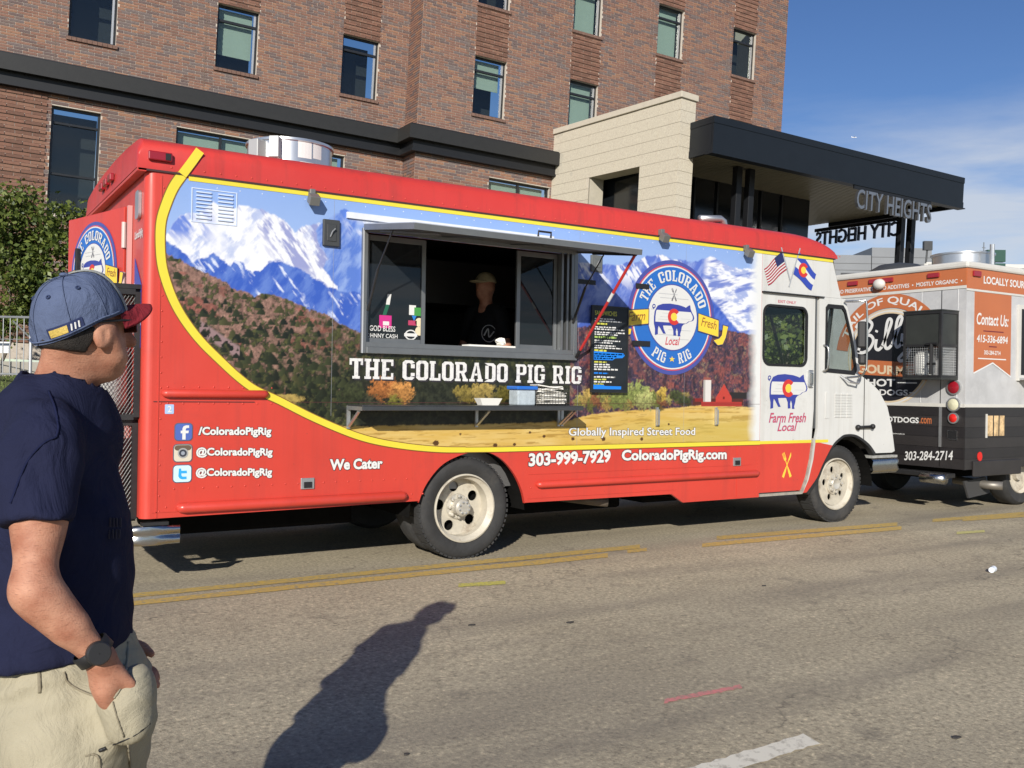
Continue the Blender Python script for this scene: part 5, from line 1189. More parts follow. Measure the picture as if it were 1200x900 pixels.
for c in range(3):
    for r in range(9): q.slab([[(4.40+c*.095, 1.115+r*.029), (4.478+c*.095, 1.115+r*.029), (4.478+c*.095, 1.131+r*.029), (4.40+c*.095, 1.131+r*.029)]], 0, .009)
q.build('vent_louvres', WHT, quarter); MB(FS).slab([rrect(4.245, 4.31, 1.10, 1.38, .015)], 0, .006).build('vent_door', WHT, quarter, bev=.002)
MB(FS).box(4.868, 4.876, .86, 1.565, .0005, .0035).build('hood_seam', BLK, quarter)
q = MB(); q.tube([(4.74, -.02, 1.005), (4.99, -.03, 1.012)], .016, 8); q.ball((4.75, -.025, 1.005), .03, 8, 6).ball((4.985, -.03, 1.012), .03, 8, 6); q.build('hood_latch', BLK, quarter, smooth=True)
q = MB(); q.tube([(4.47, -.004, 1.55), (4.55, -.06, 1.485), (4.68, -.07, 1.47), (4.74, -.03, 1.53)], .011, 6); q.build('mirror_brace', GAL, truck)
# front shell between the two sides
shell = [(4.375, 2.772), (4.40, 2.70), (4.47, 2.42), (4.58, 2.18), (4.70, 1.90), (4.80, 1.60)]
hoodp = [(4.80, 1.598)]+[(x, z) for x, z in prof_f[1:]]
def shellgrid(P, name, m, y0=.031, y1=TW-.031, n=12, bul=.14, inset=0):
    q = MB(); rows = []
    for x, z in P:
        rows.append([q.pt((x+bul*(1-((2*k/n)-1)**2)-inset, y0+(y1-y0)*k/n, z)) for k in range(n+1)])
    for A, B in zip(rows, rows[1:]):
        for k in range(n): q.f.append([A[k], A[k+1], B[k+1], B[k]])
    return q.build(name, m, truck, smooth=True)
shellgrid(shell[:3], 'front_header', WHT); shellgrid(shell[2:], 'windscreen', GLS); shellgrid(hoodp, 'hood_panel', WHT)
q = MB(); n = 1; q.tube([(shell[2][0]+.14, 1.15, shell[2][1]), (shell[-1][0]+.14, 1.15, shell[-1][1])], .02, 6); q.build('windscreen_post', BLK, truck)
q = MB(); q.box(5.12, 5.40, .10, TW-.1, .56, .74); q.build('grille_panel', BLM, truck)
for y in (.35, TW-.35):
    o = MB().lathe([(.001, .09), (.09, .08), (.1, .0)], (5.40, y, .86), (1, 0, 0), 20).build('headlight', mat('lamp_clear', (.7, .7, .68), .1), truck, smooth=True)
# chrome front bumper, wraps the corner
e = [(4.895,0.634),(5.543,0.662),(5.517,0.473),(4.927,0.449)]
q = MB(); bz0, bz1 = .50, .665
for k in range(9):
    a = math.radians(90*k/8)
pl = [(5.02, -.02)]+[(5.42+.14*math.sin(math.radians(a)), .12-.14*math.cos(math.radians(a))) for a in range(0, 91, 15)]+[(5.60, 1.15), (5.56, TW-.12)]+[(5.42, TW+.02), (5.02, TW+.02)]
rows = []
for d, z in ((.03, bz0), (0, bz0+.03), (.012, (bz0+bz1)/2), (0, bz1-.03), (.03, bz1)):
    row = []
    for k, (x, y) in enumerate(pl):
        c = Vector((4.9, 1.15)); v = (Vector((x, y))-c).normalized()*d; row.append(q.pt((x-v.x, y-v.y, z)))
    rows.append(row)
for A, B in zip(rows, rows[1:]):
    for k in range(len(pl)-1): q.f.append([A[k], A[k+1], B[k+1], B[k]])
q.build('front_bumper', CHR, truck, smooth=True)
MB(FS).box(5.0, 5.44, .668, .695, -.12, .015).build('bumper_step', mat('step_grit', (.30, .30, .28), .7, var=.3, vscale=40), truck)
# mirror: chrome loop and black head
q = MB(); q.tube(spline([(4.50, -.02, 2.33), (4.56, -.12, 2.33), (4.60, -.17, 2.33), (4.63, -.20, 2.28), (4.64, -.20, 1.70), (4.63, -.19, 1.60), (4.62, -.14, 1.55), (4.55, -.01, 1.53)], 4), .011, 8); mi = q.build('mirror_arm', CHR, truck, smooth=True)
q = MB(); q.obox((4.60, -.17, 1.98), (.012, .010, 0), (-.035, .03, 0), (0, 0, .14)); q.build('mirror_head', BLK, mi, bev=.02)
q = MB(); q.obox((4.61, -.17, 1.72), (.012, .010, 0), (-.03, .03, 0), (0, 0, .055)); q.build('mirror_head', BLK, mi, bev=.025)
q = MB(); q.tube(spline([(4.20, -.006, 1.86), (4.215, -.055, 1.83), (4.215, -.055, 1.63), (4.20, -.006, 1.59)], 4), .010, 6); q.build('grab_handle', CHR, truck, smooth=True)
# cab interior
q = MB(); q.box(3.35, 3.85, .45, .95, .541, 1.15).box(3.33, 3.45, .45, .95, 1.151, 1.62); q.build('driver_seat', INT, truck, bev=.04)
q = MB(); q.box(4.35, 4.85, .08, TW-.08, .95, 1.36); q.build('dashboard', INT, truck, bev=.04)
q = MB(); q.lathe([(.2, -.012), (.212, 0), (.2, .012), (.188, 0)], (4.22, .70, 1.45), (-.75, 0, .66), 24, close=True); q.tube([(4.22, .70, 1.45), (4.4, .70, 1.25)], .02, 8); q.tube([(4.21, .52, 1.45), (4.21, .88, 1.45)], .012, 6); q.build('steering_wheel', BLK, truck)
q = MB(); q.box(4.26, 4.30, .25, 1.0, 2.22, 2.45); q.build('sun_visor', INT, truck)
q = MB(); q.tube([(4.50, .12, 2.42), (4.36, .14, 1.4)], .022, 8); q.build('grab_rail', BLK, truck)
# --- decals: crossed flags above the door
def flag(F, P, hoist, kind, w):
    """P: hoist top, fly top, fly bottom, hoist bottom on the plane"""
    P = [Vector(p) for p in P]; root = None
    def at(u, v):
        wav = .018*math.sin(u*6.0)*u
        a = P[0].lerp(P[1], u); b = P[3].lerp(P[2], u); r_ = a.lerp(b, v); return (r_.x, r_.y+wav)
    def cell(u0, u1, v0, v1, m, d, nm='flag_stripe', n=8):
        nonlocal root
        q = MB(F)
        for k in range(n):
            a, b = u0+(u1-u0)*k/n, u0+(u1-u0)*(k+1)/n; q.face([(*at(a, v1), w+d), (*at(b, v1), w+d), (*at(b, v0), w+d), (*at(a, v0), w+d)])
        o = q.build(nm, m, root or truck); root = root or o; return o
    if kind == 'us':
        root = cell(0, 1, 0, 1, EWH, 0, 'flag_decal')
        for k in range(0, 13, 2): cell(0, 1, k/13, (k+1)/13, mat('flag_red', (.34, .02, .035), .4), .001)
        cell(0, .42, 0, 7/13, mat('flag_navy', (.02, .025, .10), .4), .002)
    else:
        root = cell(0, 1, 0, 1, mat('flag_blue', (.03, .06, .36), .4), 0, 'flag_decal')
        cell(0, 1, .34, .66, EWH, .001)
        c = Vector(at(.42, .5)); r_ = (P[0]-P[3]).length*.30
        MB(F).fill([arc(c, r_, 30, 330, 24)+arc(c, r_*.5, 330, 30, 16)], w+.002).build('flag_letter', CRED, root); MB(F).fill([ell(c, r_*.5, r_*.5, 20)], w+.0018).build('flag_disc', GOLD, root)
    q = MB(F); h0, h1 = Vector(hoist[0]), Vector(hoist[1]); n_ = (h1-h0).normalized(); n_ = Vector((-n_.y, n_.x))*.008
    q.face([(*(h0-n_), w+.003), (*(h0+n_), w+.003), (*(h1+n_), w+.003), (*(h1-n_), w+.003)]); q.build('flag_pole', mat('pole_silver', (.55, .55, .55), .3, .5), root)
f1 = [(3.553,2.771),(3.308,2.585),(3.371,2.425),(3.649,2.608)]; h1 = [(3.546,2.813),(3.690,2.474)]
f2 = [(3.809,2.794),(4.071,2.590),(4.003,2.418),(3.713,2.570)]; h2 = [(3.820,2.830),(3.666,2.429)]
flag(FS, f1, h1, 'us', .004); flag(FS, f2, h2, 'co', .005)
# --- wheels
def wheel(cx, cy, cz, R=.405, wd=.23, rear=False):
    """axis along Y, outer face at cy"""
    ax = (0, 1, 0); c = (cx, cy, cz); r = .262
    rim = MB().lathe([(r, .0), (r+.012, .004), (r+.012, .016), (r-.006, .03), (r-.03, .05), (r-.036, .20), (r, .22)], c, ax, 56).build('wheel', RIMC, truck, auto=35)
    tp = [(r+.006, .022), (r+.03, .006), (r+.075, -.006), (R-.035, -.004), (R-.016, .010), (R-.004, .028), (R, .04), (R, wd-.04), (R-.016, wd-.01), (r+.05, wd), (r-.01, wd-.02)]
    MB().lathe(tp, c, ax, 72).build('tyre', TYR, rim, auto=35)
    tr = MB()
    for k in range(60):          # shoulder lugs
        a = k*2*math.pi/60
        u = Vector((math.cos(a), 0, math.sin(a))); t = Vector((-math.sin(a), 0, math.cos(a)))
        tr.obox(Vector(c)+u*(R-.004)+Vector((0, .035, 0)), u*.007, t*.013, Vector((0, .022, 0)))
        if k % 2 == 0: tr.obox(Vector(c)+u*(R-.002)+Vector((0, wd*.5, 0)), u*.005, t*.03, Vector((0, .06, 0)))
    tr.build('tread_block', TYR, rim)['kind'] = 'stuff'
    Fw = frame(c, (1, 0, 0), (0, 0, 1), (0, -1, 0)); n = 5 if rear else 5
    d = -.145 if rear else -.045
    rad = .165 if rear else .152; hr = .043 if rear else .034
    holes = [ell((rad*math.cos(a), rad*math.sin(a)), hr*(1 if rear else .8), hr, 18) for a in [2*math.pi*k/n+.5 for k in range(n)]]
    MB(Fw).slab([ell((0, 0), r-.033, r-.033, 56)]+holes, d-.012, d).build('wheel_disc', RIMC, rim)
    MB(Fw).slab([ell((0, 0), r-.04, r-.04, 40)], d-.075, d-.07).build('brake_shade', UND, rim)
    hub = MB().lathe([(.105, -d), (.098, -d-.02), (.07, -d-.022), (.068, -d-(.11 if rear else .03)), (.055, -d-(.125 if rear else .04)), (.03, -d-(.127 if rear else .028)), (.001, -d-(.127 if rear else .025))], c, ax, 32).build('hub', mat('hub_metal', (.58, .55, .48), .4, .4, var=.2, dirt=(.2, .16, .12), dscale=14), rim, auto=30)
    for k in range(8):
        a = k*2*math.pi/8; p = Vector(c)+Vector((.086*math.cos(a), -d-.02, .086*math.sin(a))); MB().lathe([(.014, 0), (.014, -.028), (.001, -.032)], p, ax, 6).build('lug_nut', MATS['hub_metal'], rim)
    if rear:
        for k in range(8):
            a = k*2*math.pi/8+.3; p = Vector(c)+Vector((.045*math.cos(a), -d-.125, .045*math.sin(a))); MB().lathe([(.008, 0), (.008, -.012), (.001, -.014)], p, ax, 6).build('hub_bolt', GAL, rim)
    else: MB(Fw).slab([ell((0, 0), .115, .115, 32)], d, d+.012).build('hub_flange', RIMC, rim)
    return rim
wheel(0, .035, .405, rear=True); wheel(4.52, .055, .405); wheel(4.52, TW-.29, .405)
for y in (.30, TW-.53, TW-.265):
    MB().lathe([(.2, .02), (.262, .0), (.37, -.004), (.40, .03), (.405, .05), (.405, .18), (.39, .22), (.26, .23), (.2, .21)], (0, y, .405), (0, 1, 0), 48).build('inner_tyre', TYR, truck, auto=35)
q = MB(); q.tube([(0, .2, .405), (0, TW-.2, .405)], .06, 10).tube([(4.52, .2, .38), (4.52, TW-.2, .38)], .045, 8); q.box(-2.4, 5.0, .62, .70, .40, .499).box(-2.4, 5.0, 1.60, 1.68, .40, .499).ball((0, 1.15, .40), .17, 12, 8); q.build('chassis', UND, truck)
for b_ in ((-2.2, -.62, .85, 1.55, .22, .45), (.7, 2.2, .8, 1.6, .20, .45), (2.4, 3.9, .7, 1.7, .24, .45), (-2.3, 3.9, 2.0, 2.2, .26, .49)): MB().box(*b_).build('underbody_blocker', UND, truck, bev=.03)  # boxes added to keep sky light out from under the truck
# wheel housings, dark
for cx, hw in ((0.03, .53), (4.55, .52)):
    q = MB()
    pts = arc((cx, .36), hw, 0, 180, 16)
    for (a, b), (c, d) in zip(pts, pts[1:]): q.face([(a, .032, b), (c, .032, d), (c, .75, d), (a, .75, b)])
    q.face([(x, .75, z) for x, z in pts]); q.build('wheel_housing', UND, truck)
q = MB(); e = [(1.614,0.316),(1.884,0.317)]; q.tube([(1.15, .5, .40), (1.42, .2, .37), (1.52, .14, .36)], .042, 12); q.build('exhaust_pipe', mat('rusty_steel', (.16, .13, .10), .7, .4, var=.3), truck, smooth=True)
q = MB(); q.tube([(.62, .3, .55), (.60, .18, .62), (.53, .16, .72)], .02, 6); q.build('fender_stay', GAL, truck)
q = MB(); q.box(.8, 1.9, .25, .58, .42, .56).box(2.3, 3.1, .12, .6, .35, .54); q.build('fuel_tank', UND, truck, bev=.03)
# --- rear: bumper, ajar door with logo, propane cage
rb = [(-2.21, -.015, 0), (-2.45, -.02, 0), (-2.56, .03, 0), (-2.60, .14, 0), (-2.60, TW-.1, 0)]
q = MB(); rows = []
for d, z in ((.03, .30), (.006, .31), (0, .33), (.006, .35), (.022, .36), (.022, .372), (.006, .38), (0, .398), (.006, .416), (.03, .425)):
    rows.append([q.pt((x+d*(1 if k > 1 else .2), y+d*(1 if k < 3 else 0), z)) for k, (x, y, _) in enumerate(spline(rb, 4))])
for A, B in zip(rows, rows[1:]):
    for k in range(len(A)-1): q.f.append([A[k], A[k+1], B[k+1], B[k]])
q.build('rear_bumper', CHR, truck, smooth=True)
MB().box(-2.45, -2.28, .0, .05, .428, .45).build('bumper_bracket', BLM, truck)
hp0, hp1 = Vector((-2.50, .53, 0)), Vector((-2.75, 1.41, 0)); dd = (hp1-hp0); DW = dd.length; dd.normalize(); nn = Vector((dd.y, -dd.x, 0))
if nn.x > 0: nn = -nn
# seen from behind: u runs from the free edge to the hinge
FD = frame(hp1, -dd, (0, 0, 1), nn)
rd = MB(FD).slab([[(0, .75), (DW, .75), (DW, 2.60), (0, 2.60)]], -.03, 0).build('rear_door', RED, truck, bev=.006)
lg = logo(FD, (.45, 2.17), .37, rd, .006, True)
MB(FD).box(.235, .265, 1.90, 2.36, .02, .05).build('grab_bar', BLK, rd, bev=.006)
MB(FD).slab([rrect(.27, .63, 1.71, 2.29, .05)], .014, .016).build('pane', glass('rear_glass', (.9, .9, .9), .0), rd) if False else None
q = MB(); 
[MB().tube([tuple(hp0+Vector((0, 0, z-.09))), tuple(hp0+Vector((0, 0, z+.09)))], .016, 8).build('hinge', mat('hinge_pale', (.6, .45, .42), .5), rd) for z in (1.0, 2.05, 2.4)]
FRW = frame((-2.457, 0, 0), (0, -1, 0), (0, 0, 1), (-1, 0, 0))
MB(FRW).box(-.50, -.46, .8, 2.60, .001, .03).build('door_post', mat('post_pale', (.62, .30, .28), .5), truck)
rf = lambda u, v: (u, v)
MB(FRW).slab([[(-.34, 1.75), (-.10, 1.60), (-.10, 2.02), (-.34, 2.22)]], .001, .003).build('flag_decal', mat('flag_blue', (.03, .06, .36), .4), truck)
MB(FRW).slab([[(-.34, 1.90), (-.10, 1.75), (-.10, 1.88), (-.34, 2.05)]], .003, .0045).build('flag_stripe', EWH, truck); MB(FRW).fill([ell((-.24, 1.94), .05, .07, 20)], .0055).build('flag_disc', GOLD, truck)
lettering('ColoradoPigRig', FRW, (-.36, 2.33, -.08, 2.40), .003, WL, truck, off=.03)
MB(FRW).slab([rrect(-.27, -.15, 2.47, 2.66, .03)], .0, .02).build('vent_cap', GAL, truck)
# cages
cage = MB(); bx = (-2.92, -2.46, .10, 1.3)
def cagebox(x0, x1, y0, y1, z0, z1, nm):
    r_ = .018; q = MB()
    for (a, b) in (((x0, y0), (x0, y1)),): pass
    for x in (x0, x1):
        for y in (y0, y1): q.box(x-r_, x+r_, y-r_, y+r_, z0, z1)
    for z in (z0, z1):
        for y in (y0, y1): q.box(x0+r_, x1-r_, y-r_, y+r_, z-r_, z+r_)
        for x in (x0, x1): q.box(x-r_+.001, x+r_-.001, y0+r_, y1-r_, z-r_+.001, z+r_-.001)
    o = q.build(nm, BLM, truck)
    w = MB(); s_ = .022
    n = int((y1-y0)/s_); m_ = int((z1-z0)/s_)
    for k in range(n*2+m_*2):
        pass
    H_, V_ = (y1-y0), (z1-z0)
    def diag(face):
        for sgn in (1, -1):
            k = -V_
            while k < H_+V_:
                a0, a1 = k, k+V_*sgn*.6
                P0_, P1_ = Vector((k, 0)), Vector((k+V_*.6*sgn, V_)); t0, t1 = 0., 1.
                dx = P1_.x-P0_.x
                for lim, s2 in ((0, 1), (face, -1)):
                    if dx*s2 > 0: t0 = max(t0, (lim-P0_.x)/dx)
                    else: t1 = min(t1, (lim-P0_.x)/dx)
                if t1-t0 > .01: yield P0_.lerp(P1_, t0), P0_.lerp(P1_, t1)
                k += s_
    for a, b in diag(H_): w.tube([(x0, y0+a.x, z0+a.y), (x0, y0+b.x, z0+b.y)], .0022, 3, caps=False)
    D_ = x1-x0
    for a, b in diag(D_): w.tube([(x0+a.x, y0, z0+a.y), (x0+b.x, y0, z0+b.y)], .0022, 3, caps=False)
    w.build('cage_mesh', BLM, o, weld=False)['kind'] = 'stuff'
    return o
cg = cagebox(-2.82, -2.475, .12, .80, 1.14, 1.97, 'propane_cage'); cagebox(-2.80, -2.475, .16, .80, .46, 1.10, 'generator_cage')
MB().box(-2.84, -2.46, .10, .82, 1.99, 2.02).build('cage_lid', BLM, cg)
q = MB(); q.lathe([(.001, 0), (.13, .01), (.165, .06), (.165, .42), (.13, .50), (.05, .53), (.05, .6)], (-2.65, .42, 1.17), (0, 0, 1), 28); q.build('propane_tank', mat('tank_white', (.70, .70, .66), .4, var=.06), cg, smooth=True)
MB().box(-2.76, -2.52, .25, .9, .5, .98).build('generator', mat('generator_brown', (.12, .05, .04), .6, var=.3), truck, bev=.03)
# --- things on and at the truck
mb = empty('menu_board', (1.38, -.02, 1.35)); tag(mb, 'narrow black menu board with blue and white lines beside the round logo', 'menu board')
m0 = [(1.201,1.348),(1.569,1.352),(1.196,2.100),(1.554,2.092)]
mx0, mx1, mz0, mz1 = 1.185, 1.565, 1.352, 2.085
MB(FS).box(mx0, mx1, mz0, mz1, .026, .04).build('board', mat('chalk_black', (.012, .016, .02), .5, var=.3), mb)
MB(FS).box(mx0-.012, mx0, mz0-.01, mz1+.01, .024, .044).box(mx1, mx1+.012, mz0-.01, mz1+.01, .024, .044).box(mx0, mx1, mz1, mz1+.01, .024, .044).box(mx0, mx1, mz0-.01, mz0, .024, .044).build('board_frame', BLM, mb)
lettering('SANDWICHES', FS, (mx0+.02, mz1-.075, mx0+.26, mz1-.035), .0412, mat('menu_yellow', (.55, .55, .08), .5), mb, off=.01)
rg_ = random.Random(4); MBL = mat('menu_blue', (.01, .20, .72), .45); MGN = mat('menu_green', (.35, .5, .12), .5)
z = mz1-.11; seq = 'ww.y.ww.ww.g.ww.ww.y.www'; 
def scrib(z, n_, m, hgt=.013, wmax=.32):
    q = MB(FS); x = mx0+.02; end = mx0+.02+wmax*rg_.uniform(.55, 1)
    while x < end:
        l = rg_.uniform(.012, .045); q.face([(x, z, .0412), (min(x+l, end), z, .0412), (min(x+l, end), z+hgt*rg_.uniform(.75, 1.1), .0412), (x, z+hgt*rg_.uniform(.75, 1.1), .0412)]); x += l+.009
    q.build('menu_line', m, mb)
for ch in seq:
    if ch == '.': z -= .008; continue
    scrib(z, 0, {'w': WL, 'y': MATS['menu_yellow'], 'g': MGN}[ch], .017 if ch in 'yg' else .011, .24 if ch in 'yg' else .33); z -= .0185
def bluebar(z0, z1):
    pts = [(mx0+.015, z0), (mx0+.22, z0), (mx0+.25, z0+.018), (mx0+.33, z0+.022), (mx0+.355, z0+.045), (mx0+.34, z1-.012), (mx0+.015, z1)]; MB(FS).fill([pts], .0412).build('menu_bar', MBL, mb)
bluebar(1.625, 1.70)
z = 1.60
for ch in 'ywww.b.wywy': 
    if ch == '.': z -= .012; continue
    scrib(z, 0, {'w': WL, 'y': MATS['menu_yellow'], 'b': MBL}[ch], .013, .28 if ch == 'w' else .16); z -= .021
MB(FS).fill([[(mx0+.015, 1.372), (mx0+.32, 1.372), (mx0+.32, 1.398), (mx0+.14, 1.40), (mx0+.12, 1.412), (mx0+.015, 1.412)]], .0412).build('menu_bar', MBL, mb)
# shelf items
x_ = [(0.084,1.265),(0.402,1.335),(0.660,1.338)]; sz = 1.2325
PAP = mat('paper_white', (.78, .76, .70), .8)
q = MB(); cx = x_[0][0]; a = [(-.10, -.05), (.10, -.05), (.10, .05), (-.10, .05)]; lo = [(cx+.72*u, -.15+.75*v, sz+.001) for u, v in a]; hi = [(cx+u, -.15+v, sz+.055) for u, v in a]; hi2 = [(cx+.94*u, -.15+.9*v, sz+.053) for u, v in a]; lo2 = [(cx+.7*u, -.15+.7*v, sz+.004) for u, v in a]
q.face(lo); q.face(lo2)
for k in range(4): q.face([lo[k], lo[(k+1) % 4], hi[(k+1) % 4], hi[k]]); q.face([hi[k], hi[(k+1) % 4], hi2[(k+1) % 4], hi2[k]]); q.face([hi2[k], hi2[(k+1) % 4], lo2[(k+1) % 4], lo2[k]])
tag(q.build('paper_tray', PAP), 'small white paper food tray on the shelf', 'food tray')
tub = empty('plastic_tub', (x_[1][0], -.15, sz)); tag(tub, 'clear plastic tub with a blue lid on the shelf', 'tub'); cx = x_[1][0]
TUBM = glass('tub_plastic', (.75, .8, .85), .0, .25)
q = MB(); q.box(cx-.085, cx+.085, -.22, -.08, sz+.001, sz+.125); q.build('tub_body', mat('tub_cloudy', (.42, .48, .52), .25, var=.2, vscale=18), tub, bev=.012)
MB().box(cx-.098, cx+.098, -.235, -.065, sz+.126, sz+.155).build('lid', mat('lid_blue', (.02, .14, .55), .35), tub, bev=.008)
cx = x_[2][0]; bk = empty('wire_basket', (cx, -.15, sz)); tag(bk, 'black wire basket heaped with white napkins on the shelf', 'basket')
q = MB(); bx0, bx1, by0, by1, bh_ = cx-.14, cx+.14, -.25, -.06, .135
for k in range(5):
    z = sz+.006+bh_*k/4; q.tube([(bx0, by0, z), (bx1, by0, z), (bx1, by1, z), (bx0, by1, z)], .002, 4, closed=True)
for k in range(11):
    x = bx0+(bx1-bx0)*k/10
    for y in (by0, by1): q.tube([(x, y, sz+.003), (x, y, sz+bh_+.006)], .0016, 4)
for k in range(1, 6):
    y = by0+(by1-by0)*k/6
    for x in (bx0, bx1): q.tube([(x, y, sz+.003), (x, y, sz+bh_+.006)], .0016, 4)
q.build('wire_frame', BLM, bk)
rg_ = random.Random(8)
for k in range(24):
    x, y, z = rg_.uniform(bx0+.03, bx1-.07), rg_.uniform(by0+.05, by1-.05), sz+.012+.006*k; t = rg_.uniform(-.25, .25)
    a = Vector((math.cos(t)*.115, math.sin(t)*.115, rg_.uniform(-.014, .014)*(k/12))); b = Vector((-math.sin(t)*.075, math.cos(t)*.075, rg_.uniform(-.01, .01)))
    MB().obox((cx+rg_.uniform(-.01, .01) if k < 17 else cx-.03, (by0+by1)/2+.01*math.sin(k), z), a, b, (0, 0, .0036)).build('napkin', PAP, bk)
q = MB(); q.box(-.02, .42, -.01, .10, WZ0+.036, WZ0+.05); tag(q.build('paper_stack', PAP), 'flat white papers lying on the serving sill', 'papers')
q = MB(); q.ball((.30, .03, WZ0+.08), .034, 12, 9, (1.25, 1, .9)); q.v = [(x+random.gauss(0, .006), y+random.gauss(0, .006), max(z+random.gauss(0, .006), WZ0+.051)) for x, y, z in q.v]; 
o = q.build('napkin_wad', PAP); tag(o, 'crumpled white napkin on the serving sill', 'napkin')
# ================================================================== SECOND FOOD TRUCK
bt = empty('food_truck', (9, 1.0, 0)); tag(bt, 'black, grey and orange hot dog truck parked in front of the red one', 'food truck')
BX0, BX1, BY0, BY1, BZ0, BZ1 = 6.48, 11.9, -.15, 2.15, .50, 2.885
FBR = frame((BX0, 0, 0), (0, -1, 0), (0, 0, 1), (-1, 0, 0)); FBS = frame((0, BY0, 0), (1, 0, 0), (0, 0, 1), (0, -1, 0))
GWD = mat('grey_wood_print', (.46, .46, .46), .4, var=.16, vscale=2.2, dirt=(.60, .60, .59), dscale=5, damt=.6)
ORG = mat('orange_vinyl', (.46, .14, .052), .38, var=.05, vscale=2); BKP = mat('black_plank_print', (.022, .02, .021), .38, var=.2, vscale=3); BKP2 = mat('black_plank_print2', (.030, .027, .027), .38, var=.2, vscale=3)
RWH = mat('roof_white', (.58, .565, .52), .45, var=.06)
MB().box(BX0, BX1, BY0, BY1, 1.24, BZ1-.05).build('body', GWD, bt)
MB().box(BX0+.002, BX1-.3, BY0+.002, BY1-.002, BZ0, 1.238).build('lower_body', BKP, bt)
for k in range(6):
    z = BZ0+.004+k*.122; m_ = BKP if k % 2 else BKP2
    MB(FBR).box(-BY1+.004, -BY0-.004, z, z+.118, -.001, .004).build('plank', m_, bt); MB(FBS).box(BX0+.004, BX1-.34, z, z+.118, -.001, .004).build('plank', m_, bt)
q = MB(); q.box(BX0-.03, BX1+.02, BY0-.03, BY1+.03, BZ1-.05, BZ1+.03); q.build('roof', RWH, bt, bev=.025)
MB(FBR).box(-BY1+.02, -BY0, 2.635, BZ1-.052, 0, .006).build('orange_band', ORG, bt); MB(FBS).box(BX0, BX1-.4, 2.60, BZ1-.052, 0, .006).build('orange_band', ORG, bt)
MB(FBR).box(-BY1+.02, -BY0, 2.60, 2.634, 0, .008).build('white_trim', RWH, bt); MB(FBS).box(BX0, BX1-.4, 2.575, 2.599, 0, .008).build('white_trim', RWH, bt)
MB(FBR).box(-BY1+.02, -BY0, 1.222, 1.262, .0, .006).build('white_trim', RWH, bt); MB(FBS).box(BX0, BX1-.4, 1.225, 1.262, .0, .006).build('white_trim', RWH, bt)
for x in (.7,): MB(FBR).box(-.16, -.153, .52, 2.6, 0, .004).build('panel_seam', BLM, bt)
MB(FBR).box(.045, .05, 1.27, 2.6, 0, .006).box(-.42, -.415, 1.27, 2.6, 0, .005).build('door_edge', mat('edge_grey', (.62, .62, .62), .4), bt)
lettering('D  •  NO PRESERVATIVES  •  NO ADDITIVES  •  MOSTLY ORGANIC  •', FBR, (-1.78, 2.665, .10, 2.715), .008, WL, bt, off=.02)
lettering('LOCALLY SOURCED', FBS, ([(6.806,2.698)][0][0], 2.675, [(7.901,2.779)][0][0], 2.765), .008, WL, bt, off=.025)
for u in (-.26, -.88, -1.08, -1.40): MB(FBR).box(u-.075, u+.075, 2.755, 2.81, .006, .03).build('clearance_lamp', LMP, bt, bev=.006)
MB(FBS).box(6.58, 6.73, 2.745, 2.81, .006, .03).build('clearance_lamp', LMP, bt, bev=.006)
q = MB(); q.ball((BX0-.05, .98, 2.735), .075, 14, 10, (.8, 1.1, .9)); q.build('camera_dome', RWH, bt, smooth=True)
# round badge
bc = (-.86, 1.82); BLKV = mat('badge_black', (.014, .014, .018), .35); CRM = mat('badge_cream', (.62, .50, .34), .4)
bd = MB(FBR).slab([ell(bc, .60, .60, 64)], .001, .005).build('round_badge', CRM, bt)
MB(FBR).fill([arc(bc, .79, 8, 172, 40)+arc(bc, .615, 172, 8, 40)], .006).build('badge_arch', ORG, bd)
for rr_, m_, w_ in ((.585, EWH, .0062), (.565, CRM, .0074), (.545, BLKV, .0086)): MB(FBR).fill([ell(bc, rr_, rr_, 64)], w_).build('badge_ring', m_, bd)
def archwarp(r0):
    def f(a, b): t = math.radians(90)-a/(r0+.05); return (bc[0]+(r0+b)*math.cos(t), bc[1]+(r0+b)*math.sin(t))
    return f
lettering('TAIL OF QUALITY', FBR, (-.83, 0, .83, .105), .0072, WL, bd, off=.018, warp=archwarp(.65))
bb = [(bc[0]+x, bc[1]+z) for x, z in ((-.56, -.255), (.56, -.19), (.56, -.02), (-.56, -.06))]
MB(FBR).fill([[(bc[0]-.545, 1.62), (bc[0]-.3, 1.60), (bc[0]+.3, 1.57), (bc[0]+.53, 1.53), (bc[0]+.55, 1.72), (bc[0]+.3, 1.75), (bc[0]-.3, 1.79), (bc[0]-.545, 1.80)]], .0098).build('badge_band', ORG, bd)
lettering('GOURMET', FBR, (bc[0]-.46, 1.63, bc[0]+.46, 1.745), .0112, CRM, bd, off=.035, slope=-.06)
def script(strokes, x0, z0, s_, w, r, m, par, sy=.40):
    """brush lettering from pen strokes"""
    for st in strokes:
        ribbon(spline([(x0+a*s_, z0+b*sy) for a, b in st], 6), r, FBR, w, m, 'script_stroke', par)
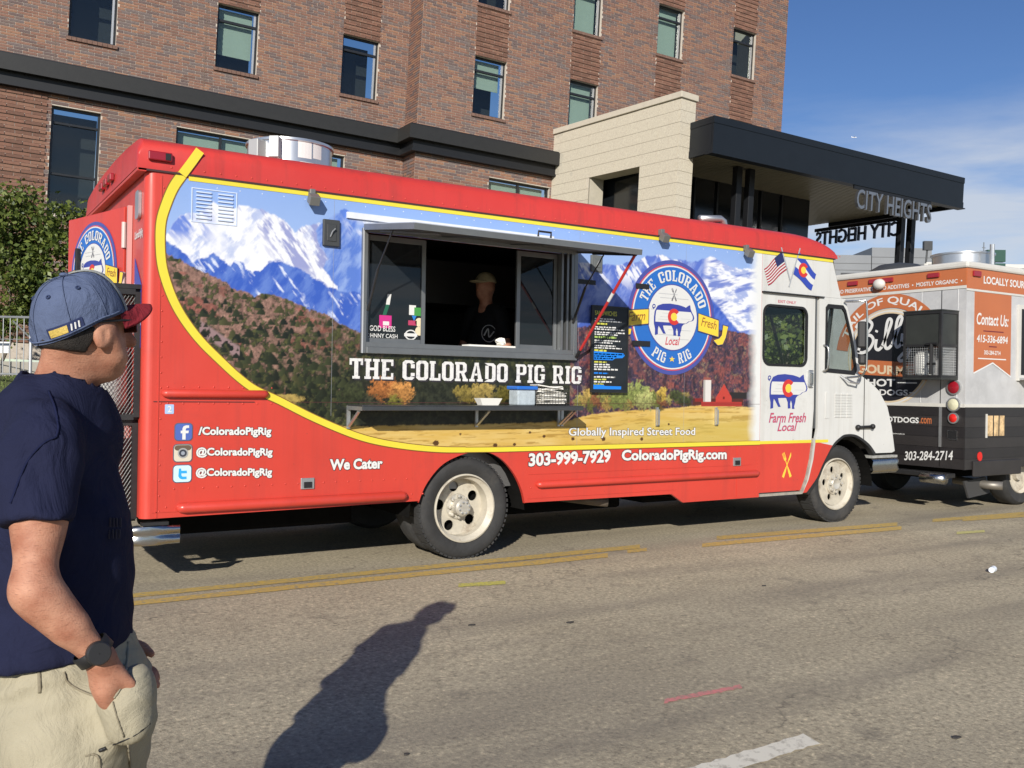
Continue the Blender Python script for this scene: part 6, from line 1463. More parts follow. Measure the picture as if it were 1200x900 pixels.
BIL = [[(.10, .02), (.16, .4), (.24, .98)], [(.02, .82), (.14, .98), (.36, 1.0), (.46, .86), (.38, .66), (.20, .54)], [(.20, .54), (.42, .52), (.50, .34), (.40, .10), (.22, .0), (.06, .06)],
       [(.58, .38), (.56, .12), (.64, .04), (.74, .14)], [(.72, .12), (.86, .5), (.96, .86), (.90, .96), (.84, .8), (.80, .3), (.82, .08), (.90, .06), (.98, .16)], [(.97, .14), (1.10, .5), (1.22, .9), (1.16, .99), (1.09, .8), (1.06, .3), (1.09, .08), (1.16, .08), (1.24, .2)],
       [(1.24, .46), (1.22, .2), (1.30, .10), (1.42, .22), (1.48, .5)], [(1.48, .5), (1.44, .05), (1.34, -.30), (1.20, -.38), (1.16, -.28), (1.34, -.08), (1.56, .12)], [(1.56, 1.0), (1.53, .8)], [(1.60, .14), (1.70, .40), (1.75, .54), (1.77, .3), (1.74, .10), (1.62, .10)], [(.57, .60), (.59, .66)]]
script([[(a, b+.10*a) for a, b in st] for st in BIL], bc[0]-.50, 1.875, .56, .0112, .040, WL, bd)
lettering('HOT', FBR, (bc[0]-.30, 1.455, bc[0]+.10, 1.55), .0112, WL, bd, off=.03); MB(FBR).box(bc[0]+.13, bc[0]+.40, 1.495, 1.51, .010, .0112).build('badge_rule', WL, bd)
lettering('DOGS', FBR, (bc[0]-.12, 1.345, bc[0]+.28, 1.42), .0112, WL, bd, off=.025); MB(FBR).box(bc[0]+.30, bc[0]+.38, 1.375, 1.388, .010, .0112).build('badge_rule', WL, bd)
u0 = [(-0.830,1.000),(-0.431,1.016),(-0.263,1.024),(-0.620,0.570),(0.015,0.628)]
lettering('BILLYSHOTDOGS', FBR, (u0[0][0]-.42, 1.015, u0[1][0], 1.085), .006, WL, bt, off=.03); lettering('.com', FBR, (u0[1][0]+.01, 1.015, u0[2][0], 1.085), .006, ORG, bt, off=.02)
lettering('303-284-2714', FBR, (u0[3][0], .555, u0[4][0], .665), .006, WL, bt, off=.015, shear=.15, slope=.08)
lettering('@Billyshotdogs', FBR, (-.86, .865, -.62, .885), .006, WL, bt, off=.02)
# propane cabinet
cx1 = [(6.147,1.927)][0][0]; print('cabinet x', cx1)
cyl_ = [(0.303,1.930)][0][0]; print('cab y', cyl_)
cx1 = BX0-.333; cab = MB(); t = .03
for y in (-.06, .40):
    for x in (cx1, BX0-.02): cab.box(x, x+.03, y, y+.03, 1.56, 2.33)
    for z in (1.56, 1.92, 2.30): cab.box(cx1+.03, BX0-.02, y+.001, y+.029, z, z+.03)
for z in (1.56, 1.92, 2.30): cab.box(cx1+.001, cx1+.029, -.03, .40, z, z+.03)
cabo = cab.build('propane_cabinet', BLM, bt)
CABP = mat('cabinet_panel', (.03, .033, .03), .5, var=.2)
for b_ in ((cx1+.012, cx1+.018, -.03, .40, 1.951, 2.299), (cx1+.03, BX0-.021, -.05, -.045, 1.951, 2.299), (cx1-.005, BX0, -.065, .435, 2.331, 2.345), (cx1, BX0, -.06, .43, 1.54, 1.559)): MB().box(*b_).build('cabinet_panel', CABP, cabo)
q = MB(); q.lathe([(.001, 0), (.09, .01), (.115, .05), (.115, .24), (.09, .29), (.04, .32)], (cx1+.17, .26, 1.57), (0, 0, 1), 24); q.build('propane_tank', MATS['tank_white'], cabo, smooth=True)
q = MB(); q.tube([(cx1-.02, .05, 1.6), (cx1-.02, .05, 1.95)], .02, 8).tube([(cx1-.02, -.02, 1.95), (cx1-.02, .12, 1.95)], .014, 6).tube([(cx1-.02, .0, 1.72), (cx1-.02, .1, 1.72)], .014, 6); q.build('gas_valve', BLK, cabo)
w = MB()
for k in range(17): w.box(cx1+.035+k*.0165, cx1+.039+k*.0165, -.050, -.047, 1.59, 1.92)
for k in range(11): w.box(cx1+.03, BX0-.02, -.0468, -.0448, 1.605+k*.029, 1.61+k*.029)
for k in range(14): w.box(cx1+.012, cx1+.015, -.02+k*.029, -.016+k*.029, 1.59, 1.92)
for k in range(11): w.box(cx1+.0155, cx1+.0175, -.03, .40, 1.605+k*.029, 1.61+k*.029)
w.build('cabinet_mesh', GAL, cabo)['kind'] = 'stuff'
# tail lamps
for z, m_, r_ in ((1.453, LMP, .072), (1.254, mat('lamp_white', (.62, .60, .42), .2), .068), (1.095, mat('lamp_bright_red', (.62, .02, .015), .3), .05)):
    o = MB().lathe([(r_+.015, 0), (r_+.015, -.02), (r_, -.022)], (BX0-.006, -.02, z), (1, 0, 0), 24).build('tail_lamp', GAL, bt, auto=30); MB().lathe([(r_, -.02), (r_*.7, -.032), (.001, -.038)], (BX0-.006, -.02, z), (1, 0, 0), 24).build('lamp_lens', m_, o, smooth=True)
o = MB(FBR).box(-.06, .065, .84, .95, .004, .012).build('plate_bracket', CHR, bt); MB(FBR).box(-.05, .06, .855, .945, .0125, .016).build('plate', BLK, o)
q = MB(); q.box(BX0-.014, BX0-.004, .135, .165, .75, 1.22); q.build('door_bar', GAL, bt)
q = MB(); q.box(BX0-.16, BX0-.002, BY0+.1, BY1-.1, .40, .455); q.build('rear_bumper', BLM, bt, bev=.01)
q = MB(); q.tube([(BX0-.17, BY0+.12, .39), (BX0-.17, BY0+.42, .39)], .06, 14); q.build('bumper_cap', CHR, bt, smooth=True)
# side: banner, window, lower skirt, marker, exhaust, wheel
bx = [(6.629,2.527),(7.382,2.514)]
bnr = [(6.64, 1.63), (7.02, 1.76), (7.40, 1.60), (7.40, 2.572), (6.64, 2.572)]
b_ = MB(FBS).slab([bnr], 0, .004).build('orange_banner', ORG, bt)
ribbon([(6.63, 1.62), (7.02, 1.75), (7.41, 1.59)], .018, FBS, .0055, WL, 'banner_edge', b_)
def wt(body, p0, p1, z0, z1, m=WL, **k): lettering(body, FBS, ([(-3.317,3.618)][0][0]*0+p0, z0, p1, z1), .0055, m, b_, **k)
wt('Contact Us:', 6.68, 7.34, 2.19, 2.33, shear=.15, off=.018); wt('415-336-6894', 6.69, 7.33, 1.985, 2.075, shear=.1, off=.02); wt('303-284-2714', 6.84, 7.18, 1.845, 1.895, off=.02)
for z, a, c in ((2.115, 6.82, 7.24), (1.935, 6.94, 7.10), (1.79, 6.72, 7.3)): MB(FBS).box(a, c, z, z+.013, .004, .0055).build('banner_line', OUTR if z > 1.8 else WL, b_)
o = MB(FBS).box(7.53, 8.9, 1.55, 2.47, .001, .03).build('serving_window', RWH, bt); MB(FBS).box(7.58, 8.85, 1.62, 2.42, .0302, .034).build('window_opening', BLK, o)
q = MB(); q.box(7.55, 8.9, BY0-.35, BY0-.03, 1.56, 1.585); q.build('serving_shelf', GAL, bt)
lettering('Wie', FBS, (7.60, 2.05, 7.85, 2.30), .036, WL, o, shear=.3) if False else None
sp = [(6.923,0.887),(7.273,1.127)]; o = MB(FBS).box(sp[0][0], sp[1][0], sp[0][1], sp[1][1], .004, .012).build('print_panel', mat('warm_photo', (.60, .42, .22), .4, var=.6, vscale=14), bt)
for k in (1, 2): MB(FBS).box(sp[0][0]+(sp[1][0]-sp[0][0])*k/3-.008, sp[0][0]+(sp[1][0]-sp[0][0])*k/3+.008, sp[0][1], sp[1][1], .0122, .016).build('panel_bar', BLM, o)
MB(FBS).box(sp[0][0]-.03, sp[0][0]-.003, sp[0][1]-.02, sp[1][1]+.02, .004, .014).build('panel_edge', RWH, o)
MB(FBS).slab([ell((6.78, .65), .045, .055, 20)], .004, .012).build('reflector', MATS['lamp_bright_red'], bt)
q = MB(FBS); q.box(6.63, 7.62, .42, .60, .004, .03); q.build('side_skirt', BKP2, bt, bev=.008)
q = MB(); q.tube([(7.0, .3, .33), (7.05, -.10, .30), (7.12, -.24, .30)], .05, 14); q.build('exhaust_pipe', mat('dull_pipe', (.24, .22, .19), .5, .6), bt, smooth=True)
MB().obox((6.95, -.02, .27), (.22, 0, .02), (0, .012, 0), (-.05, 0, .10)).build('mud_flap', mat('flap_grey', (.045, .045, .045), .7), bt)
bw = MB().lathe([(.25, 0), (.26, .02), (.23, .05), (.23, .18)], (7.95, .0, .40), (0, 1, 0), 40).build('wheel', RIMC, bt, auto=35)
MB().lathe([(.256, .01), (.36, -.01), (.39, .02), (.40, .05), (.40, .19), (.38, .22), (.25, .22)], (7.95, .0, .40), (0, 1, 0), 56).build('tyre', TYR, bw, auto=35); MB().lathe([(.23, .07), (.10, .07), (.09, .02), (.001, .02)], (7.95, 0, .4), (0, 1, 0), 28).build('hub', RIMC, bw, auto=30)
for (x, y) in ((7.95, 1.75), (11.0, .02), (11.0, 1.75)): MB().lathe([(.1, .05), (.25, .02), (.36, -.01), (.39, .02), (.40, .05), (.40, .19), (.38, .22), (.25, .22), (.1, .2)], (x, y, .40), (0, 1, 0), 40).build('tyre', TYR, bt, auto=35)
MB().box(BX0+.1, BX1-.3, .3, 1.7, .36, .499).build('chassis', UND, bt); MB().box(BX1+.001, BX1+.5, .2, 1.8, .45, 1.5).build('nose', BKP, bt, bev=.1)
# roof fan, dome, pipe
fc2 = Vector((8.15, .95, 2.92)); f2 = MB().lathe([(.38, 0), (.38, .30), (.40, .31), (.40, .33), (.36, .33), (.34, .1), (.1, .1)], fc2, (0, 0, 1), 40).build('exhaust_fan', GALV, bt, auto=30)
MB().lathe([(.42, 0), (.40, .06), (.25, .15), (.001, .19)], (7.2, 1.25, 2.91), (0, 0, 1), 28).build('roof_dome', DGR, bt, smooth=True)
q = MB(); q.tube([(8.0, .45, 2.9), (8.0, .45, 3.32)], .03, 10); q.build('vent_pipe', GAL, bt)
# ================================================================== BACKGROUND
GM = mat('grey_cladding', (.20, .21, .22), .5, var=.06, vscale=.6)
gb = empty('grey_building', (50, 32, 0)); tag(gb, 'low grey metal clad building far away behind the black truck', 'building')
def gbx(name, m, *b): return MB().box(*b).build(name, m, gb)
g0 = [(46.580,35.138,10.364),(49.508,33.291,10.533),(49.549,33.263,10.989),(52.913,31.141,10.882),(52.938,31.130,9.235)]
for (a, b, zt) in ((0, 1, g0[0][2]+.1), (2, 3, g0[2][2])):
    A, B = Vector(g0[a]), Vector(g0[b]); d = (B-A); d.z = 0; L_ = d.length; d.normalize(); n_ = Vector((-d.y, d.x, 0))
    F_ = frame((A.x, A.y, 0), d, (0, 0, 1), -n_)
    w_ = MB(F_).box(0, L_, 0, zt, -14, 0).build('wall', GM, gb)
    for k in range(int(zt/.45)): MB(F_).box(0, L_, k*.45, k*.45+.03, .0, .03).build('cladding_rib', mat('cladding_rib', (.15, .155, .16), .5), w_)
    if a == 0:
        win = MB(F_).box(L_*.42, L_*.98, zt-3.2, zt-1.2, .002, .06).build('window', DGR, gb); MB(F_).box(L_*.45, L_*.69, zt-3.1, zt-1.3, .061, .07).build('pane', WGT, win); MB(F_).box(L_*.71, L_*.95, zt-3.1, zt-1.3, .061, .07).build('pane', WGT, win)
# traffic signal on a mast arm
ts = empty('traffic_signal', (48, 22, 0)); tag(ts, 'green traffic signal heads on a pale mast arm behind the black truck', 'traffic signal')
P = [Vector(p) for p in [(43.517,25.252,8.583),(46.777,23.194,8.765)]]
MB().tube([P[0], P[1]], .09, 8).build('mast_arm', RWH, ts); MB().tube([(P[0].x, P[0].y, 0), P[0]], .14, 8).build('pole', RWH, ts)
SGM = mat('signal_green', (.02, .07, .05), .5)
for k, (c, s_) in enumerate(((P[1]+Vector((0, 0, .30)), .55), (P[0].lerp(P[1], .60)+Vector((0, 0, .1)), .0))):
    if s_: MB().obox(c, (.42, -.27, 0), (.1, .15, 0), (0, 0, .33)).build('signal_head', SGM, ts); MB().obox(c-Vector((0, 0, .75)), (.42, -.27, 0), (.1, .15, 0), (0, 0, .33)).build('signal_head', SGM, ts)
MB().tube([P[0].lerp(P[1], .45), P[0].lerp(P[1], .75)], .14, 6).build('arm_bracket', DGR, ts)
c = Vector([(43.582,25.208,9.585)][0]); MB().obox(c, (.2, -.12, 0), (.06, .1, 0), (0, 0, .25)).build('camera_head', DGR, ts); MB().tube([P[0], c], .05, 6).build('camera_stem', DGR, ts)
an = MB(); p0_, p1_ = [Vector(p) for p in [(63.498,33.924,10.118),(63.513,33.908,12.747)]]; an.tube([p0_, p1_], .05, 5); an.tube([p1_-Vector((.2, 0, .4)), p1_+Vector((.2, 0, -.4))], .03, 4).tube([Vector((p0_.x, p0_.y, 0)), p0_], .12, 6); tag(an.build('antenna_mast', GAL), 'thin antenna mast against the sky above the black truck', 'antenna')
# far roof line and a tiny airliner
fb_ = empty('far_building', (80, 38, 0)); tag(fb_, 'distant low flat roofed block on the horizon behind the black truck', 'building')
P = [Vector(p) for p in [(82.540,51.459,14.186),(95.421,43.331,14.170)]]; d = (P[1]-P[0]); d.z = 0; L_ = d.length; d.normalize(); F_ = frame((P[0].x, P[0].y, 0), d, (0, 0, 1), Vector((d.y, -d.x, 0)))
MB(F_).box(0, L_, 0, P[0].z, -10, 0).build('wall', mat('far_wall', (.30, .29, .28), .8), fb_); MB(F_).box(-.3, L_+.3, P[0].z, P[0].z+.4, -10, .2).build('roof_edge', RWH, fb_)
c = Vector([(752.634,579.918,246.820)][0]); q = MB(); q.tube([c-cr*2.6, c-cr*2.0, c+cr*2.0, c+cr*2.7], [.1, .33, .33, .06], 8); q.face([c-cr*.4+cu*.1, c+cr*.6+cu*.1, c+cr*.1+cu*.8-cf*2.2, c-cr*.3+cu*.8-cf*2.2]); q.face([c-cr*.4+cu*.1, c+cr*.6+cu*.1, c+cr*.1+cu*.8+cf*2.2, c-cr*.3+cu*.8+cf*2.2]); q.face([c-cr*2.5+cu*.2, c-cr*1.7+cu*.2, c-cr*2.3+cu*1.1, c-cr*2.6+cu*1.1])
tag(q.build('airliner', mat('airliner_white', (.8, .8, .8), .4)), 'tiny white airliner high in the blue sky', 'airliner')
# ---------------------------------------------------------------- barricade
BST = mat('barrier_steel', (.26, .27, .28), .45, .5, var=.1)
bar = empty('crowd_barrier', [(-2.481,11.135,1.370)][0]); tag(bar, 'galvanised crowd control barrier on the bank behind the man', 'barrier')
T0, T1 = [Vector(p) for p in [(-4.418,12.354,2.384),(-2.178,10.941,2.398)]]; zb = lawn_z(T1.y)
zt = T1.z; dB = (T1-T0); dB.z = 0; LB = dB.length; dB.normalize()
def bp_(u, z): return (T0.x+dB.x*u, T0.y+dB.y*u, z)
q = MB(); q.tube([bp_(0, zb+.2), bp_(0, zt-.08), bp_(.08, zt), bp_(LB-.02, zt)], .022, 8); q.build('top_rail', BST, bar); MB().tube([bp_(LB, zb-.1), bp_(LB, zt+.02)], .026, 8).build('post', mat('post_bright', (.42, .43, .45), .4, .5), bar)
q = MB(); q.tube([bp_(0, zb+.25), bp_(LB, zb+.25)], .018, 6); q.build('bottom_rail', BST, bar)
MB().tube([bp_(0, zt-.37), bp_(LB-.03, zt-.37)], .008, 5).build('middle_rail', BST, bar)
for k in range(int(LB/.115)): MB().tube([bp_(LB-.115*(k+1), zb+.25), bp_(LB-.115*(k+1), zt)], .0085, 5).build('bar', BST, bar)
MB().tube([bp_(LB, zt-.35), bp_(LB-.30, zt-.06)], .012, 5).build('brace', BST, bar)
sgn_ = MB(); p = bp_(LB-.62, 0); q = MB(); 
c = Vector([(-2.566,12.370,1.925)][0]); MB().obox(c, dB*.20, (0, .01, 0), (0, 0, .10)).build('white_notice', WL, None) and None
bpy.data.objects['white_notice']['label'] = 'small blank white notice behind the crowd barrier'; bpy.data.objects['white_notice']['category'] = 'notice'
# ---------------------------------------------------------------- shrubs
def leaf_mat(name, a, b):
    m = bpy.data.materials.new(name); m.use_nodes = True; t = m.node_tree; p = t.nodes['Principled BSDF']
    g = t.nodes.new('ShaderNodeNewGeometry'); r = t.nodes.new('ShaderNodeValToRGB'); r.color_ramp.elements[0].color = (*a, 1); r.color_ramp.elements[1].color = (*b, 1); t.links.new(g.outputs['Random Per Island'], r.inputs[0]); t.links.new(r.outputs[0], p.inputs['Base Color'])
    p.inputs['Roughness'].default_value = .45; p.inputs['Specular IOR Level'].default_value = .4
    tr = t.nodes.new('ShaderNodeBsdfTranslucent'); t.links.new(r.outputs[0], tr.inputs[0]); x = t.nodes.new('ShaderNodeMixShader'); x.inputs[0].default_value = .25; o = t.nodes['Material Output']; t.links.new(p.outputs[0], x.inputs[1]); t.links.new(tr.outputs[0], x.inputs[2]); t.links.new(x.outputs[0], o.inputs[0]); return m
LF1 = leaf_mat('leaf_green', (.04, .07, .014), (.17, .21, .045)); LF2 = leaf_mat('leaf_light', (.06, .10, .02), (.20, .24, .05))
BRK_ = mat('bark', (.12, .10, .075), .9, var=.3, bump=.5, bscale=30)
def shrub(name, base, rx, ry, z0, z1, n, seed, m, label, cat, leaf=.075, group=None, nst=5):
    r = np.random.default_rng(seed); root = empty(name, base); tag(root, label, cat, group)
    bx_, by_, bz_ = base; stems = MB(); tips = []
    for k in range(nst):
        a = r.uniform(0, 6.28); ex, ey = bx_+rx*.6*math.cos(a)*r.uniform(.3, 1), by_+ry*.6*math.sin(a)*r.uniform(.3, 1); ez = bz_+z0+(z1-z0)*r.uniform(.5, .95)
        p0 = Vector((bx_+r.normal(0, .07), by_+r.normal(0, .07), bz_-.05)); p1 = Vector((ex, ey, ez)); mid = p0.lerp(p1, .5)+Vector((r.normal(0, .1), r.normal(0, .1), .1))
        stems.tube(spline([p0, mid, p1], 4), [.035-.027*j/8 for j in range(9)], 6); tips += [p0.lerp(p1, t) for t in (.4, .6, .8, 1)]
        for j in range(4):
            s0 = mid.lerp(p1, r.uniform(0, .9)); s1 = s0+Vector((r.normal(0, .35), r.normal(0, .35), r.uniform(.1, .5))); stems.tube([s0, s1], [.012, .004], 5)
    stems.build('stem', BRK_, root)
    # clumps through the volume, leaves round every clump
    nc = max(40, n//95); C_ = []
    while len(C_) < nc:
        p = r.uniform(-1, 1, 3); rad = np.linalg.norm(p)
        if rad > 1 or rad < .45: continue
        C_.append((bx_+p[0]*rx*(1+.15*r.normal()), by_+p[1]*ry, bz_+z0+(p[2]*.5+.5)*(z1-z0)*(1+.06*r.normal())))
    C_ = np.array(C_); ci = r.integers(0, nc, n); P = C_[ci]+r.normal(0, 1, (n, 3))*np.array([.145, .145, .11])
    u = r.normal(0, 1, (n, 3)); u[:, 2] -= .5; u /= np.linalg.norm(u, axis=1)[:, None]; v = np.cross(u, r.normal(0, 1, (n, 3))); v /= np.linalg.norm(v, axis=1)[:, None]
    L_ = leaf*r.uniform(.5, 1.6, n)[:, None]; w_ = L_*.32
    V = np.stack([P, P+u*L_*.5+v*w_, P+u*L_, P+u*L_*.5-v*w_], 1).reshape(-1, 3); Fq = np.arange(n*4).reshape(n, 4)
    o = link('foliage', npmesh('foliage', V, Fq, smooth=False), m, root); return root
sh_ = [(-5.6, 14.3, 1.5, 1.6), (-3.9, 13.9, 1.5, 3.0), (-2.55, 13.6, 1.55, 3.25), (-1.35, 13.3, 1.55, 3.0), (-.2, 13.5, 1.55, 3.0), (1.2, 13.8, 1.5, 2.8)]
lb = ['leafy green shrub furthest left behind the crowd barrier', 'tall leafy shrub at the left edge of the hedge', 'tall leafy shrub in the hedge right behind the crowd barrier', 'leafy shrub of the hedge under the tall dark window', 'leafy shrub of the hedge beside the red truck rear door', 'leafy shrub of the hedge hidden mostly behind the red truck']
for k, (x, y, rx, h) in enumerate(sh_): shrub('hedge_shrub', (x, y, lawn_z(y)), .95, .75, .55, h+.25, 9000, 30+k, LF1, lb[k], 'shrub', .085, 'shrubs of the hedge', 6)
tb = [Vector(p) for p in [(9.803,5.748,1.663),(11.045,6.146,1.688)]]
shrub('street_shrub', (tb[0].x, tb[0].y, lawn_z(tb[0].y) if tb[0].y > 8 else .1), 1.2, 1.0, .5, 3.4, 8000, 60, LF2, 'green young tree seen through the truck door window', 'tree', .11)
shrub('street_shrub', (tb[1].x+.3, tb[1].y, lawn_z(tb[1].y) if tb[1].y > 8 else .1), 1.2, 1.0, .5, 3.2, 8000, 61, LF2, 'green young tree seen through the truck quarter window', 'tree', .11)
print('street shrubs', tb)
# ================================================================== PEOPLE
SKIN = None
def skin_mat():
    m = bpy.data.materials.new('skin'); m.use_nodes = True; t = m.node_tree; b = t.nodes['Principled BSDF']
    co = t.nodes.new('ShaderNodeTexCoord'); n = t.nodes.new('ShaderNodeTexNoise'); n.inputs['Scale'].default_value = 22; n.inputs['Detail'].default_value = 6; t.links.new(co.outputs['Object'], n.inputs[0])
    r = t.nodes.new('ShaderNodeValToRGB'); r.color_ramp.elements[0].position = .32; r.color_ramp.elements[1].position = .7; r.color_ramp.elements[0].color = (.33, .135, .082, 1); r.color_ramp.elements[1].color = (.50, .255, .165, 1); t.links.new(n.outputs[0], r.inputs[0])
    # fine dark hairs and freckling
    mp = t.nodes.new('ShaderNodeMapping'); mp.inputs['Scale'].default_value = (90, 90, 480); mp.inputs['Rotation'].default_value = (.3, .5, .2); t.links.new(co.outputs['Object'], mp.inputs[0]); nh = t.nodes.new('ShaderNodeTexNoise'); nh.inputs['Scale'].default_value = 1; nh.inputs['Detail'].default_value = 3; t.links.new(mp.outputs[0], nh.inputs[0])
    rh = t.nodes.new('ShaderNodeValToRGB'); rh.color_ramp.elements[0].position = .57; rh.color_ramp.elements[1].position = .72; rh.color_ramp.elements[0].color = (0, 0, 0, 1); rh.color_ramp.elements[1].color = (.55, .55, .55, 1); t.links.new(nh.outputs[0], rh.inputs[0])
    xh = t.nodes.new('ShaderNodeMix'); xh.data_type = 'RGBA'; t.links.new(rh.outputs[0], xh.inputs['Factor']); t.links.new(r.outputs[0], xh.inputs['A']); xh.inputs['B'].default_value = (.16, .07, .045, 1)
    t.links.new(xh.outputs['Result'], b.inputs['Base Color']); b.inputs['Roughness'].default_value = .62; b.inputs['Specular IOR Level'].default_value = .3; b.inputs['Subsurface Weight'].default_value = .05; b.inputs['Subsurface Radius'].default_value = (.6, .25, .15); b.inputs['Subsurface Scale'].default_value = .012
    n2 = t.nodes.new('ShaderNodeTexNoise'); n2.inputs['Scale'].default_value = 230; n2.inputs['Detail'].default_value = 4; t.links.new(co.outputs['Object'], n2.inputs[0]); bp = t.nodes.new('ShaderNodeBump'); bp.inputs['Strength'].default_value = .25; bp.inputs['Distance'].default_value = .004; t.links.new(n2.outputs[0], bp.inputs['Height']); t.links.new(bp.outputs[0], b.inputs['Normal']); return m
def cloth(name, col, sc=900, var=.12, rough=.9, crease=9, cs=.55):
    if name in MATS: return MATS[name]
    m = mat(name, col, rough, var=var, vscale=7, bump=.25, bscale=sc, spec=.15); t = m.node_tree
    co = t.nodes.new('ShaderNodeTexCoord'); mp = t.nodes.new('ShaderNodeMapping'); mp.inputs['Scale'].default_value = (1, 1, .55); mp.inputs['Rotation'].default_value = (.35, .5, 0); t.links.new(co.outputs['Object'], mp.inputs[0])
    n = t.nodes.new('ShaderNodeTexNoise'); n.inputs['Scale'].default_value = crease; n.inputs['Detail'].default_value = 5; n.inputs['Roughness'].default_value = .55; n.inputs['Distortion'].default_value = 1.6; t.links.new(mp.outputs[0], n.inputs[0])
    b2 = t.nodes.new('ShaderNodeBump'); b2.inputs['Strength'].default_value = cs; b2.inputs['Distance'].default_value = .03; t.links.new(n.outputs[0], b2.inputs['Height'])
    fb = [x for x in t.nodes if x.type == 'BUMP' and x != b2][0]; t.links.new(b2.outputs[0], fb.inputs['Normal']); return m
SKIN = skin_mat()
mr, ma, mf = Vector((-3.40131,-4.12913,-0.07458)), Vector((0.84571,-0.53364,0.00000)), Vector((0.53364,0.84571,0.00000))
MM = Matrix(((ma.x, mf.x, 0, mr.x), (ma.y, mf.y, 0, mr.y), (0, 0, 1, mr.z), (0, 0, 0, 1)))     # local: right, away, up
man = empty('person', mw=MM); tag(man, 'man in navy T-shirt, khaki trousers and blue cap with hands in his pockets', 'person')
def mesh_of(name, fn, lo, hi, h, m, par, sm=2):
    V, Fq = surface(fn, lo, hi, h)
    # relax
    E_ = np.concatenate([Fq[:, [0, 1]], Fq[:, [1, 2]], Fq[:, [2, 3]], Fq[:, [3, 0]]]); 
    for _ in range(sm):
        acc = np.zeros_like(V); cn = np.zeros(len(V)); np.add.at(acc, E_[:, 0], V[E_[:, 1]]); np.add.at(cn, E_[:, 0], 1); np.add.at(acc, E_[:, 1], V[E_[:, 0]]); np.add.at(cn, E_[:, 1], 1); V = V*.5+.5*acc/cn[:, None]
    return link(name, npmesh(name, V, Fq), m, par, True)
J = dict(zip('H NB NS RS RE RW RH LS LE LW LH CH BE PE'.split(), [(0.029,0.020,1.586),(-0.027,0.030,1.395),(0.011,0.020,1.512),(0.030,-0.145,1.339),(0.062,-0.239,1.038),(0.171,-0.179,0.886),(0.180,-0.144,0.804),(-0.088,0.200,1.318),(-0.128,0.281,0.925),(0.030,0.241,0.803),(0.081,0.211,0.764),(-0.027,0.025,1.264),(-0.014,0.026,0.982),(0.013,0.026,0.739)]))
J = {k: np.array(v) for k, v in J.items()}
ha = math.radians(56); HF = np.array([math.cos(ha), math.sin(ha), .10]); HF /= np.linalg.norm(HF); HLf = np.array([-math.sin(ha), math.cos(ha), 0]); HU = np.cross(HF, HLf); HAX = np.array([HF, HLf, HU])
hd = lambda f, l, u: J['H']+HF*f+HLf*l+HU*u
def torso(P, g=0.):
    d = sd_ell(P, J['CH']+[-.006, 0, .0], (.112+g, .166+g, .22+g)); d = smin(d, sd_ell(P, J['BE']+[.006, 0, .02], (.130+g, .158+g, .23+g)), .14)
    d = smin(d, sd_cap(P, J['RS']+[.0, .0, -.01], J['LS']+[0, 0, -.01], .060+g, .060+g), .07); d = smin(d, sd_cap(P, J['NB']+[0, 0, -.05], J['NB']+[.0, 0, .03], .095+g, .062+g), .06)
    d = smin(d, sd_ell(P, J['BE']+[-.01, 0, -.14], (.126+g, .16+g, .15+g)), .06); return d
def arm(P, s, g=0., lo=True):
    S_, E_, W_ = J[s+'S'], J[s+'E'], J[s+'W']
    d = sd_cap(P, S_, E_, .051+g, .039+g); d = smin(d, sd_ell(P, S_*.55+E_*.45, (.050+g, .048+g, .11+g)), .04)
    if lo:
        d2 = sd_cap(P, E_, W_, .040+g, .0265+g); d2 = smin(d2, sd_cap(P, E_*.78+W_*.22, E_*.5+W_*.5, .042+g, .034+g), .03); d = smin(d, d2, .035)
    return d
def hand(P, s):
    W_, H_ = J[s+'W'], J[s+'H']; ax = (H_-W_)/np.linalg.norm(H_-W_); sd = np.cross(ax, [0, 1, 0]); sd /= np.linalg.norm(sd)
    if sd[0] < 0: sd = -sd
    d = sd_cap(P, W_, W_+ax*.05, .030, .034); pal = W_+ax*.075
    d = smin(d, sd_ell(P, pal, (.028, .042, .045)), .02)
    for k, (o, l) in enumerate(((-.030, .055), (-.010, .068), (.010, .066), (.030, .052))):
        k0 = pal+np.array([0, o, 0])+ax*.03; k1 = k0+ax*l*.55+sd*.012; k2 = k1+ax*l*.4-sd*.006
        d = smin(d, np.minimum(sd_cap(P, k0, k1, .0105, .0095), sd_cap(P, k1, k2, .0095, .008)), .008)
    t0 = W_+ax*.03+sd*.018; t1 = t0+ax*.04+sd*.026; t2 = t1+ax*.03+sd*.004
    return smin(d, np.minimum(sd_cap(P, t0, t1, .016, .012), sd_cap(P, t1, t2, .012, .0095)), .014)
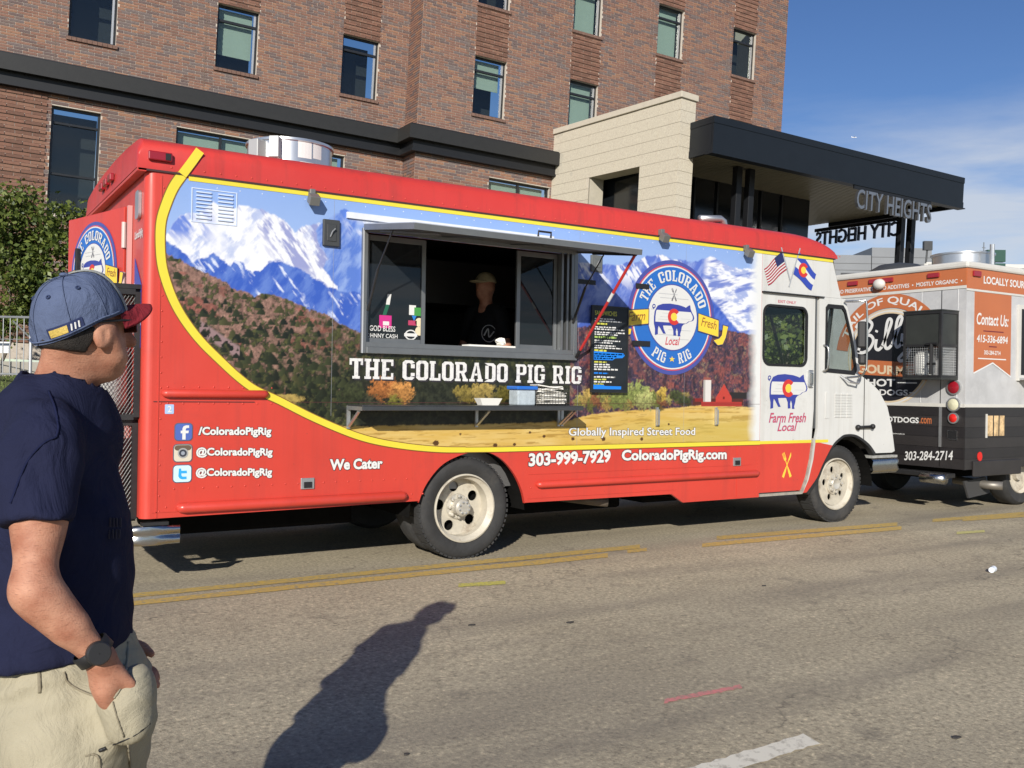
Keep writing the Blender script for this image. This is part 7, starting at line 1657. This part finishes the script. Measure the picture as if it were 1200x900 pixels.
def headf(P):
    d = sd_ell(P, hd(-.005, 0, .008), (.093, .0725, .088), HAX); d = smin(d, sd_ell(P, hd(.035, 0, -.06), (.062, .060, .07), HAX), .03)
    d = smin(d, sd_ell(P, hd(.05, 0, -.105), (.036, .034, .026), HAX), .03); d = smin(d, sd_cap(P, hd(.095, 0, -.005), hd(.118, 0, -.045), .010, .016), .018)
    d = smin(d, sd_cap(P, hd(.088, -.018, -.078), hd(.088, .018, -.078), .009, .009), .012); d = smin(d, sd_cap(P, hd(.08, -.04, .012), hd(.08, .04, .012), .012, .012), .02)
    for s_ in (-1, 1):
        e = np.minimum(sd_ell(P, hd(-.005, s_*.077, -.028), (.018, .009, .030), HAX), 9); hole = sd_ell(P, hd(.003, s_*.087, -.024), (.010, .0085, .018), HAX)
        e = np.maximum(e, -hole); d = smin(d, e, .008)
        d = smin(d, sd_cap(P, hd(.02, s_*.062, -.02), hd(.045, s_*.052, -.075), .018, .016), .03)
        d = np.maximum(d, -sd_ell(P, hd(.098, s_*.034, -.002), (.012, .016, .009), HAX))
    n = smin(sd_cap(P, J['NS']+[.0, 0, .0], J['NB']+[0, 0, -.02], .053, .063), sd_cap(P, hd(-.06, 0, -.05), J['NB']+[-.025, 0, .0], .024, .032), .04)
    return smin(d, n, .03)
def bodyf(P):
    d = smin(headf(P), torso(P, -.030), .03)
    for s in 'RL': d = smin(d, np.minimum(9, smin(arm(P, s), hand(P, s), .014)), .02)
    return d
body = mesh_of('body', bodyf, (-.30, -.36, .62), (.28, .42, 1.80), .0056, SKIN, man, 1)
# shirt
def folds(P, s=1.):
    a, b, z = P[..., 0], P[..., 1], P[..., 2]
    n1 = fbm(a*7+z*2.5+3, b*7+z*6.5-a*3, 3, 201); n2 = fbm(a*5-z*7+9, b*4+z*3+11, 3, 211); n3 = fbm((a+b)*6+z*16, z*5-a*9+b*4+5, 3, 221)
    return s*((np.abs(n1-.5)*2)*.026+(n2-.5)*.022+(.5-np.abs(n3-.5))*.014-.008)
hem_n = np.array([.10, 0, -1.]); hem_n /= np.linalg.norm(hem_n); HEM = [(0.058,-0.099,0.849)][0]
def shirtf(P):
    d = torso(P, .010)
    for s in 'RL':
        S_, E_ = J[s+'S'], J[s+'E']; ax = (E_-S_)/np.linalg.norm(E_-S_)
        sl = sd_cap(P, S_+[0, 0, .004], S_+ax*.21, .069, .074); sl = np.maximum(sl, (P-(S_+ax*.185))@ax)
        d = smin(d, sl, .028)
    d = smin(d, sd_ell(P, J['BE']+[-.004, 0, -.15], (.148, .176, .17)), .05)
    d = d-folds(P)
    d = np.maximum(d, (P-np.array(HEM))@hem_n)
    d = np.maximum(d, -sd_cap(P, J['NB']+[.012, 0, .012], J['NB']+[.03, 0, .2], .072, .12))
    return d
NAV = cloth('navy_cotton', (.014, .0165, .042), 700)
shirt = mesh_of('t_shirt', shirtf, (-.34, -.40, .68), (.30, .46, 1.62), .0085, NAV, man, 2)
q = MB(); cpts = [(J['NB'][0]+.014+.080*math.cos(t), J['NB'][1]+.081*math.sin(t), J['NB'][2]+.030-.018*math.cos(t)) for t in [k*2*math.pi/28 for k in range(28)]]
q.tube(cpts, .009, 8, closed=True); q.build('collar', NAV, man, smooth=True, local=True)
# surface probe: first hit going away from the camera
EYE = np.array(tuple(MM.inverted() @ cl))
def probe(fn, T, off=.002):
    d_ = np.array(T)-EYE; t = np.arange(.75, 1.35, .0015); P = EYE+t[:, None]*d_; d = fn(P); k = np.argmax(d < off); return tuple(P[k])
def seam(fn, pts, r, m, name, off=.002):
    p = [probe(fn, t_, off) for t_ in spline(pts, 6)]; q = MB(); q.tube(p, r, 6); return q.build(name, m, man, smooth=True, local=True)
NSM = cloth('navy_seam', (.010, .013, .042), 700)
seam(shirtf, [(0.015,-0.100,1.435),(0.029,-0.100,1.399),(0.037,-0.100,1.359),(0.033,-0.100,1.336)], .0028, NSM, 'shoulder_seam'); seam(shirtf, [(0.033,-0.100,1.336),(0.004,-0.100,1.321),(-0.032,-0.100,1.275),(-0.063,-0.099,1.192)], .0026, NSM, 'armhole_seam')
# printed motif on the chest edge
# trousers
KH = cloth('khaki_cotton', (.36, .325, .235), 500, .10)
RK, LK = np.array([.06, -.125, .47]), np.array([.04, .13, .47]); RA_, LA_ = np.array([.0, -.13, .06]), np.array([-.02, .15, .06])
def trouf(P):
    c = J['PE']; d = smin(sd_ell(P, c+[-.005, 0, .0], (.150, .182, .17)), sd_ell(P, c+[-.008, 0, .09], (.126, .158, .16)), .05); d = smin(d, sd_ell(P, c+[.055, -.055, -.055], (.112, .115, .15)), .05); d = smin(d, sd_ell(P, c+[.05, .07, -.06], (.11, .11, .14)), .05)
    for K_, A_, y in ((RK, RA_, -.085), (LK, LA_, .085)):
        h_ = c+np.array([.025, y, -.09]); d = smin(d, sd_cap(P, h_, K_, .118, .088), .05); d = smin(d, sd_cap(P, K_, A_, .088, .075), .04)
    a, b, z = P[..., 0], P[..., 1], P[..., 2]
    n1 = fbm(a*3+z*4, z*17+b*3-a*6, 3, 301); n2 = fbm(a*9+z*3, b*6-z*8, 3, 311)
    d = d-((.5-np.abs(n1-.5))*.030+(n2-.5)*.020-.010)
    ax = (J['RH']-J['RW'])/np.linalg.norm(J['RH']-J['RW'])
    d = smin(d, sd_ell(P, [(0.220,-0.099,0.790)][0], (.030, .05, .06)), .03); d = smin(d, sd_cap(P, J['RH']+[.012, .01, -.02], J['RH']+[.03, .015, -.075], .040, .036), .07)     # hand bulge in pocket
    d = smin(d, sd_cap(P, J['LH']+[.0, 0, -.03], J['LH']+[.01, 0, -.10], .048, .045), .04)
    d = np.maximum(d, -sd_cap(P, J['RW']+[-.005, -.012, .0], J['RH']+[0, -.012, .014], .034, .022))   # pocket mouth
    return np.maximum(d, z-.96)
tro = mesh_of('trousers', trouf, (-.26, -.34, .0), (.32, .36, .99), .0085, KH, man, 1)
KHS = cloth('khaki_seam', (.24, .21, .15), 500)
seam(trouf, [(0.203,-0.119,0.905),(0.201,-0.119,0.863),(0.193,-0.119,0.818),(0.174,-0.119,0.785)], .0035, KH, 'pocket_edge'); seam(trouf, [(0.068,-0.119,0.839),(0.077,-0.119,0.816),(0.114,-0.119,0.795),(0.170,-0.119,0.781)], .0028, KHS, 'pocket_edge')
seam(trouf, [(0.172,-0.119,0.777),(0.183,-0.119,0.741),(0.197,-0.118,0.702)], .0018, KHS, 'side_seam'); seam(trouf, [(0.148,-0.118,0.676),(0.188,-0.118,0.691),(0.224,-0.118,0.709),(0.252,-0.118,0.732)], .0022, BLK, 'zip', -.001)
seam(trouf, [(0.145,-0.118,0.672),(0.159,-0.118,0.678)], .004, BLK, 'zip_pull'); seam(trouf, [(0.206,-0.118,0.684),(0.210,-0.118,0.655),(0.212,-0.118,0.628)], .0025, KHS, 'cargo_pocket_edge'); seam(trouf, [(0.116,-0.118,0.660),(0.134,-0.118,0.664),(0.145,-0.118,0.654),(0.147,-0.118,0.627)], .0025, KHS, 'cargo_pocket_edge')
seam(trouf, [(0.015,-0.119,0.837),(0.017,-0.119,0.793)], .004, KHS, 'belt_loop')
SHO = mat('shoe_leather', (.06, .045, .03), .6)
for A_ in (RA_, LA_):
    q = MB(); q.ball((A_[0]+.07, A_[1], .05), .05, 14, 8, (2.6, .95, .98)); q.build('shoe', SHO, man, smooth=True, local=True)
# watch on the right wrist
W_, E_ = Vector(J['RW']), Vector(J['RE']); wax = (W_-E_).normalized(); wc = W_-wax*.022
q = MB(); q.lathe([(.036, -.014), (.0395, -.012), (.0395, .012), (.036, .014)], wc, wax, 28); wt_ = q.build('watch', BLK, man, smooth=True, local=True)
vdir = (Vector((.55, -.80, .2))); vdir = (vdir-wax*vdir.dot(wax)).normalized()
MB().lathe([(.001, .012), (.021, .012), (.024, .008), (.024, -.004)], wc+vdir*.038, vdir, 24).build('watch_case', BLM, wt_, auto=30, local=True)
# hair rim, cap, sunglasses
cpi = math.radians(15); CF = HF*math.cos(cpi)+HU*math.sin(cpi); CU = HU*math.cos(cpi)-HF*math.sin(cpi)
HAIR = mat('hair_dark', (.020, .016, .013), .75, var=.5, vscale=120, bump=.5, bscale=420)
def hairf(P):
    d = sd_ell(P, hd(-.022, 0, .0), (.088, .079, .094), HAX); q_ = (P-J['H'])@HAX.T
    d = np.maximum(d, q_[..., 0]-.005); d = np.maximum(d, -.072-q_[..., 2]-q_[..., 0]*.25); d = np.maximum(d, (P-(J['H']+HU*.012))@CU+.012)
    d = np.maximum(d, -(sd_ell(P, hd(.02, 0, -.055), (.052, .12, .05), HAX)))
    a, b, z = P[..., 0], P[..., 1], P[..., 2]; return d+.003*(fbm(a*60+b*40, z*50, 2, 401)-.5)
mesh_of('hair', hairf, (-.12, -.16, J['H'][2]-.12), (.16, .16, J['H'][2]+.06), .005, HAIR, man, 1)
CAPB = cloth('cap_blue', (.095, .122, .205), 800, .16, .9, 16, .5); CAPW = cloth('cap_grey', (.36, .37, .34), 800, .08); CAPR = cloth('cap_red', (.22, .022, .030), 800, .1)
def capgrid(f):
    return tuple(hd(*f))
cd = lambda f, l, u: J['H']+HU*.012+CF*f+HLf*l+CU*u
def dome(th, ph, g=0.):
    """th: angle round the head from the front, ph: 0 rim .. 1 crown"""
    e = ph*math.pi/2; rx_, ry_, rz = .1085+g, .0905+g, .106+g
    fr = math.cos(th); x = rx_*math.cos(e)**.72*math.cos(th); y = ry_*math.cos(e)**.72*math.sin(th); z = rz*math.sin(e)**.95
    if fr > 0: z += .012*fr*math.cos(e)*ph*2
    wr = .0036*math.sin(th*5+ph*7+math.sin(ph*6))*math.cos(e)*(fr < .4)+.0015*math.sin(th*13-ph*9)*(fr < .4)
    base = -.004-.022*max(0, -fr)**1.2*(1-ph)**1.3
    return cd(-.006+x*(1+wr*6), y*(1+wr*6), base+z)
def dome_part(t0, t1, name, m, g=0., n=40, k=16, p0=0., p1=1.):
    q = MB(); rows = []
    for j in range(k+1): rows.append([q.pt(dome(t0+(t1-t0)*i/n, p0+(p1-p0)*j/k, g)) for i in range(n+1)])
    for A, B in zip(rows, rows[1:]):
        for i in range(n): q.f.append([A[i], A[i+1], B[i+1], B[i]])
    return q
cap = dome_part(-math.pi, math.pi, 'cap', CAPB, 0, 72, 22).build('cap', CAPB, man, smooth=True, local=True); cap['label'] = 'faded blue baseball cap with a red brim and grey front'
dome_part(-.80, .80, 'front_panel', CAPW, .0022, 30, 18, 0, .985).build('front_panel', CAPW, cap, smooth=True, local=True)
for t in (math.pi, 2.2, -2.2, 1.45, -1.45):
    q = MB(); q.tube([dome(t, j/12, .0018) for j in range(13)], .0010, 5); q.build('panel_seam', CAPB, cap, smooth=True, local=True)
for t in (2.65, -2.65, 1.8, -1.8, .5, -.5):
    c = Vector(dome(t, .55, .0015)); c2 = Vector(dome(t, .55, .02)); q = MB(); q.lathe([(.0055, 0), (.0045, .0018), (.0022, .0012)], c, (c2-c), 12); q.build('eyelet', cloth('cap_eyelet', (.035, .05, .11)), cap, local=True)
q = MB(); c = Vector(dome(0, 1, .003)); q.ball(tuple(c), .011, 12, 6, (1, 1, .5)); q.build('button', CAPB, cap, smooth=True, local=True)
q = MB(); q.tube([dome(math.pi+t, .03, .0025) for t in [(-2.1+4.2*k/40) for k in range(41)]], .0022, 5); q.build('hem_band', CAPB, cap, smooth=True, local=True)
# brim
q = MB(); n, k = 24, 10; up_ = []; lo_ = []
for j in range(k+1):
    ru, rl = [], []
    for i in range(n+1):
        t = -1.08+2.16*i/n; r0 = Vector(dome(t, .0, .001)); L_ = .072*math.cos(t/1.08*math.pi/2)**.55 if abs(t) < 1.08 else 0
        f = j/k; lat = (r0-Vector(J['H'])).dot(Vector(HLf)); dz = -.012*f*f*L_/.072-5.2*lat*lat*min(1, f*1.6+.12)
        p = r0+Vector(CF)*(L_*f)+Vector(CU)*(dz+.002); ru.append(q.pt(p)); rl.append(q.pt(p-Vector(CU)*.0045))
    up_.append(ru); lo_.append(rl)
for A, B in zip(up_, up_[1:]):
    for i in range(n): q.f.append([A[i], A[i+1], B[i+1], B[i]])
for A, B in zip(lo_, lo_[1:]):
    for i in range(n): q.f.append([A[i], B[i], B[i+1], A[i+1]])
for i in range(n): q.f.append([up_[-1][i], up_[-1][i+1], lo_[-1][i+1], lo_[-1][i]])
q.build('brim', CAPR, cap, smooth=True, local=True)
# strap label on the back
def strap(t0, t1, p0, p1, g, m, nm): dome_part(t0, t1, nm, m, g, 16, 3, p0, p1).build(nm, m, cap, smooth=True, local=True)
strap(math.pi+.42, math.pi+1.18, .02, .15, .0035, cloth('cap_patch', (.03, .04, .10)), 'back_patch'); strap(math.pi+.47, math.pi+.86, .045, .125, .0045, mat('patch_gold', (.50, .36, .08), .7, var=.4, vscale=300), 'patch_stitching')
for k in range(3):
    a0 = math.pi+.93+k*.075; q = MB(); q.tube([dome(a0, .05, .0045), dome(a0+.02, .12, .0045)], .0018, 5); q.build('patch_stitching', WL, cap, local=True)
# sunglasses
for s_ in (-1, 1):
    q = MB(); c = Vector(hd(.098, s_*.036, -.004)); q.obox(c, Vector(HLf)*.027, Vector(HF)*.004-Vector(HLf)*s_*.004, Vector(HU)*.020); q.build('sunglasses', mat('lens_brown', (.05, .012, .01), .08), man, bev=.003, local=True)
    q = MB(); q.tube([tuple(hd(.095, s_*.065, .004)), tuple(hd(.05, s_*.080, .006)), tuple(hd(-.01, s_*.083, .004))], .0028, 6); q.build('glasses_arm', BLK, man, local=True)
# shirt print: small pale block lettering at the chest edge
FM = MM
PRT = mat('print_grey', (.045, .042, .06), .8)
for k in range(4):
    for j in range(2):
        p = probe(shirtf, [[(0.152,-0.099,1.155),(0.159,-0.099,1.155),(0.166,-0.099,1.155),(0.174,-0.099,1.155)], [(0.150,-0.099,1.129),(0.158,-0.099,1.130),(0.165,-0.099,1.130),(0.172,-0.099,1.130)]][j][k], .003); q = MB(); q.obox(p, (.0022, -.001, 0), (0, .001, 0), (0, 0, .010)); q.build('print_mark', PRT, man, local=True)
# ---------------------------------------------------------------- vendor inside the truck
VP = Vector((.05, .60, .54)); vd = empty('person', tuple(VP)); tag(vd, 'vendor in a black T-shirt and pale cap standing inside the serving window', 'person')
vh = Vector([(0.486,2.254)][0]); VC = np.array([vh.x, .60, vh.y]); vx = VC[0]
va = math.radians(200); VF = np.array([math.cos(va), math.sin(va), 0]); VL = np.array([-math.sin(va), math.cos(va), 0]); VU = np.array([0, 0, 1.]); VAX = np.array([VF, VL, VU]); v3 = lambda f, l, u: VC+VF*f+VL*l+VU*u
def vbody(P):
    d = sd_ell(P, v3(0, 0, .01), (.098, .076, .11), VAX); d = smin(d, sd_ell(P, v3(.035, 0, -.06), (.06, .056, .065), VAX), .03); d = smin(d, sd_cap(P, v3(.09, 0, 0), v3(.112, 0, -.035), .009, .014), .015)
    for s_ in (-1, 1): d = smin(d, sd_ell(P, v3(0, s_*.078, -.02), (.02, .012, .03), VAX), .01)
    d = smin(d, sd_cap(P, v3(-.01, 0, -.08), v3(-.01, 0, -.2), .052, .06), .03); d = smin(d, sd_ell(P, v3(-.01, 0, -.45), (.10, .16, .28), VAX), .05)
    d = smin(d, sd_cap(P, v3(-.01, 0, -.5), v3(-.01, 0, -.9), .13, .14), .06)
    for s_ in (-1, 1):
        d = smin(d, sd_cap(P, v3(-.01, s_*.17, -.24), v3(.0, s_*.24, -.52), .05, .042), .03); d = smin(d, sd_cap(P, v3(.0, s_*.24, -.52), v3(.20, s_*.18, -.62), .042, .03), .02)
        d = smin(d, sd_ell(P, v3(.25, s_*.17, -.63), (.05, .035, .022), VAX), .015)
        for o in (-.024, -.008, .008, .024): d = smin(d, sd_cap(P, v3(.28, s_*.17+o, -.635), v3(.335, s_*.17+o, -.65), .0095, .008), .006)
        d = smin(d, sd_cap(P, v3(.24, s_*.14, -.625), v3(.285, s_*.115, -.635), .012, .009), .008)
        d = smin(d, sd_cap(P, v3(-.01, s_*.08, -.9), v3(-.01, s_*.09, VP.z+.05-VC[2]), .09, .06), .04)
    return d
mesh_of('body', vbody, (vx-.45, .25, VP.z), (vx+.45, .95, VC[2]+.16), .012, SKIN, vd, 1).matrix_parent_inverse = MWI(vd)
def vshirt(P):
    d = sd_ell(P, v3(-.01, 0, -.45), (.118, .178, .27), VAX); d = smin(d, sd_cap(P, v3(-.01, 0, -.5), v3(-.01, 0, -.85), .148, .15), .06)
    for s_ in (-1, 1): d = smin(d, sd_cap(P, v3(-.01, s_*.15, -.235), v3(0, s_*.215, -.42), .068, .066), .04)
    d = smin(d, sd_cap(P, v3(-.01, -.1, -.2), v3(-.01, .1, -.2), .05, .05), .04); return np.maximum(d, -sd_cap(P, v3(-.01, 0, -.13), v3(.0, 0, .1), .06, .07))
mesh_of('t_shirt', vshirt, (vx-.45, .25, VC[2]-1.05), (vx+.45, .95, VC[2]), .012, cloth('black_cotton', (.012, .012, .013)), vd, 1).matrix_parent_inverse = MWI(vd)
VCAP = cloth('pale_cap', (.42, .36, .22)); 
def vcap(P):
    d = np.maximum(sd_ell(P, v3(-.003, 0, .03), (.108, .088, .10), VAX), -(((P-VC)@VU)-.035)); b = np.maximum(sd_ell(P, v3(.10, 0, .035), (.085, .075, .012), VAX), -(((P-VC)@VF)-.05)); return smin(d, b, .006)
mesh_of('cap', vcap, (vx-.24, .4, VC[2]), (vx+.18, .8, VC[2]+.18), .007, VCAP, vd, 1).matrix_parent_inverse = MWI(vd)
FV = frame((vx-.06, .60-.158, 0), (1, 0, 0), (0, 0, 1), (0, -1, 0))
MB(FV).fill([ell((0, VC[2]-.42), .075, .075, 28), ell((0, VC[2]-.42), .069, .069, 28)], .015).build('shirt_print', mat('print_pale', (.35, .35, .33), .7), vd); ribbon(spline([(-.05, VC[2]-.44), (-.01, VC[2]-.38), (.0, VC[2]-.45), (.05, VC[2]-.40)], 5), .012, FV, .016, MATS['print_pale'], 'shirt_print', vd)
